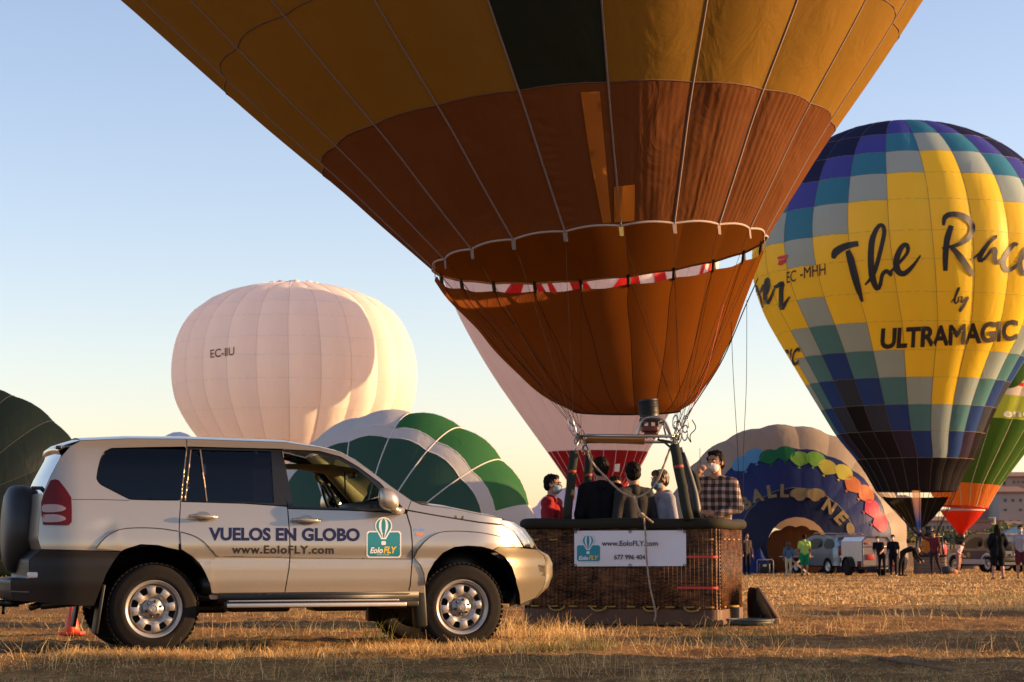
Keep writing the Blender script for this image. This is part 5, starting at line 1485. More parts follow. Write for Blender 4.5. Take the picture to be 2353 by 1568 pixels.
cross('bonnet', hood_edge, paint, .055, (0, 1))
cross('cowl', [B_(985, 478), B_(1012, 491)], blkp, .06, (.6, .6))
cross('front_face', [B_(1640, 620), B_(1722, 641), B_(1802, 690), B_(1852, 760), B_(1884, 831)], mat('grille', (.06, .06, .06), .4, metal=.4), .10, (1, .1))
cross('bumper_face', [B_(1884, 832), B_(1932, 870), B_(1950, 930), B_(1950, 1020), B_(1930, 1100), B_(1872, 1170), B_(1770, 1217)], gryp, .12, (1, 0), off=.012)
cross('tailgate', [A_(286, 832), A_(262, 760), A_(270, 640), A_(285, 540), A_(300, 440)], paint, .05, (-1, 0))
cross('rear_window', [A_(300, 440), A_(345, 330), A_(420, 190), A_(430, 160)], glass('rear_glass', (.03, .03, .04), .02, .45), .05, (-1, 0))
cross('spoiler', [A_(418, 170), A_(402, 132), A_(432, 110), A_(490, 92), A_(560, 72)], paint, .045, (-.6, .5), off=.002)
cross('bumper_back', [A_(289, 833), A_(200, 905), A_(200, 1035), A_(74, 1045), A_(76, 1130), A_(100, 1190), A_(180, 1196)], blkp, .05, (-1, 0), off=.010)
# floor and belly parts
def lz(px, py, w): return c2l(px, py, 0, w)
sill_z = lz(*A_(1480, 1182), .85).z
mb = MB(); mb.box((1.3, 0, sill_z + .02), (4.1, 1.5, .06)); mb.box((1.3, 0, sill_z + .12), (1.75, 1.72, .14)); mb.box((-.45, 0, sill_z + .45), (.9, 1.0, .6)); mb.box((2.95, 0, .75), (.9, 1.0, .55))
mb.build('floor_pan', blk, car, world=False)
mb = MB(); mb.box((1.0, -.35, sill_z - .055), (.55, .35, .13), bev=.03); mb.box((1.75, -.3, sill_z - .06), (.5, .4, .12), bev=.03); mb.box((.55, .2, sill_z - .06), (.5, .5, .16), bev=.03)
mb.tube([(0, -.7, .36), (0, .7, .36)], .05, 10); mb.tube([(2.79, -.7, .36), (2.79, .7, .36)], .04, 10); mb.ell((0, 0, .36), (.16, .16, .16)); mb.tube([(-.9, -.45, .42), (-.2, -.45, .48), (1.6, -.42, sill_z - .02)], .035, 8); mb.tube([(2.35, -.5, .40), (2.1, -.5, sill_z - .07), (1.95, -.5, sill_z)], .03, 8)
mb.build('chassis', blk, car, world=False)
# wheel wells (dark liners)
for wx in (0, 2.79):
    for s_ in (-1, 1):
        V, F = [], []
        n = 16
        for k in range(n + 1):
            a = math.pi * k / n
            for yy in (.88, .45): V.append((wx + .53 * math.cos(a), s_ * yy, .40 + .53 * math.sin(a)))
        F = [(2 * k, 2 * k + 1, 2 * k + 3, 2 * k + 2) for k in range(n)]
        F.append(tuple(2 * k + 1 for k in range(n + 1)))
        add('wheel_liner', V, F, blk, car, world=False)
# running board
bz0 = c2l(*A_(1700, 1258), .10).z; bz1 = c2l(*A_(1700, 1190), .02).z
s0 = c2l(*A_(1552, 1230), .08).x; s1 = c2l(*B_(1050, 1225), .08).x
alu = mat('aluminium_tread', (.55, .52, .48), .38, metal=.7); 
for sd in (-1, 1):
    mb = MB(); mb.box(((s0 + s1) / 2, sd * (W0 + .03), bz0 + .05), (s1 - s0, .16, .055), bev=.012); mb.build('running_board', blkp, car, world=False)
    mb = MB(); mb.box(((s0 + s1) / 2 - .05, sd * (W0 + .118), bz0 + .045), (s1 - s0 - .14, .02, .035), bev=.006); mb.build('board_edge', alu, car, world=False)
    mb = MB(); mb.box(((s0 + s1) / 2 - .07, sd * (W0 + .045), bz0 + .082), (s1 - s0 - .22, .10, .012), bev=.004); mb.box(((s0 + s1) / 2 - .07, sd * (W0 - .045), bz0 + .115), (s1 - s0 - .22, .012, .05)); mb.build('board_tread', alu, car, world=False)
    mb = MB(); mb.box(((s0 + s1) / 2, sd * (W0 - .06), bz0 + .12), (s1 - s0 + .06, .1, .12)); mb.build('board_bracket', blk, car, world=False)
# mud flaps
for sd in (-1, 1):
    q1 = c2l(*A_(690, 1230), 0, .85); mb = MB(); mb.box((q1.x - .0, sd * .80, q1.z - .02), (.03, .24, .42), Matrix.Rotation(R(8), 3, 'Y'), bev=.008); mb.build('mud_flap', blkp, car, world=False)
    q1 = c2l(*B_(1070, 1180), 0, .88); mb = MB(); mb.box((q1.x, sd * .84, q1.z - .02), (.11, .14, .46), Matrix.Rotation(R(-4), 3, 'Y'), bev=.02); mb.build('mud_flap', blkp, car, world=False)
# ---- wheels
def make_wheel(wx, wz, sd, lab):
    M0 = Matrix.Translation((wx, sd * (W0 - .03), wz)) @ (Matrix.Rotation(R(90), 4, 'X') if sd < 0 else Matrix.Rotation(R(-90), 4, 'X'))
    # local: +Z outward
    mb = MB()
    prof = [(.235, -.19), (.26, -.21), (.33, -.215), (.372, -.20), (.386, -.165), (.388, -.10), (.386, -.04), (.372, -.012), (.352, .004), (.33, .006), (.285, .016), (.262, .018), (.245, .008), (.236, -.004)]
    mb.lathe(prof, 60, M0)
    ty = mb.build('tyre', rub, car, world=False)
    mb = MB()
    for k in range(54):
        a = 2 * math.pi * k / 54
        for (r_, h, dz, dr, dt) in ((.388, -.03, .045, .010, .030), (.388, -.172, .045, .010, .030), (.390, -.10, .05, .008, .032)):
            aa = a + (.06 if h == -.10 else 0)
            Rm = (M0.to_3x3() @ Matrix.Rotation(aa, 3, 'Z'))
            mb.box(M0 @ Vector((r_ * math.cos(aa), r_ * math.sin(aa), h)), (dr, dt, dz), Rm)
    o = mb.build('tread_block', rub, ty, world=False, smooth=False); o['kind'] = 'stuff'
    # rim disc with eight openings
    Lp = [[(.212 * math.cos(a), .212 * math.sin(a)) for a in np.linspace(0, 2 * math.pi, 72, endpoint=False)]]
    for k in range(8):
        a = 2 * math.pi * (k + .5) / 8 + .12
        hole = []
        for rr, da in ((.137, -.13), (.142, -.16), (.165, -.185), (.186, -.18), (.192, -.15), (.194, 0), (.192, .15), (.186, .18), (.165, .185), (.142, .16), (.137, .13), (.135, 0)):
            hole.append((rr * math.cos(a + da), rr * math.sin(a + da)))
        Lp.append(hole)
    V, E = loops_to_ve(Lp); v2, f2 = cdt(V * 1000, E, 9); v2 = v2 / 1000
    def hz(x, y):
        r_ = math.hypot(x, y); th = math.atan2(y, x) - .12
        sp = .5 + .5 * math.cos(8 * th)
        z = np.interp(r_, [0, .05, .075, .09, .13, .16, .19, .205, .212], [-.02, -.02, -.03, -.038, -.012, -.010, -.014, -.030, -.042])
        return float(z + .010 * sp * np.interp(r_, [.085, .12, .18, .205], [0, 1, 1, 0]))
    T3 = M0.to_3x3()
    V3 = [M0 @ Vector((x, y, hz(x, y))) for x, y in v2]; F = [tuple(f) for f in f2]
    b0 = len(V3); allv = list(V3)
    for L in Lp[1:]:
        n = len(L); b = len(allv)
        allv += [M0 @ Vector((x, y, hz(x, y))) for x, y in L] + [M0 @ Vector((x * .98, y * .98, hz(x, y) - .03)) for x, y in L]
        F += [(b + i, b + (i + 1) % n, b + n + (i + 1) % n, b + n + i) for i in range(n)]
    rimm = mat('worn_alloy', (.40, .365, .33), .38, metal=.55, var=.15, scale=12)
    rm = add('rim', allv, F, rimm, car, world=False)
    mb = MB(); mb.lathe([(.212, -.042), (.214, -.012), (.226, -.004), (.240, .010), (.247, .008), (.244, -.006), (.225, -.03), (.212, -.06)], 60, M0); mb.build('rim_lip', rimm, rm, world=False)
    mb = MB(); mb.lathe([(0, -.075), (.21, -.075), (.225, -.05)], 40, M0); mb.build('brake_drum', mat('drum_dark', (.02, .018, .016), .7), rm, world=False)
    # scalloped hub plate, cap, nuts
    mb = MB()
    L = [((.078 + .012 * abs(math.cos(3 * a))) * math.cos(a), (.078 + .012 * abs(math.cos(3 * a))) * math.sin(a)) for a in np.linspace(0, 2 * math.pi, 48, endpoint=False)]
    V = [M0 @ Vector((x, y, -.022)) for x, y in L] + [M0 @ Vector((x * .96, y * .96, -.014)) for x, y in L] + [M0 @ Vector((0, 0, -.014))]
    mb.raw(V, [(i, (i + 1) % 48, 48 + (i + 1) % 48, 48 + i) for i in range(48)] + [(48 + i, 48 + (i + 1) % 48, 96) for i in range(48)])
    mb.build('hub_plate', mat('hub_grey', (.30, .28, .26), .4, metal=.6), rm, world=False)
    mb = MB(); mb.lathe([(0, .022), (.02, .022), (.042, .018), (.048, .008), (.05, -.014)], 28, M0); mb.build('hub_cap', rimm, rm, world=False)
    mb = MB(); mb.lathe([(.026, .021), (.029, .025), (.032, .020)], 24, M0); 
    mb.build('cap_emblem', mat('hub_grey', (.3, .28, .26), .4, metal=.6), rm, world=False)
    for k in range(6):
        a = 2 * math.pi * k / 6 + .3
        MB().lathe([(0, .004), (.010, .004), (.011, -.014)], 6, M0 @ Matrix.Translation((.066 * math.cos(a), .066 * math.sin(a), 0))).build('wheel_nut', dsteel, rm, world=False)
rz = _rw.z - ZC; fzw = (IC @ P(1064, 1395, 18.49)).z
fx = c2l(1064, 1395, 0, W0).x
for sd in (-1, 1):
    make_wheel(0.0, rz, sd, ''); make_wheel(fx, fzw, sd, '')
# ---- mirror
def put(px, py, out): return c2l(px, py, 0, W0 + out)
c = put(*B_(852, 482), .14)
for sd in (1, -1):
    V = []
    prof = smooth_poly([B_(782, 425), B_(795, 405), B_(840, 402), B_(890, 425), B_(918, 462), B_(926, 510), B_(915, 545), B_(880, 562), B_(830, 556), B_(792, 535), B_(780, 500)], 1)
    n = len(prof); cen = prof.mean(0)
    rings = []
    for k, (s_, o_) in enumerate(((.25, .240), (.6, .233), (.85, .215), (.97, .185), (1.0, .12), (.9, .05))):
        rings += [put(*(cen + (p - cen) * s_), o_) for p in prof]
    V = [(p.x, p.y * sd, p.z) for p in rings]
    F = [(k * n + i, k * n + (i + 1) % n, (k + 1) * n + (i + 1) % n, (k + 1) * n + i) for k in range(5) for i in range(n)] + [tuple(range(n)), tuple(range(5 * n, 6 * n))]
    mr = add('mirror', V, F, paint, car, world=False)
    bm = bmesh.new(); bm.from_mesh(mr.data); bmesh.ops.recalc_face_normals(bm, faces=bm.faces); bm.to_mesh(mr.data); bm.free()
    f_ = [put(*B_(870, 540), .10), put(*B_(905, 560), .05), put(*B_(945, 562), -.03)]
    MB().tube([(p.x, p.y * sd, p.z) for p in f_], [.04, .035, .03], 8).build('mirror_foot', paint, mr, world=False)
# ---- handles
for X in ((1415, 602, A_), (280, 628, B_)):
    f = X[2]
    L = [f(X[0] - 55, X[1] - 8), f(X[0] - 30, X[1] - 35), f(X[0] + 25, X[1] - 35), f(X[0] + 55, X[1] - 6), f(X[0] + 50, X[1] + 22), f(X[0] + 20, X[1] + 38), f(X[0] - 20, X[1] + 38), f(X[0] - 48, X[1] + 20)]
    ds = (o_rd if X[2] is A_ else o_fd)
    panel('handle_recess', [L], mat('recess_shine', (.30, .27, .23), .25, metal=.8), off=.003, gap=0, skirt=.004, sm=2)
    pts = [put(*f(X[0] - 100, X[1] - 2), .012), put(*f(X[0] - 60, X[1] - 4), .035), put(*f(X[0], X[1]), .042), put(*f(X[0] + 60, X[1] + 3), .035), put(*f(X[0] + 100, X[1] + 4), .012)]
    for sd in (1, -1): MB().tube([(p.x, p.y * sd, p.z) for p in pts], [.012, .018, .020, .018, .012], 8).build('door_handle', paint, car, world=False)
# badge and side repeater
bvc = bvh_of(NEARP)
pc_ = lambda o_: (lambda px, py: WMc @ c2l(px, py, o_ * .25 + .0008))
lay('side_repeater', loops_to_ve([smooth_poly([B_(1038, 716), B_(1092, 712), B_(1098, 724), B_(1090, 736), B_(1040, 736)], 1)]), pc_(.006), mat('amber_lens', (.6, .22, .08), .2, coat=1), car, 8)
lay('badge', text_shape('D-4D', lambda u, v: (B_(1030, 0)[0] + 24 * u, B_(0, 705)[1] - 6.2 * v), .04), pc_(.006), chrome, car, 10)
ink_b = mat('navy_print', (.006, .008, .055), .5, spec=.3); ink_k = mat('black_letter', (.018, .014, .014), .4)
lay('lettering', text_shape('VUELOS EN GLOBO', lambda u, v: (480 + 347 * u, 1240.5 + 2.0 * u - 26.5 * v), .042), pc_(.004), ink_b, car, 12)
lay('lettering', text_shape('www.EoloFLY.com', lambda u, v: (533 + 234 * u, 1271.5 + 1.0 * u - 17.5 * v), .025, 0, 1.12), pc_(.004), ink_k, car, 12)
a = B_(706, 712); b = B_(932, 882)
logo(car, lambda l: pc_(.003 + .0015 * l), a[0], a[1], b[0], b[1], (B_(817, 668)[0], B_(817, 668)[1], 17.5), 9, mat('teal_vinyl', (.01, .20, .25), .45), m_wp, m_yp, (B_(722, 0)[0], B_(0, 857)[1], 62, 12.5, 0))
lay('logo_lettering', text_shape('Vuelos en Globo', lambda u, v: (B_(768, 0)[0] + 29 * u, B_(0, 872)[1] - 2.6 * v), .0), pc_(.010), m_wp, car, 10)
# ---- interior
inn = mat('beige_trim', (.36, .27, .13), .7); dash = mat('dash_black', (.02, .02, .02), .6)
# headliner, pillars of the far side seen through the window, dash, wheel
V = [(x, y, z) for x, z in ((.2, 1.66), (1.6, 1.66), (2.0, 1.60)) for y in (-.66, .66)]
add('headliner', V, [(0, 1, 3, 2), (2, 3, 5, 4)], inn, car, world=False)
pl_top = c2l(*B_(400, 250), 0, -.62); pl_bot = c2l(*B_(640, 500), 0, -.74)
mb = MB(); mb.tube([pl_top + Vector((-.15, 0, .10)), pl_top, (pl_top + pl_bot) / 2, pl_bot], [.045, .05, .06, .075], 8); mb.build('a_pillar_trim', inn, car, world=False)
gh = [c2l(*B_(x, y), 0, -.56) for x, y in ((352, 300), (345, 330), (362, 350), (395, 375), (425, 388), (440, 378))]
MB().tube(gh, .018, 8).build('grab_handle', inn, car, world=False)
q1 = c2l(*B_(560, 520), 0, -.5); q2 = c2l(*B_(830, 540), 0, 0.5)
mb = MB(); mb.box(((q1.x + q2.x) / 2 + .15, 0, q1.z - .10), (.55, 1.45, .22), bev=.05); mb.build('dashboard', dash, car, world=False)
sc = c2l(*B_(452, 505), 0, -.36)
M1 = Matrix.Translation(sc) @ Matrix.Rotation(R(68), 4, 'Y')
mb = MB(); L = [M1 @ Vector((.19 * math.cos(a), .19 * math.sin(a), 0)) for a in np.linspace(0, 2 * math.pi, 30, endpoint=False)]
mb.tube(L, .016, 8, closed=True)
for a in (0.4, 2.7, 4.7): mb.tube([M1 @ Vector((.03 * math.cos(a), .03 * math.sin(a), .02)), M1 @ Vector((.19 * math.cos(a), .19 * math.sin(a), 0))], .015, 6)
mb.ell(M1 @ Vector((0, 0, .03)), (.06, .07, .05)); mb.build('steering_wheel', dash, car, world=False)
mb = MB(); q = c2l(*B_(545, 310), 0, 0); mb.tube([q + Vector((0, 0, .06)), q, q + Vector((.01, 0, -.18))], .008, 5); mb.box(c2l(*B_(600, 310), 0, 0), (.03, .22, .07), bev=.012); mb.build('inner_mirror', dash, car, world=False)
for y in (-.36, .36):
    mb = MB(); mb.box((1.25, y, .78), (.5, .5, .14), bev=.05); mb.box((1.0, y, 1.0), (.14, .5, .4), Matrix.Rotation(R(-14), 3, 'Y'), bev=.05); mb.build('seat', dash, car, world=False)
# ---- spare wheel on the tailgate
q0 = c2l(*A_(130, 690), 0, .15)
M0 = Matrix.Translation((q0.x, -.05, q0.z)) @ Matrix.Rotation(R(-90), 4, 'Y')
mb = MB(); mb.lathe([(0, .13), (.20, .135), (.30, .12), (.365, .085), (.385, .04), (.388, -.04), (.37, -.10), (.30, -.12), (0, -.12)], 48, M0)
sp_ = mb.build('spare_wheel', mat('spare_cover', (.022, .022, .024), .5, bump=.1), car, world=False)
mb = MB(); mb.box((q0.x + .17, -.05, q0.z - .02), (.14, .35, .30), bev=.02); mb.build('spare_bracket', blk, car, world=False)
mb = MB(); p = c2l(*A_(265, 405), 0, .62); mb.box(p, (.12, .05, .03), bev=.008); mb.build('spare_latch', blk, car, world=False)
# tow bar
p = c2l(*A_(60, 1210), 0, .3)
mb = MB(); mb.tube([(p.x + .35, 0, p.z + .05), (p.x + .05, 0, p.z), (p.x - .22, 0, p.z)], .03, 8); mb.tube([(p.x - .02, 0, p.z - .03), (p.x - .02, 0, p.z - .1)], .015, 6); mb.box((p.x + .05, 0, p.z), (.12, .1, .07)); mb.build('tow_bar', blk, car, world=False)
for zz, yy in ((1255, 255),):
    p = c2l(*A_(260, 1215), 0, .5); mb = MB(); mb.tube([p + Vector((.15, .2, .03)), p + Vector((-.05, .1, -.03))], .03, 8); mb.build('exhaust_pipe', blk, car, world=False)
p = c2l(*A_(235, 1010), 0, .80); mb = MB(); mb.box(p + Vector((0, .02, 0)), (.10, .14, .05), bev=.01); mb.build('plate_lamp', mat('lamp_white', (.6, .55, .5), .2), car, world=False)
# aerial nub on the spoiler
p = c2l(*A_(408, 122), .0); mb = MB(); mb.box(p, (.05, .06, .03), bev=.008); mb.build('wiper_pivot', blk, car, world=False)

# ---- traffic cone behind the car
cp = P(165, 1447, 21.5)
cone = thing('traffic_cone', 'small orange traffic cone standing on the straw behind the rear bumper', 'traffic cone', (cp.x, cp.y, G(cp.x, cp.y)))
z0 = G(cp.x, cp.y)
mb = MB(); mb.lathe([(0, .03), (.085, .03), (.075, .08), (.02, .36), (.018, .37), (0, .37)], 20, Matrix.Translation((cp.x, cp.y, z0))); mb.build('body', mat('orange_plastic', (.75, .07, .02), .5), cone)
mb = MB(); mb.box((cp.x, cp.y, z0 + .025), (.24, .24, .03), bev=.008); mb.build('base', mat('orange_plastic', (.75, .07, .02), .5), cone)
# ================================================================== people
def cap_sdf(X, a, b, ra, rb):
    a = np.array(a, float); b = np.array(b, float)
    ab = b - a; L2 = max(ab @ ab, 1e-12)
    t = np.clip(((X - a) @ ab) / L2, 0, 1)
    d = np.linalg.norm(X - (a + t[..., None] * ab), axis=-1)
    return d - (ra + (rb - ra) * t)
def ell_sdf(X, c, r, M=None):
    q = X - np.array(c, float)
    if M is not None: q = q @ np.array(M)
    r = np.array(r, float)
    k0 = np.linalg.norm(q / r, axis=-1); k1 = np.linalg.norm(q / (r * r), axis=-1)
    return k0 * (k0 - 1.0) / np.maximum(k1, 1e-9)
def sdf_mesh(prims, res, k=0.02):
    """prims: (kind, args, region, blend).  returns V, F, region per face"""
    lo = np.array([1e9] * 3); hi = -lo
    bb = []
    for kind, a, reg, kk in prims:
        if kind == 'c':
            p = np.minimum(a[0], a[1]) - max(a[2], a[3]); q = np.maximum(a[0], a[1]) + max(a[2], a[3])
        else:
            m_ = max(a[1]); p = np.array(a[0]) - m_; q = np.array(a[0]) + m_
        bb.append((np.array(p, float), np.array(q, float))); lo = np.minimum(lo, p); hi = np.maximum(hi, q)
    lo -= 3 * res; hi += 3 * res
    n = np.ceil((hi - lo) / res).astype(int) + 1
    f = np.full(n, 1.0); rb = np.full(n, 9.0); rg = np.zeros(n, np.int8)
    for (kind, a, reg, kk), (p, q) in zip(prims, bb):
        m_ = 0.07
        i0 = np.maximum(((p - m_ - lo) / res).astype(int), 0); i1 = np.minimum(((q + m_ - lo) / res).astype(int) + 2, n)
        sl = tuple(slice(x, y) for x, y in zip(i0, i1))
        ax = [lo[d] + res * np.arange(i0[d], i1[d]) for d in range(3)]
        X = np.stack(np.meshgrid(*ax, indexing='ij'), -1)
        d = cap_sdf(X, *a) if kind == 'c' else ell_sdf(X, *a)
        g = f[sl]; kk_ = kk if kk else k
        h = np.clip(0.5 + 0.5 * (g - d) / kk_, 0, 1)
        f[sl] = g * (1 - h) + d * h - kk_ * h * (1 - h)
        b_ = rb[sl]; mm = d < b_
        b_[mm] = d[mm]; rb[sl] = b_
        r_ = rg[sl]; r_[mm] = reg; rg[sl] = r_
    s_ = f < 0
    # surface nets
    acc = np.zeros(tuple(n - 1) + (3,)); cnt = np.zeros(tuple(n - 1))
    for ax_ in range(3):
        A0 = [slice(None)] * 3; A1 = [slice(None)] * 3
        A0[ax_] = slice(0, -1); A1[ax_] = slice(1, None)
        fa, fb = f[tuple(A0)], f[tuple(A1)]
        cr = (fa < 0) != (fb < 0)
        t = np.where(cr, fa / np.where(cr, fa - fb, 1), 0)
        o = [d for d in range(3) if d != ax_]
        for u in (0, 1):
            for v in (0, 1):
                S_ = [slice(None)] * 3; S_[o[0]] = slice(u, n[o[0]] - 1 + u); S_[o[1]] = slice(v, n[o[1]] - 1 + v)
                c_ = cr[tuple(S_)]; tt_ = t[tuple(S_)]
                cnt += c_
                acc[..., ax_] += c_ * tt_; acc[..., o[0]] += c_ * u; acc[..., o[1]] += c_ * v
    act = cnt > 0
    idx = -np.ones(act.shape, int); idx[act] = np.arange(act.sum())
    I = np.argwhere(act)
    V = lo + res * (I + acc[act] / cnt[act][:, None])
    F = []
    for ax_ in range(3):
        A0 = [slice(None)] * 3; A1 = [slice(None)] * 3
        A0[ax_] = slice(0, -1); A1[ax_] = slice(1, None)
        fa, fb = s_[tuple(A0)], s_[tuple(A1)]
        o = [(ax_ + 1) % 3, (ax_ + 2) % 3]
        E = np.argwhere(fa != fb)
        E = E[(E[:, o[0]] > 0) & (E[:, o[1]] > 0)]
        if not len(E): continue
        q = []
        for u, v in ((-1, -1), (0, -1), (0, 0), (-1, 0)):
            e = E.copy(); e[:, o[0]] += u; e[:, o[1]] += v
            q.append(idx[e[:, 0], e[:, 1], e[:, 2]])
        q = np.stack(q, 1)
        sg = fa[E[:, 0], E[:, 1], E[:, 2]]
        q[~sg] = q[~sg][:, ::-1]
        F.append(q)
    F = np.vstack(F); F = F[(F >= 0).all(1)]
    cen = V[F].mean(1); ci = np.clip(np.round((cen - lo) / res).astype(int), 0, n - 1)
    return V, F, rg[ci[:, 0], ci[:, 1], ci[:, 2]]
skin = mat('skin', (.34, .17, .10), .55, var=.08); skin2 = mat('tanned_skin', (.32, .16, .10), .55, var=.08)
hairm = mat('dark_hair', (.007, .005, .004), .7, var=.3, bump=1.0, bscale=40, spec=.15); hairb = mat('brown_hair', (.045, .024, .014), .5, var=.3, bump=.3)
def cloth_mat(name, c, rough=.85): return mat(name, c, rough, var=.18, scale=7, bump=1.0, bscale=9, spec=.12)
def plaid():
    m, t, b = _base('plaid_shirt'); b.inputs['Roughness'].default_value = .85
    tc = t.nodes.new('ShaderNodeTexCoord'); sp = t.nodes.new('ShaderNodeSeparateXYZ'); t.links.new(tc.outputs['Object'], sp.inputs[0])
    outs = []
    for ax_, f_ in (('X', 11.0), ('Z', 11.0)):
        mu = t.nodes.new('ShaderNodeMath'); mu.operation = 'MULTIPLY'; mu.inputs[1].default_value = f_; t.links.new(sp.outputs[ax_], mu.inputs[0])
        ad = t.nodes.new('ShaderNodeMath'); ad.operation = 'MULTIPLY_ADD'; ad.inputs[1].default_value = 2.5 if ax_ == 'X' else 1.5; t.links.new(sp.outputs['Y'], ad.inputs[0]); t.links.new(mu.outputs[0], ad.inputs[2])
        fr = t.nodes.new('ShaderNodeMath'); fr.operation = 'FRACT'; t.links.new(ad.outputs[0], fr.inputs[0])
        g = t.nodes.new('ShaderNodeMath'); g.operation = 'GREATER_THAN'; g.inputs[1].default_value = .45; t.links.new(fr.outputs[0], g.inputs[0]); outs.append(g)
    s_ = t.nodes.new('ShaderNodeMath'); s_.operation = 'ADD'; t.links.new(outs[0].outputs[0], s_.inputs[0]); t.links.new(outs[1].outputs[0], s_.inputs[1])
    d = t.nodes.new('ShaderNodeMath'); d.operation = 'MULTIPLY'; d.inputs[1].default_value = .5; t.links.new(s_.outputs[0], d.inputs[0])
    r = t.nodes.new('ShaderNodeValToRGB'); r.color_ramp.interpolation = 'CONSTANT'; e = r.color_ramp.elements
    e[0].position = 0; e[0].color = (.42, .30, .24, 1); e[1].position = .75; e[1].color = (.02, .014, .013, 1); k_ = e.new(.3); k_.color = (.15, .09, .07, 1)
    t.links.new(d.outputs[0], r.inputs[0]); t.links.new(r.outputs[0], b.inputs['Base Color'])
    return m
PLAID = plaid()
def person(label, loc, face, H, top, bottom, shoe, skn=None, hair=hairm, sleeve='long', leg='long', pose=None, hairstyle='short', mask=None, build=1.0, res=.016, feet=True, group=None, lean=0.0, headturn=0.0, hood=False, skirt=False, hands=False, coat=0.0, hips=None, extra=None, female=False):
    """face: degrees, 0 looks at the camera (-Y), 90 looks to +X.  joints are in units of H, x = the person's left when facing -Y"""
    skn = skn or skin
    J = dict(pelvis=(0, 0, .53), waist=(0, 0, .61), chest=(0, -.005, .73), neck=(0, 0, .825), headc=(0, -.012, .925),
             sL=(.100, 0, .788), sR=(-.100, 0, .788), eL=(.138, .015, .635), eR=(-.138, .015, .635), wL=(.14, -.03, .49), wR=(-.14, -.03, .49),
             hL=(.052, 0, .51), hR=(-.052, 0, .51), kL=(.058, -.01, .285), kR=(-.058, -.01, .285), aL=(.06, .012, .045), aR=(-.06, .012, .045))
    if pose: J.update(pose)
    J = {k: np.array(v, float) * H for k, v in J.items()}
    B = build
    pr = []
    C = lambda a, b, ra, rb, reg, kk=0: pr.append(('c', (J[a] if isinstance(a, str) else a, J[b] if isinstance(b, str) else b, ra * H, rb * H), reg, kk))
    Ee = lambda c, r, reg, kk=0, M=None: pr.append(('e', (c, tuple(np.array(r) * H), M) if M is not None else ('e', (c, tuple(np.array(r) * H)))[1], reg, kk))
    # regions: 0 skin 1 top 2 bottom 3 shoe 4 hair
    up = J['neck'] - J['pelvis']; up = up / np.linalg.norm(up)
    shv = J['sL'] - J['sR']; shv = shv / max(np.linalg.norm(shv), 1e-6)
    fw_ = np.cross(up, shv); fw_ /= max(np.linalg.norm(fw_), 1e-6)
    for s_ in (-1, 1):
        C(J['chest'] + shv * s_ * .045 * H, J['waist'] + shv * s_ * .035 * H, .062 * B, .054 * B, 1)
        C(J['waist'] + shv * s_ * .035 * H, J['pelvis'] + shv * s_ * .036 * H, .054 * B, .060 * B, 1 if (coat or hood) else (1 if hips is None else 1))
        C(J['chest'] + shv * s_ * .045 * H + up * .02 * H, J['neck'] + shv * s_ * .06 * H - up * .05 * H, .056 * B, .034 * B, 1)
    C('neck', 'sL', .024 * B, .038 * B, 1); C('neck', 'sR', .024 * B, .038 * B, 1)
    for s in 'LR':
        h, k_, a = 'h' + s, 'k' + s, 'a' + s
        C(h, k_, .058 * B, .038 * B, 2)
        if leg == 'long': C(k_, a, .036 * B, .024, 2)
        else:
            hem = J[k_] + (J[h] - J[k_]) * (0.12 if leg == 'short' else .55)
            C(hem, k_, .034, .030, 0, .006); C(k_, J[k_] + (J[a] - J[k_]) * .35, .032, .033, 0); C(J[k_] + (J[a] - J[k_]) * .35, a, .033, .018, 0)
            pr.append(('c', (J[h], hem, .06 * B * H, (.050 if leg == 'short' else .052) * H), 2, .006))
        if feet:
            fd = np.array([0, -1, 0.0]); heel = J[a] + np.array([0, .02 * H, -.022 * H]); toe = J[a] + np.array([.008 * H * (1 if s == 'L' else -1), -.085 * H, -.028 * H])
            if pose and ('toe' + s) in pose: toe = np.array(pose['toe' + s]) * H
            C(heel, toe, .022, .020, 3)
        sh, e, w = 's' + s, 'e' + s, 'w' + s
        if sleeve == 'long':
            C(sh, e, .040 * B, .030 * B, 1); C(e, w, .029 * B, .021 * B, 1)
        else:
            mid = J[sh] + (J[e] - J[sh]) * .72
            pr.append(('c', (J[sh], mid, .042 * B * H, .036 * B * H), 1, 0)); C(mid, e, .026, .024, 0, .008); C(e, w, .024, .016, 0)
        wd_ = J[w] - J[e]; wd_ = wd_ / max(np.linalg.norm(wd_), 1e-6)
        hd = J[w] + wd_ * .035 * H
        if pose and ('hand' + s) in pose: hd = np.array(pose['hand' + s]) * H
        C(J[w], hd, .016, .021, 0, .01)
        # fingers: four slightly curled and a thumb
        sd = np.cross(wd_, fw_); sd /= max(np.linalg.norm(sd), 1e-6)
        fdir = (hd - J[w]); fdir /= max(np.linalg.norm(fdir), 1e-6)
        for q in range(4):
            o_ = sd * (q - 1.5) * .0115 * H
            k1 = hd + o_ + fdir * (.030 + .004 * (1.5 - abs(q - 1.5))) * H; k2 = k1 + (fdir * .6 + fw_ * .8) * .022 * H * (1 - .12 * abs(q - 1.5))
            C(hd + o_, k1, .0062, .0058, 0, .004); C(k1, k2, .0058, .0048, 0, .004)
        t1 = J[w] + fdir * .015 * H - sd * .018 * H; t2 = t1 + (fdir * .7 - sd * .5 + fw_ * .3) * .028 * H
        C(t1, t2, .007, .0055, 0, .005)
    if skirt or coat:
        L_ = coat or .2
        for s_ in (-1, 1):
            C(J['pelvis'] + shv * s_ * .04 * H, J['pelvis'] + shv * s_ * .055 * H + np.array([0, 0, -L_ * H]), .062 * B, .068 * B, 1 if coat else 2, .03)
    # neck + head
    yaw = R(headturn); hm = np.array(Matrix.Rotation(yaw, 3, 'Z'))
    hc = J['headc']
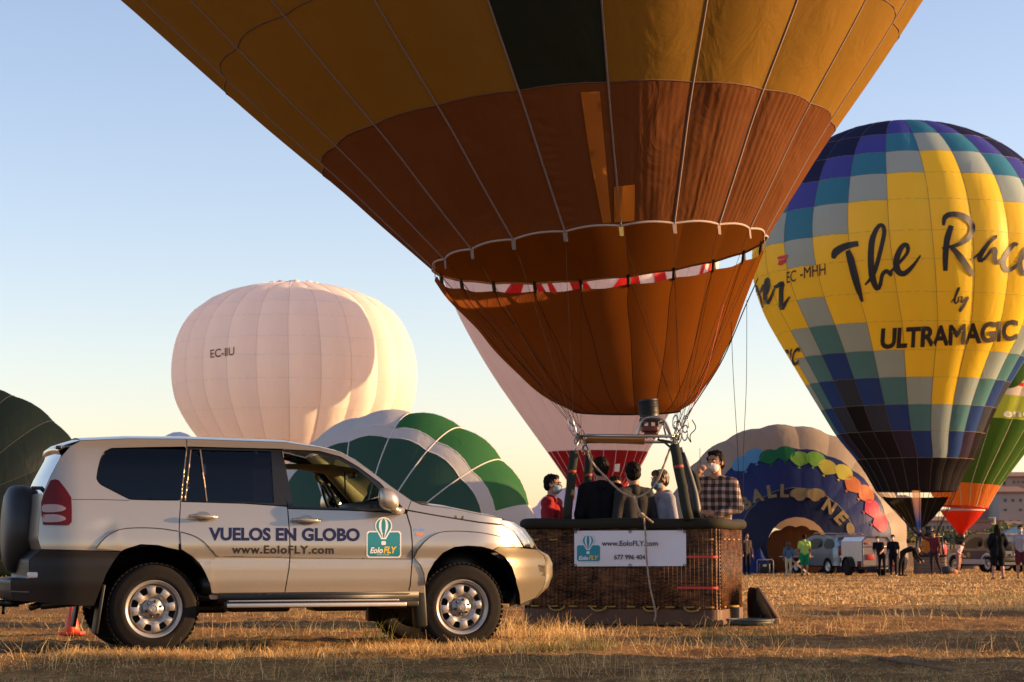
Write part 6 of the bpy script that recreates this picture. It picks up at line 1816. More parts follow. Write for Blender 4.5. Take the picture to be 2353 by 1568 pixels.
    C('neck', hc + np.array([0, .012 * H, -.03 * H]), .032, .031, 0)
    def hp(x, y, z): return hc + hm @ (np.array([x, y, z]) * H)
    Ee(hp(0, .008, .012), (.044, .054, .052), 0, .012, hm)
    Ee(hp(0, -.012, -.022), (.035, .040, .045), 0, .015, hm)
    pr.append(('c', (hp(0, -.05, -.002), hp(0, -.060, -.018), .007 * H, .010 * H), 0, .008))       # nose
    pr.append(('c', (hp(-.014, -.047, .004), hp(.014, -.047, .004), .008 * H, .008 * H), 0, .008))  # brow
    pr.append(('c', (hp(-.010, -.045, -.042), hp(.010, -.045, -.042), .006 * H, .006 * H), 0, .008))  # lips
    pr.append(('c', (hp(0, -.034, -.058), hp(0, -.028, -.060), .012 * H, .012 * H), 0, .012))       # chin
    for s_ in (-1, 1): pr.append(('e', (hp(s_ * .046, .006, -.006), (.006 * H, .012 * H, .018 * H)), 0, .005))
    if hood: pr.append(('c', (J['neck'] + np.array([-.04 * H, .035 * H, .0]), J['neck'] + np.array([.04 * H, .035 * H, .0]), .032 * H, .032 * H), 1, .02))
    C(J['neck'] + np.array([0, .004 * H, -.012 * H]), J['neck'] + np.array([0, .004 * H, .004 * H]), .038, .035, 1, .01)   # collar
    V, F, rg = sdf_mesh(pr, res)
    M3 = np.array(Matrix.Rotation(R(face), 3, 'Z'))
    root = thing('person', label, 'person', loc, R(face), group)
    bm_ = add('body', V, F, [skn, top, bottom, shoe], root, world=False, fm=rg)
    # hair
    hr = []
    q = lambda c, r, kk=0.01: hr.append(('e', (c, tuple(np.array(r) * H), hm), 0, kk))
    if hairstyle != 'bald':
        q(hp(0, .018, .022), (.049, .053, .052)); q(hp(0, .032, -.008), (.046, .036, .042)); 
        hr.append(('c', (hp(-.020, -.020, .050), hp(.020, -.020, .050), .017 * H, .017 * H), 0, .012))
        for s_ in (-1, 1): hr.append(('c', (hp(s_ * .043, -.004, .022), hp(s_ * .045, .0, .0), .010 * H, .006 * H), 0, .01))
    if hairstyle == 'bun': q(hp(.0, .075, .022), (.024, .026, .024))
    if hairstyle == 'fringe': hr.append(('c', (hp(-.030, -.030, .036), hp(.030, -.030, .036), .015 * H, .015 * H), 0, .014)); hr.append(('c', (hp(.048, -.006, .02), hp(.046, -.004, -.012), .012 * H, .008 * H), 0, .01))
    if hairstyle == 'ponytail': hr.append(('c', (hp(0, .07, .02), hp(0, .085, -.07), .020 * H, .010 * H), 0, .02))
    if hairstyle == 'long':
        for s_ in (-1, 0, 1): hr.append(('c', (hp(s_ * .032, .028, .0), hp(s_ * .042, .040, -.15), .030 * H, .024 * H), 0, .03))
    if hair is not None:
        V, F, rg = sdf_mesh(hr, min(res, .012)); cc = V.mean(0); dd = V - cc; az_ = np.arctan2(dd[:, 0], -dd[:, 1]); V = V + dd / np.linalg.norm(dd, axis=1, keepdims=True) * (H * .0035 * (np.sin(az_ * 15 + dd[:, 2] * 60) + .6 * np.sin(az_ * 31 + 1)))[:, None]; add('hair', V, F, hair, root, world=False)
    # eyes
    mb = MB()
    for s_ in (-1, 1): mb.ell(tuple(hp(s_ * .018, -.0465, .0)), (.0055 * H, .004 * H, .0035 * H), 8, 6)
    for e_ in range(2):
        m1 = MB(); s_ = (-1, 1)[e_]; m1.ell(tuple(hp(s_ * .018, -.0475, -.001)), (.0065 * H, .005 * H, .004 * H), 8, 6); m1.build('eye', mat('eye_dark', (.02, .014, .012), .2), root, world=False)
    for s_ in (-1, 1): MB().tube([tuple(hp(s_ * .008, -.0525, .012)), tuple(hp(s_ * .018, -.0525, .016)), tuple(hp(s_ * .030, -.047, .012))], .0028 * H, 5).build('eyebrow', hair or hairm, root, world=False)
    if mask is not None:
        mk = [('e', (hp(0, -.024, -.032), (.037 * H, .041 * H, .033 * H), hm), 0, .01), ('c', (hp(0, -.055, -.014), hp(0, -.058, -.035), .010 * H, .011 * H), 0, .012)]
        V, F, rg = sdf_mesh(mk, min(res, .010)); add('face_mask', V, F, mask, root, world=False)
        for s_ in (-1, 1): MB().tube([tuple(hp(s_ * .034, -.036, -.016)), tuple(hp(s_ * .047, -.004, .004)), tuple(hp(s_ * .045, .016, -.006))], .0016 * H, 4).build('mask_strap', mask, root, world=False)
    return root, (lambda x, y, z: WM[root.name] @ Vector(np.array([x, y, z]) * H)), hp
mask_w = cloth_mat('white_mask', (.58, .55, .54)); mask_b = cloth_mat('blue_mask', (.30, .47, .55)); mask_d = cloth_mat('deep_blue_mask', (.06, .16, .30))
shoe_d = cloth_mat('dark_shoe', (.02, .02, .022)); shoe_w = cloth_mat('pale_shoe', (.4, .38, .36)); jean = cloth_mat('dark_jeans', (.03, .04, .07)); blkc = cloth_mat('black_cloth', (.006, .006, .008))
# ---- in the basket (they stand on its floor)
zf_ = bz + .085
def in_basket(px, Y):
    p = P(px, 1190, Y); return (p.x, p.y, zf_)
def Hof(px, ytop, Y, z0): return (P(px, ytop, Y).z - z0) / .985
def inb(px, Y, ytop): 
    l = in_basket(px, Y); return l, Hof(px, ytop, Y, zf_)
l, H = inb(1268, 24.45, 1094)
person('person in a red jacket and blue mask at the left end of the near basket', l, 70, H, cloth_mat('red_fleece', (.24, .015, .018)), jean, shoe_d, hairstyle='short', mask=mask_b, build=1.12, res=.011, pose=dict(eR=(-.15, -.03, .66), wR=(-.11, -.12, .6)))
l, H = inb(1381, 24.05, 1055)
person('person in a plain black sweater seen from behind in the near basket', l, 186, H, blkc, jean, shoe_d, build=1.16, res=.011)
l, H = inb(1413, 25.0, 1098)
person('person in a patterned blue shirt half hidden behind the black sweater in the near basket', l, 20, H, cloth_mat('blue_pattern_shirt', (.07, .10, .16)), jean, shoe_d, res=.012)
l, H = inb(1457, 24.0, 1066)
person('person in a grey top with a dark hair bun, seen from behind, near basket', l, 207, H, cloth_mat('charcoal_grey_top', (.03, .028, .028)), jean, shoe_d, hairstyle='bun', mask=mask_w, build=1.05, res=.011, headturn=-22)
l, H = inb(1519, 24.2, 1083)
person('person in a light grey hoodie with blue mask, right of the rope, near basket', l, -58, H, cloth_mat('grey_hoodie', (.26, .26, .31)), jean, shoe_d, hair=hairb, hairstyle='fringe', mask=mask_d, hood=True, build=1.0, res=.011)
l, H = inb(1646, 24.62, 1040)
pl_root, PL, php = person('person in a checked shirt and white mask holding a radio to the mouth', l, -26, H, PLAID, jean, shoe_d, hair=hairm, mask=mask_w, build=1.1, res=.0095, headturn=-8,
    pose=dict(eR=(-.165, -.075, .70), wR=(-.088, -.135, .83), handR=(-.062, -.125, .865), eL=(.150, -.02, .645), wL=(.045, -.115, .600), handL=(.01, -.125, .605)))
rad = thing('walkie_talkie', 'black two way radio with a thin aerial held against the white mask', 'radio', tuple(PL(-.05, -.105, .87)))
c = PL(-.052, -.108, .872)
mb = MB(); mb.box(c, (.05, .035, .12), Matrix.Rotation(R(8), 3, 'Y'), bev=.008); mb.build('radio_body', blackm, rad)
MB().tube([c + Vector((-.015, 0, .06)), c + Vector((-.018, 0, .17)), c + Vector((-.018, 0, .27))], [.006, .004, .003], 6).build('aerial', blackm, rad)

# ---- far people
def far(px, ybase, ytop, Y, label, face, top, bottom, shoe, **k):
    p = P(px, ybase, Y); z = G(p.x, p.y)
    H = k.pop('H', None) or (P(px, ytop, Y).z - z) / .985
    return person(label, (p.x, p.y, z), face, H, top, bottom, shoe, **k)
NAVYC = cloth_mat('navy_cloth', (.015, .02, .035))
far(1716, 1316, 1226, 84, 'person in dark clothes standing in shade just right of the near basket', 30, cloth_mat('brown_shirt', (.05, .035, .035)), blkc, shoe_d, skn=skin2, res=.03)
far(1812, 1320, 1246, 80, 'person in a denim jacket and cream trousers seen from behind, left of the green shorts', 180, cloth_mat('denim_jacket', (.07, .12, .20)), cloth_mat('cream_trousers', (.50, .42, .27)), shoe_w, hair=hairb, hairstyle='long', build=.95, res=.028)
gr_t, GRP, _h = far(1849, 1321, 1229, 80, 'person in a lime and green shirt and green shorts, seen from behind', 182, cloth_mat('lime_shirt', (.36, .50, .10)), cloth_mat('green_shorts', (.01, .22, .09)), shoe_d, sleeve='short', leg='short', build=1.15, res=.026)
pB = far(2027, 1312, 1232, 76, 'person in black shirt and trousers with mask leaning by the trailer door', -25, blkc, blkc, shoe_d, skn=skin, mask=mask_b, hairstyle='ponytail', build=.92, res=.026, sleeve='short', pose=dict(pelvis=(-.02, .0, .53), waist=(-.03, 0, .61), chest=(-.055, -.01, .73), neck=(-.075, -.02, .82), headc=(-.095, -.04, .91), sL=(.02, 0, .80), sR=(-.18, -.01, .80), eL=(.03, -.01, .64), wL=(.0, -.1, .58), eR=(-.2, -.0, .63), wR=(-.15, -.1, .57)))
far(2053, 1313, 1230, 77, 'person in a black long top with white mask beside the trailer', -20, blkc, blkc, shoe_w, mask=mask_w, build=1.0, res=.026, sleeve='short', pose=dict(wR=(-.16, -.03, .5)))
far(2076, 1310, 1250, 79, 'person in black bending forward towards the far basket', 88, blkc, blkc, shoe_d, skn=skin2, hairstyle='bald', hair=None, H=1.72, res=.026,
    pose=dict(pelvis=(0, .03, .50), waist=(0, -.04, .555), chest=(0, -.16, .60), neck=(0, -.255, .60), headc=(0, -.33, .575), sL=(.1, -.235, .59), sR=(-.1, -.235, .59), eL=(.12, -.27, .44), eR=(-.12, -.30, .44), wL=(.1, -.36, .33), wR=(-.1, -.40, .35), kL=(.058, -.01, .28), kR=(-.058, .08, .28), aL=(.06, .012, .045), aR=(-.06, .10, .045), toeL=(.06, -.07, .02), toeR=(-.06, .02, .02)))
far(2147, 1316, 1221, 82, 'person in a maroon jacket raising an arm to the burner of the far basket', -40, cloth_mat('maroon_jacket', (.10, .018, .025)), cloth_mat('dark_trousers', (.03, .018, .022)), shoe_d, skn=skin, res=.026, build=1.0,
    pose=dict(eR=(-.20, -.10, .84), wR=(-.22, -.20, .96), aL=(.16, .03, .06), kL=(.10, -.02, .29)))
p = P(2131, 1290, 86.0)
person('person in an orange shirt inside the far basket of the chequered balloon', (p.x, 86.1, G(p.x, 86) + .05), 160, 1.62, cloth_mat('orange_shirt', (.50, .16, .03)), jean, shoe_d, hairstyle='ponytail', res=.03)
far(2171, 1308, 1243, 95, 'person in a pink and teal top standing behind the far basket', 60, cloth_mat('pink_top', (.6, .08, .12)), cloth_mat('teal_bottom', (.03, .12, .12)), shoe_d, res=.034, H=1.5)
far(2203, 1310, 1248, 90, 'person in a pale pink shirt and rose shorts leaning beside the striped off-road car', 60, cloth_mat('pale_pink_shirt', (.55, .36, .42)), cloth_mat('rose_shorts', (.35, .18, .16)), shoe_w, sleeve='short', leg='short', res=.03, H=1.5, build=1.15, pose=dict(chest=(0, -.05, .70), neck=(0, -.09, .78), headc=(0, -.13, .86), sL=(.1, -.08, .76), sR=(-.1, -.08, .76), wL=(.1, -.14, .5), wR=(-.1, -.14, .5)))
far(2294, 1325, 1207, 68, 'person with long black hair, loose black sweater and bare legs, seen from behind', 184, blkc, blkc, shoe_d, skn=skin, hairstyle='long', leg='bare', coat=.07, build=1.35, res=.022, pose=dict(aL=(.10, .012, .045), aR=(-.09, .012, .045), kL=(.07, 0, .285), kR=(-.07, 0, .285), eL=(.165, .02, .66), eR=(-.165, .02, .66), wL=(.12, -.06, .55), wR=(-.12, -.06, .55)))
far(2347, 1322, 1209, 69, 'person in a grey shirt, dark red shorts and blue mask at the right edge', -10, cloth_mat('lavender_grey_shirt', (.33, .30, .33)), cloth_mat('dark_red_shorts', (.10, .02, .03)), shoe_d, mask=mask_b, sleeve='short', leg='short', res=.024, build=1.0)

# ================================================================== vehicles and gear in the field
def lbox(mb, c, d, bev=.0, mi=0, rot=None): mb.box(c, d, rot, mi, bev)
# cargo trailer
def trailer(px, Y, rot, label, group=None, loc=None):
    p = P(px, 1310, Y) if loc is None else Vector(loc); z = G(p.x, p.y)
    t = thing('cargo_trailer', label, 'trailer', (p.x, p.y, z), R(rot), group)
    # local: x along the side, y depth; rear face at -y
    w, L, h, z0 = (1.15, 2.0, 1.12, .36) if loc is None else (1.75, 2.6, 1.6, .42)
    mg = mat('trailer_door_grey', (.20, .165, .16), .6); ms_ = mat('trailer_side_cream', (.58, .47, .38), .6); mr_ = mat('trailer_roof_white', (.72, .76, .82), .5); fr2 = mat('trailer_frame', (.06, .055, .055), .5)
    prof = [(-w / 2, z0), (w / 2, z0), (w / 2, z0 + h * .86), (w / 2 - .14, z0 + h), (-w / 2 + .14, z0 + h), (-w / 2, z0 + h * .86)]
    mb = MB(); n = len(prof)
    V = [(x, y, zz) for y in (-L / 2, L / 2) for x, zz in prof]
    mb.raw(V, [(0, 6, 7, 1)], 0); mb.raw(V, [(1, 7, 8, 2), (5, 11, 6, 0)], 1); mb.raw(V, [(2, 8, 9, 3), (3, 9, 10, 4), (4, 10, 11, 5)], 2); mb.raw(V, [(11, 10, 9, 8, 7, 6)], 1)
    mb.build('body', [fr2, ms_, mr_], t, world=False, smooth=False)
    for s_ in (-1, 1):
        mb = MB(); q = [(s_ * .015, z0 + .04), (s_ * (w / 2 - .03), z0 + .04), (s_ * (w / 2 - .03), z0 + h * .85), (s_ * (w / 2 - .16), z0 + h - .04), (s_ * .015, z0 + h - .04)]
        if s_ < 0: q = q[::-1]
        mb.prism(q, -L / 2 - .03, -L / 2 + .01); mb.build('rear_door', mg, t, world=False, smooth=False)
    mb = MB(); mb.tube([(x, -L / 2 - .03, zz) for x, zz in prof], .03, 6, closed=True); mb.build('door_surround', fr2, t, world=False)
    MB().tube([(-w / 2, -L / 2 - .05, z0 + h * .68), (w / 2, -L / 2 - .05, z0 + h * .68)], .015, 6).build('lock_bar', mat('pale_metal', (.4, .38, .38), .4, metal=.5), t, world=False)
    for x, zz, sx, sz in ((-.42, z0 + .52, .3, .2), (-.6, z0 + 1.26, .2, .07)):
        mb = MB(); mb.box((x * w / 1.75, -L / 2 - .045, z0 + (zz - z0) * h / 1.6), (sx, .02, sz), bev=.004); mb.build('reflector_plate', mat('red_plate', (.45, .03, .03), .5), t, world=False)
    mb = MB(); mb.box((.05, -L / 2 - .05, z0 + h * .64), (.09, .04, .26), bev=.01); mb.build('door_latch', mat('pale_latch', (.5, .45, .42), .5), t, world=False)
    for s_ in (-1, 1):
        mb = MB(); mb.box((s_ * (w / 2 + .10), -L / 2 + .1, z0 + .10), (.16, .05, .22), bev=.02); mb.build('tail_lamp', red, t, world=False)
        mb = MB(); M0 = Matrix.Translation((s_ * (w / 2 + .10), .1, .33)) @ Matrix.Rotation(R(90), 4, 'Y'); mb.lathe([(0, -.08), (.2, -.09), (.32, -.08), (.33, 0), (.32, .08), (.2, .09), (0, .08)], 26, M0); wh_ = mb.build('wheel', rub, t, world=False)
        MB().lathe([(0, .095), (.16, .095), (.19, .085)], 18, M0).build('rim', rimm_, wh_, world=False)
        V = [(s_ * (w / 2 + x), .1 + .42 * math.cos(a), .34 + .40 * math.sin(a)) for a in np.linspace(0, math.pi, 11) for x in (0, .22)]
        add('mudguard', V, [(2 * k, 2 * k + 1, 2 * k + 3, 2 * k + 2) for k in range(10)], blk, t, world=False)
    mb = MB(); mb.box((0, 0, z0 - .06), (w * .8, L, .1)); mb.tube([(0, L / 2, z0 - .05), (0, L / 2 + 1.1, z0 - .05)], .05, 6); mb.tube([(0, L / 2 + .9, 0.0), (0, L / 2 + .9, z0)], .03, 6); mb.build('chassis', blk, t, world=False)
    return t
rimm_ = mat('small_rim', (.45, .43, .40), .4, metal=.6)
trailer(1990, 79, 14, 'closed cream cargo trailer with red plate on its grey doors, behind two people in black')
# simple but shaped vehicles
def vehicle(name, label, cat, loc, rotz, L, W, prof, glassp, paintm, wheels, wr, extras=None, wgl=None, arches=True, trim=blk, n_doors=2, group=None):
    """prof: upper outline (x, z, half-width) from rear to front; side windows glassp: list of polys (x, z)"""
    t = thing(name, label, cat, loc, R(rotz), group)
    P_ = resample([(a, b) for a, b, c in prof], .12, False)
    hw = np.interp(np.arange(len(P_)), [0, len(P_) - 1], [0, 1])
    def hwf(x, z):
        q = W / 2
        if z > .95: q -= .20 * (z - .95)
        if x > L * .36: q -= .30 * ((x - L * .36) / (L * .14)) ** 2 * .4
        if x < -L * .40: q -= .12 * ((-x - L * .40) / (L * .1)) ** 2
        return q
    out = [tuple(p) for p in P_]
    bot = []
    zb = .36
    for wx in sorted(wheels, reverse=True):
        bot += [(wx + wr * 1.18 * math.cos(a), max(zb, wr + wr * 1.18 * math.sin(a))) for a in np.linspace(0, math.pi, 12)]
    poly = [(P_[-1][0], zb)] + bot + [(P_[0][0], zb)]
    full = np.array(out + poly)
    V, E = loops_to_ve([resample(full, .15)])
    v2, f2 = cdt(V * 100, E, 18); v2 = v2 / 100
    mb = MB()
    for s_ in (-1, 1):
        VV = [(x, s_ * hwf(x, z), z) for x, z in v2]
        mb.raw(VV, [tuple(f) if True else f for f in f2])
    nu = 8
    VV = []
    for x, z in P_:
        for k in range(nu + 1):
            u = -1 + 2 * k / nu
            VV.append((x, u * hwf(x, z), z + .05 * (1 - u ** 2 * abs(u))))
    mb.raw(VV, [(i * (nu + 1) + k, i * (nu + 1) + k + 1, (i + 1) * (nu + 1) + k + 1, (i + 1) * (nu + 1) + k) for i in range(len(P_) - 1) for k in range(nu)])
    for xx in (P_[0][0], P_[-1][0]):
        z1 = P_[0][1] if xx == P_[0][0] else P_[-1][1]
        mb.raw([(xx, -hwf(xx, zb), zb), (xx, hwf(xx, zb), zb), (xx, hwf(xx, z1), z1 + .02), (xx, -hwf(xx, z1), z1 + .02)], [(0, 1, 2, 3)])
    mb.build('body', paintm, t, world=False)
    gl = mat('dark_glazing', (.012, .013, .016), .28, var=.05, spec=.3)
    for poly in glassp:
        for s_ in (-1, 1):
            q = smooth_poly(poly, 1)
            VV = [(x, s_ * (hwf(x, z) + .012), z) for x, z in q]
            V3, E3 = loops_to_ve([resample(q, .2)]); a2, b2 = cdt(V3 * 100, E3, 25); a2 = a2 / 100
            add('side_window', [(x, s_ * (hwf(x, z) + .012), z) for x, z in a2], [tuple(f) for f in b2], gl, t, world=False)
    for wx in wheels:
        for s_ in (-1, 1):
            M0 = Matrix.Translation((wx, s_ * (W / 2 - .09), wr)) @ Matrix.Rotation(R(-90 * s_), 4, 'X')
            w_ = MB().lathe([(0, -.1), (wr * .7, -.11), (wr * .96, -.09), (wr, -.03), (wr, .05), (wr * .95, .09), (wr * .68, .10), (wr * .62, .07)], 28, M0).build('wheel', rub, t, world=False)
            MB().lathe([(0, .06), (wr * .2, .075), (wr * .25, .04), (wr * .5, .05), (wr * .6, .085), (wr * .64, .07)], 10, M0).build('rim', rimm_, w_, world=False)
    mb = MB(); mb.box((0, 0, .42), (L * .9, W * .8, .24)); mb.build('underbody', blk, t, world=False)
    if extras: extras(t, hwf)
    return t
def ex_rear(L, rear_h, plate=True):
    def f(t, hwf):
        x = -L / 2 - .01
        mb = MB(); mb.box((x + .02, 0, 1.18), (.06, 1.15, .42), bev=.03); mb.build('rear_window', mat('dark_glazing', (.012, .013, .016), .12, var=.05), t, world=False)
        for s_ in (-1, 1):
            mb = MB(); mb.box((x + .06, s_ * .70, .98), (.12, .2, .42), bev=.04); mb.build('tail_light', red, t, world=False)
            mb = MB(); mb.box((L / 2 - .12, s_ * .60, .72), (.2, .3, .18), bev=.05); mb.build('headlight', hl, t, world=False)
            mb = MB(); mb.ell((L * .20, s_ * (hwf(L * .2, 1.0) + .12), 1.0), (.07, .10, .08)); mb.build('mirror', blkp, t, world=False)
        mb = MB(); mb.box((x, 0, .60), (.14, 1.5, .22), bev=.05); mb.build('rear_bumper', blkp, t, world=False)
        mb = MB(); mb.box((L / 2, 0, .55), (.14, 1.45, .26), bev=.05); mb.build('front_bumper', blkp, t, world=False)
        mb = MB(); mb.box((x - .05, 0, .80), (.02, .5, .11)); mb.build('number_plate', mat('plate_white', (.7, .7, .66), .5), t, world=False)
        for s_ in (-1, 1): MB().tube([(-L * .4, s_ * .6, 1.66), (-L * .38, s_ * .6, 1.71), (.2, s_ * .6, 1.73), (.3, s_ * .6, 1.66)], .018, 6).build('roof_rail', rimm_, t, world=False)
    return f
sil = mat('grey_blue_paint', (.11, .14, .18), .3, metal=.6, coat=.5, var=.05)
p = P(1906, 1308, 88.0)
vehicle('parked_car', 'small grey blue car with roof rails parked between the green shorts and the trailer', 'car', (p.x, p.y, G(p.x, p.y)), 112, 4.3, 1.75,
        [(-2.15, .95, 0), (-2.08, 1.2, 0), (-1.95, 1.52, 0), (-1.4, 1.62, 0), (.2, 1.62, 0), (.55, 1.50, 0), (1.15, 1.08, 0), (1.9, .95, 0), (2.15, .70, 0)],
        [[(-1.85, 1.08), (-1.70, 1.45), (-1.0, 1.50), (-.95, 1.06)], [(-.85, 1.06), (-.85, 1.50), (.1, 1.50), (.9, 1.05)]], sil, (-1.32, 1.32), .32, ex_rear(4.3, 1.2))
p = P(2268, 1305, 93.0)
def ex_pol(t, hwf):
    ex_rear(4.0, 1.2)(t, hwf)
    for s_ in (-1, 1):
        mb = MB(); V = [(.95, s_ * (hwf(.95, .95) + .02), .96), (1.12, s_ * (hwf(1.1, .95) + .02), .95), (.62, s_ * (W0 * .0 + hwf(.6, .5) + .02), .48), (.42, s_ * (hwf(.4, .5) + .02), .48)]
        mb.raw(V, [(0, 1, 2, 3)]); mb.build('yellow_stripe', mat('yellow_band', (.55, .36, .03), .5), t, world=False)
        mb = MB(); mb.raw([(x, s_ * (hwf(x, z) + .016), z) for x, z in ((-1.1, .62), (1.0, .62), (1.0, .98), (-1.1, .98))], [(0, 1, 2, 3)]); mb.build('dark_door_panel', mat('navy_door', (.02, .03, .06), .4), t, world=False)
        mb = MB(); mb.raw([(.1 + .13 * math.cos(a), s_ * (hwf(.1, .8) + .022), .8 + .13 * math.sin(a)) for a in np.linspace(0, 6.28, 14, endpoint=False)], [tuple(range(14))]); mb.build('door_emblem', mat('ochre_emblem', (.35, .22, .05), .5), t, world=False)
        mb = MB(); mb.raw([(x, s_ * (hwf(x, z) + .018), z) for x, z in ((-1.1, .38), (1.0, .38), (1.0, .60), (-1.1, .60))], [(0, 1, 2, 3)]); mb.build('silver_sill', mat('sill_silver', (.42, .42, .44), .4), t, world=False)
        for wx in (-1.22, 1.22):
            L_ = [(wx + .46 * math.cos(a), s_ * (W0 - .04), .37 + .46 * math.sin(a)) for a in np.linspace(0, math.pi, 11)]
            MB().tube(L_, .055, 6).build('wheel_arch', mat('arch_silver', (.5, .5, .52), .4), t, world=False)
vehicle('patrol_car', 'dark off-road car with white panels and a yellow diagonal stripe, behind the long haired person', 'car', (p.x, p.y, G(p.x, p.y)), 114, 4.0, 1.8,
        [(-2.0, .95, 0), (-1.98, 1.3, 0), (-1.85, 1.62, 0), (-1.5, 1.72, 0), (.1, 1.72, 0), (.45, 1.55, 0), (.95, 1.12, 0), (1.75, 1.02, 0), (1.98, .75, 0)],
        [[(-1.75, 1.10), (-1.68, 1.52), (-.95, 1.56), (-.92, 1.08)], [(-.82, 1.08), (-.82, 1.58), (.0, 1.58), (.75, 1.10)]], mat('navy_white_paint', (.03, .04, .06), .35, coat=.6, var=.05), (-1.22, 1.22), .37, ex_pol)
p = P(2368, 1303, 100.0)
vehicle('parked_car', 'dark blue car parked behind the grey shirt at the right edge', 'car', (p.x, p.y, G(p.x, p.y)), 178, 4.4, 1.8,
        [(-2.2, .95, 0), (-2.1, 1.4, 0), (-1.8, 1.6, 0), (.4, 1.62, 0), (.75, 1.5, 0), (1.3, 1.1, 0), (2.0, .95, 0), (2.2, .7, 0)],
        [[(-1.8, 1.06), (-1.7, 1.48), (-.9, 1.5), (-.85, 1.05)], [(-.75, 1.05), (-.75, 1.5), (.35, 1.5), (1.0, 1.06)]], mat('deep_blue_paint', (.02, .04, .09), .3, coat=.6), (-1.35, 1.35), .33, ex_rear(4.4, 1.2))
# folding table between the two people
p = P(1830, 1312, 83.0); z = G(p.x, p.y)
ft = thing('folding_table', 'folding trestle table with crossed legs between the denim jacket and the green shorts', 'table', (p.x, p.y, z))
mb = MB(); mb.box((p.x, p.y, z + .74), (1.3, .6, .04), bev=.01); mb.build('tabletop', mat('table_tan', (.30, .22, .15), .6), ft)
for s_ in (-1, 1):
    for d in (-1, 1):
        MB().tube([(p.x + d * .5, p.y + s_ * .22, z + .02), (p.x - d * .3, p.y + s_ * .22, z + .72)], .02, 6).build('leg', mat('table_legs', (.32, .26, .2), .5), ft)
p = P(1757, 1312, 84.0); z = G(p.x, p.y)
gen = thing('inflation_fan', 'grey boxed inflation fan standing on the field before the spilled blue cloth', 'fan', (p.x, p.y, z))
MB().tube([(p.x + .33 * a, p.y - .2, z + b) for a, b in ((-1, .02), (-1, .55), (-.9, .62), (.9, .62), (1, .55), (1, .02))], .022, 6).build('frame', mat('fan_frame', (.18, .18, .2), .5), gen)
mb = MB(); mb.box((p.x, p.y, z + .28), (.42, .35, .42), bev=.05); mb.build('engine', blkp, gen)
MB().ell((p.x - .02, p.y - .2, z + .38), (.09, .03, .06)).build('disc', mat('fan_disc', (.4, .4, .4), .5), gen)
# blue tent roof at the right
p = P(2335, 1262, 100.0); z = G(p.x, p.y)
tent = thing('canopy_tent', 'blue pop-up canopy tent standing behind the long haired person at the right', 'tent', (p.x, p.y, z))
b_ = 1.7; zt_ = P(0, 1242, 100).z; za = P(0, 1210, 100).z
mb = MB(); V = [(p.x + a * b_, p.y + c_ * b_, zt_) for a, c_ in ((-1, -1), (1, -1), (1, 1), (-1, 1))] + [(p.x, p.y, za)] + [(p.x + a * b_, p.y + c_ * b_, zt_ - .25) for a, c_ in ((-1, -1), (1, -1), (1, 1), (-1, 1))]
mb.raw(V, [(0, 1, 4), (1, 2, 4), (2, 3, 4), (3, 0, 4)] + [(i, (i + 1) % 4, 5 + (i + 1) % 4, 5 + i) for i in range(4)]); mb.build('roof', fabric('tent_blue', (.16, .28, .42), .3), tent, smooth=False)
for a, c_ in ((-1, -1), (1, -1), (1, 1), (-1, 1)): MB().tube([(p.x + a * b_ * .98, p.y + c_ * b_ * .98, z), (p.x + a * b_ * .98, p.y + c_ * b_ * .98, zt_)], .03, 6).build('leg', mat('tent_pole', (.5, .5, .5), .4), tent)
# kit bags by the far basket
for k, (px, lab, cm_, s_) in enumerate(((2176, 'dark kit bag lying on the grass right of the far basket', (.02, .02, .03), .3), (2190, 'orange gas bottle lying on the grass near the kneeling pink shirt', (.55, .16, .06), .2))):
    p = P(px, 1308, 85.0); z = G(p.x, p.y)
    q = mat('bag_colour_%d' % k, cm_, .7)
    o = MB().ell((p.x, p.y, z + s_ * .55), (s_, s_ * .6, s_ * .6), 14, 9).build('kit_bag' if k == 0 else 'gas_bottle', q); tag(o, lab, 'bag' if k == 0 else 'gas bottle')
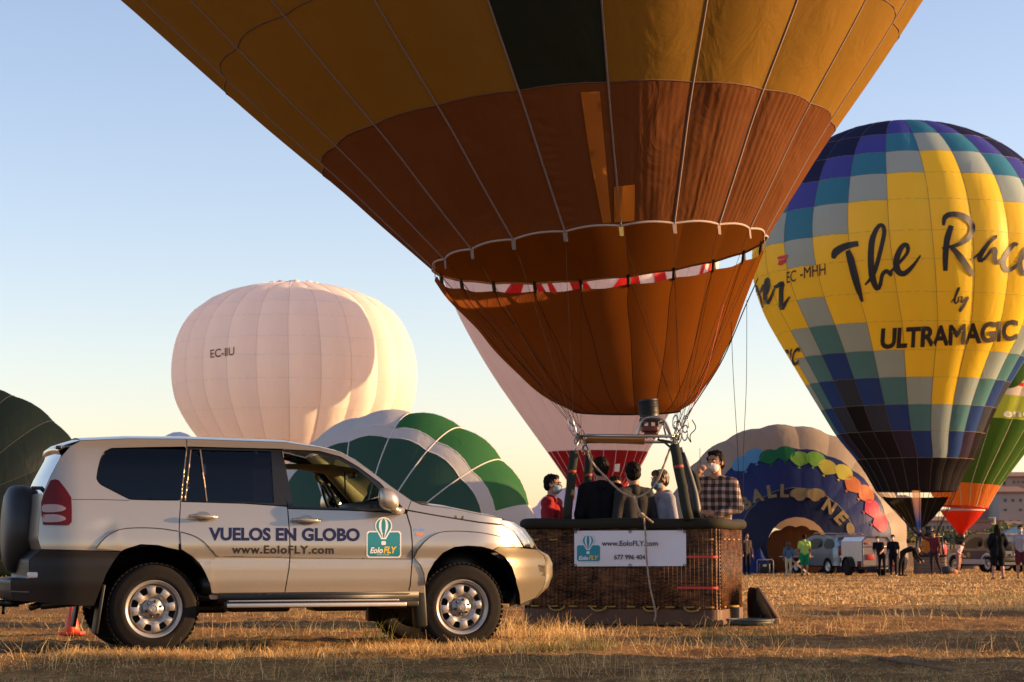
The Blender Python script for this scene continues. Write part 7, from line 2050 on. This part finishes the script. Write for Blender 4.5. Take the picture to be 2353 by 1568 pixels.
# ================================================================== the town on the rise
stone = lambda n, c: mat(n, c, .9, var=.12, scale=.25)
win_d = mat('dark_window', (.05, .05, .055), .25)
tile = mat('clay_tiles', (.24, .12, .08), .9, var=.25, scale=.8, bump=.3, bscale=3)
def building(x0, x1, ytop, ybase, Y, depth, m, label, wins=None, roof='gable', roof_h=14, cat='building', wm=win_d, ridge=None):
    a, b = P(x0, ytop, Y), P(x1, ytop, Y); z0 = min(G(a.x, Y), P(0, ybase, Y).z) - 1.0; zt = a.z
    t = thing('stone_building', label, cat, ((a.x + b.x) / 2, Y, z0))
    w = b.x - a.x
    mb = MB(); mb.box(((a.x + b.x) / 2, Y + depth / 2, (z0 + zt) / 2), (w, depth, zt - z0)); mb.build('wall', m, t, smooth=False)
    rh = roof_h * Y / FPX
    if roof == 'gable':
        mb = MB(); o_ = .5
        V = [(a.x - o_, Y - o_, zt), (b.x + o_, Y - o_, zt), (b.x + o_, Y + depth + o_, zt), (a.x - o_, Y + depth + o_, zt), (a.x + w * .02, Y + depth / 2, zt + rh), (b.x - w * .02, Y + depth / 2, zt + rh)]
        V += [(x, y, z - .25) for x, y, z in V[:4]]
        mb.raw(V, [(0, 1, 5, 4), (1, 2, 5), (2, 3, 4, 5), (3, 0, 4), (0, 6, 7, 1), (1, 7, 8, 2), (3, 2, 8, 9), (0, 3, 9, 6), (6, 9, 8, 7)]); mb.build('roof', tile, t, smooth=False)
    elif roof == 'flat':
        mb = MB(); mb.box(((a.x + b.x) / 2, Y + depth / 2, zt + .2), (w + .8, depth + .8, .4)); mb.build('roof', tile, t, smooth=False)
    elif roof == 'spire':
        mb = MB(); V = [(a.x - .2, Y - .2, zt), (b.x + .2, Y - .2, zt), (b.x + .2, Y + depth + .2, zt), (a.x - .2, Y + depth + .2, zt), ((a.x + b.x) / 2, Y + depth / 2, zt + rh)]
        mb.raw(V, [(0, 1, 4), (1, 2, 4), (2, 3, 4), (3, 0, 4), (3, 2, 1, 0)]); mb.build('roof', tile, t, smooth=False)
    base_w = None
    if wins:
        for (wx0, wx1, n, y, ww, wh) in wins:
            for k in range(n):
                x = wx0 + (wx1 - wx0) * k / max(1, n - 1)
                c = P(x, y, Y); sw_, sh_ = ww * Y / FPX, wh * Y / FPX
                if base_w is None or base_w[1:] != (sw_, sh_):
                    mb = MB(); mb.box((0, 0, 0), (sw_, .14, sh_), mi=0); 
                    o = add('window', mb.v, mb.f, wm, t, world=False, smooth=False); base_w = (o, sw_, sh_)
                    o.location = (c.x - t.location.x, -.02, c.z - t.location.z)
                else:
                    o2 = bpy.data.objects.new('window', base_w[0].data); COL.objects.link(o2); o2.parent = t; o2.location = (c.x - t.location.x, -.02, c.z - t.location.z)
    return t
s1 = stone('beige_stone', (.33, .25, .20)); s2 = stone('pink_brick', (.34, .20, .16)); s3 = stone('grey_stone', (.30, .25, .22)); s4 = stone('pale_plaster', (.46, .38, .32)); s5 = stone('brown_stone', (.26, .19, .15))
building(2036, 2218, 1196, 1268, 400, 14, s1, 'long beige building with rows of small windows behind the chequered balloon basket', [(2046, 2208, 17, 1213, 5, 9), (2046, 2208, 17, 1236, 5, 8), (2060, 2200, 12, 1256, 4, 5)], roof_h=10)
building(2030, 2098, 1148, 1200, 430, 14, s3, 'grey upper building with a red roof left of the black scoop', [(2048, 2092, 6, 1168, 5, 9), (2048, 2092, 6, 1186, 5, 8)], roof_h=12)
building(2026, 2062, 1118, 1160, 455, 12, s2, 'small brick house with a red roof highest above the tan lying balloon', [(2036, 2056, 3, 1138, 4, 6)], roof_h=10)
building(2100, 2150, 1168, 1210, 440, 12, s4, 'pale plaster house behind the black scoop', [(2106, 2144, 5, 1184, 4, 7)], roof_h=9)
building(2216, 2306, 1142, 1205, 420, 14, s2, 'wide windowless pink brick building right of the red scoop', None, roof_h=18)
building(2210, 2300, 1200, 1258, 405, 10, stone('brick_wall_low', (.30, .18, .15)), 'lower pink brick wall building below the wide brick one', None, roof='flat')
building(2296, 2360, 1130, 1250, 410, 14, s3, 'tall grey stone house at the right edge with a few dark windows', [(2310, 2345, 3, 1150, 6, 7), (2310, 2345, 2, 1172, 7, 5), (2305, 2340, 3, 1200, 6, 9)], roof_h=14)
building(2322, 2380, 1094, 1135, 440, 16, s5, 'dark roofed brown building on top of the hill at the right edge', [(2330, 2350, 3, 1108, 4, 5)], roof_h=12)
building(2270, 2302, 1128, 1150, 450, 10, s1, 'small beige house at the foot of the bell tower', [(2278, 2294, 2, 1138, 3, 5)], roof_h=10)
building(2302, 2316, 1098, 1150, 445, 2.6, stone('tower_stone', (.48, .32, .20)), 'sandy bell tower rising above the roofs at the right', [(2307, 2311, 2, 1110, 3, 8)], roof='spire', roof_h=16, cat='tower')
building(2318, 2353, 1205, 1248, 395, 8, s4, 'pale low house beside the blue tent', [(2326, 2346, 3, 1222, 5, 7)], roof_h=8)
building(1990, 2040, 1200, 1262, 415, 12, s4, 'pale house just right of the tan lying balloon', [(2000, 2034, 5, 1222, 4, 8)], roof_h=8)
# lit street lamp post and a low field wall, scrub and trees before the town
p = P(2287, 1262, 330); z = G(p.x, p.y)
lp = thing('lamp_post', 'thin sunlit lamp post standing before the pink brick building', 'lamp post', (p.x, p.y, z)); top_ = P(2283, 1190, 330).z
MB().tube([(p.x, p.y, z), (p.x, p.y, top_)], [.22, .14], 8).build('post', mat('post_pale', (.6, .42, .28), .6), lp)
mb = MB(); mb.box((p.x - .4, p.y, top_), (1.2, .3, .15), bev=.03); mb.build('lamp_head', mat('post_pale', (.6, .42, .28), .6), lp)
MB().lathe([(.35, 0), (.3, .3), (.22, .5)], 10, Matrix.Translation((p.x, p.y, z))).build('footing', mat('post_pale', (.6, .42, .28), .6), lp)
def bush(px, Y, w, h, m, label, n=500):
    p = P(px, 1262, Y); z = G(p.x, p.y)
    t = thing('bush', label, 'bush', (p.x, p.y, z))
    rng = np.random.default_rng(int(px))
    V, F = [], []
    for k in range(n):
        d = rng.normal(size=3); d /= np.linalg.norm(d); rr = rng.uniform(.5, 1) ** .5
        lob = 1 + .25 * math.sin(5 * math.atan2(d[1], d[0]) + k % 3)
        c = np.array([p.x + d[0] * w * rr * lob, p.y + d[1] * w * rr, z + h * .5 + d[2] * h * .5 * rr * lob])
        a, b = rng.normal(size=3), rng.normal(size=3); a /= np.linalg.norm(a); b /= np.linalg.norm(b); s_ = .12 * min(w, 3)
        i = len(V); V += [c - a * s_, c + b * s_, c + a * s_, c - b * s_]; F.append((i, i + 1, i + 2, i + 3))
    o = add('foliage', V, F, m, t, smooth=False); 
    for k in range(4): MB().tube([(p.x, p.y, z), (p.x + rng.uniform(-.5, .5) * w, p.y, z + h * .6)], [.12, .04], 5).build('branch', mat('bark', (.12, .08, .05), .9), t)
fol = mat('dry_foliage', (.11, .10, .035), .8, var=.4, scale=.6); fol2 = mat('olive_foliage', (.20, .19, .05), .8, var=.3, scale=.6)
for k, (px, Y, w, h, m_, lab) in enumerate(((2318, 300, 3.4, 2.6, fol2, 'yellow green bush below the grey house at the right'), (2225, 280, 3.0, 1.6, fol, 'low dark scrub behind the pink shirt'), (2110, 300, 4.5, 1.5, fol, 'low dark scrub strip below the long beige building'), (2160, 310, 3.5, 1.6, fol, 'rounded scrub right of the far basket'), (2070, 290, 3.2, 1.7, fol, 'dark scrub between the trailer and the far basket'), (2345, 310, 3.0, 2.2, fol, 'dark bush at the right edge under the tent'), (2030, 305, 4.0, 2.0, fol, 'dark scrub behind the trailer roof'))):
    bush(px, Y, w, h, m_, lab)
# unseen trailers and cars added right of view to cast ground shadow bands
trailer(0, 0, 1, 'nearest closed cargo trailer added out of view at the right to shade the foreground', loc=(8.2, 13.3, 0))
trailer(0, 0, -1, 'second closed cargo trailer added out of view as a shadow caster, level with the silver car', loc=(8.8, 16.0, 0))
vprof = [(-2.2, .95, 0), (-2.1, 1.4, 0), (-1.8, 1.6, 0), (.4, 1.62, 0), (.75, 1.5, 0), (1.3, 1.1, 0), (2.0, .95, 0), (2.2, .7, 0)]
vglass = [[(-1.8, 1.06), (-1.7, 1.48), (-.9, 1.5), (-.85, 1.05)], [(-.75, 1.05), (-.75, 1.5), (.35, 1.5), (1.0, 1.06)]]
for (x_, y_, lab) in ((11.4, 20.9, 'dark blue car added out of view to shade the ground right of the basket'), (14.6, 30.5, 'dark blue car added out of view to lay a shadow band farther out')):
    vehicle('parked_car', lab, 'car', (x_, y_, G(x_, y_)), 93, 4.4, 1.8, vprof, vglass, MATS['deep_blue_paint'], (-1.35, 1.35), .33, ex_rear(4.4, 1.2))  # unseen cars put here to throw the middle shadow bands

GROUPS = {'hot_air_balloon': 'hot air balloons standing in the field', 'lying_balloon': 'half inflated balloons lying on the field', 'cargo_trailer': 'closed cargo trailers in the field',
          'parked_car': 'cars parked in the field', 'stone_building': 'houses of the town on the rise', 'bush': 'scrub before the town'}
for o in list(S.objects):
    if o.parent is None and o.get('category'):
        n = o.name.split('.')[0]
        if n in GROUPS: o['group'] = GROUPS[n]
        elif n == 'person': o['group'] = 'people riding in the near basket' if o.location.y < 30 else 'people standing in the field'
        elif n == 'grass_tuft': o['group'] = 'grass tufts'
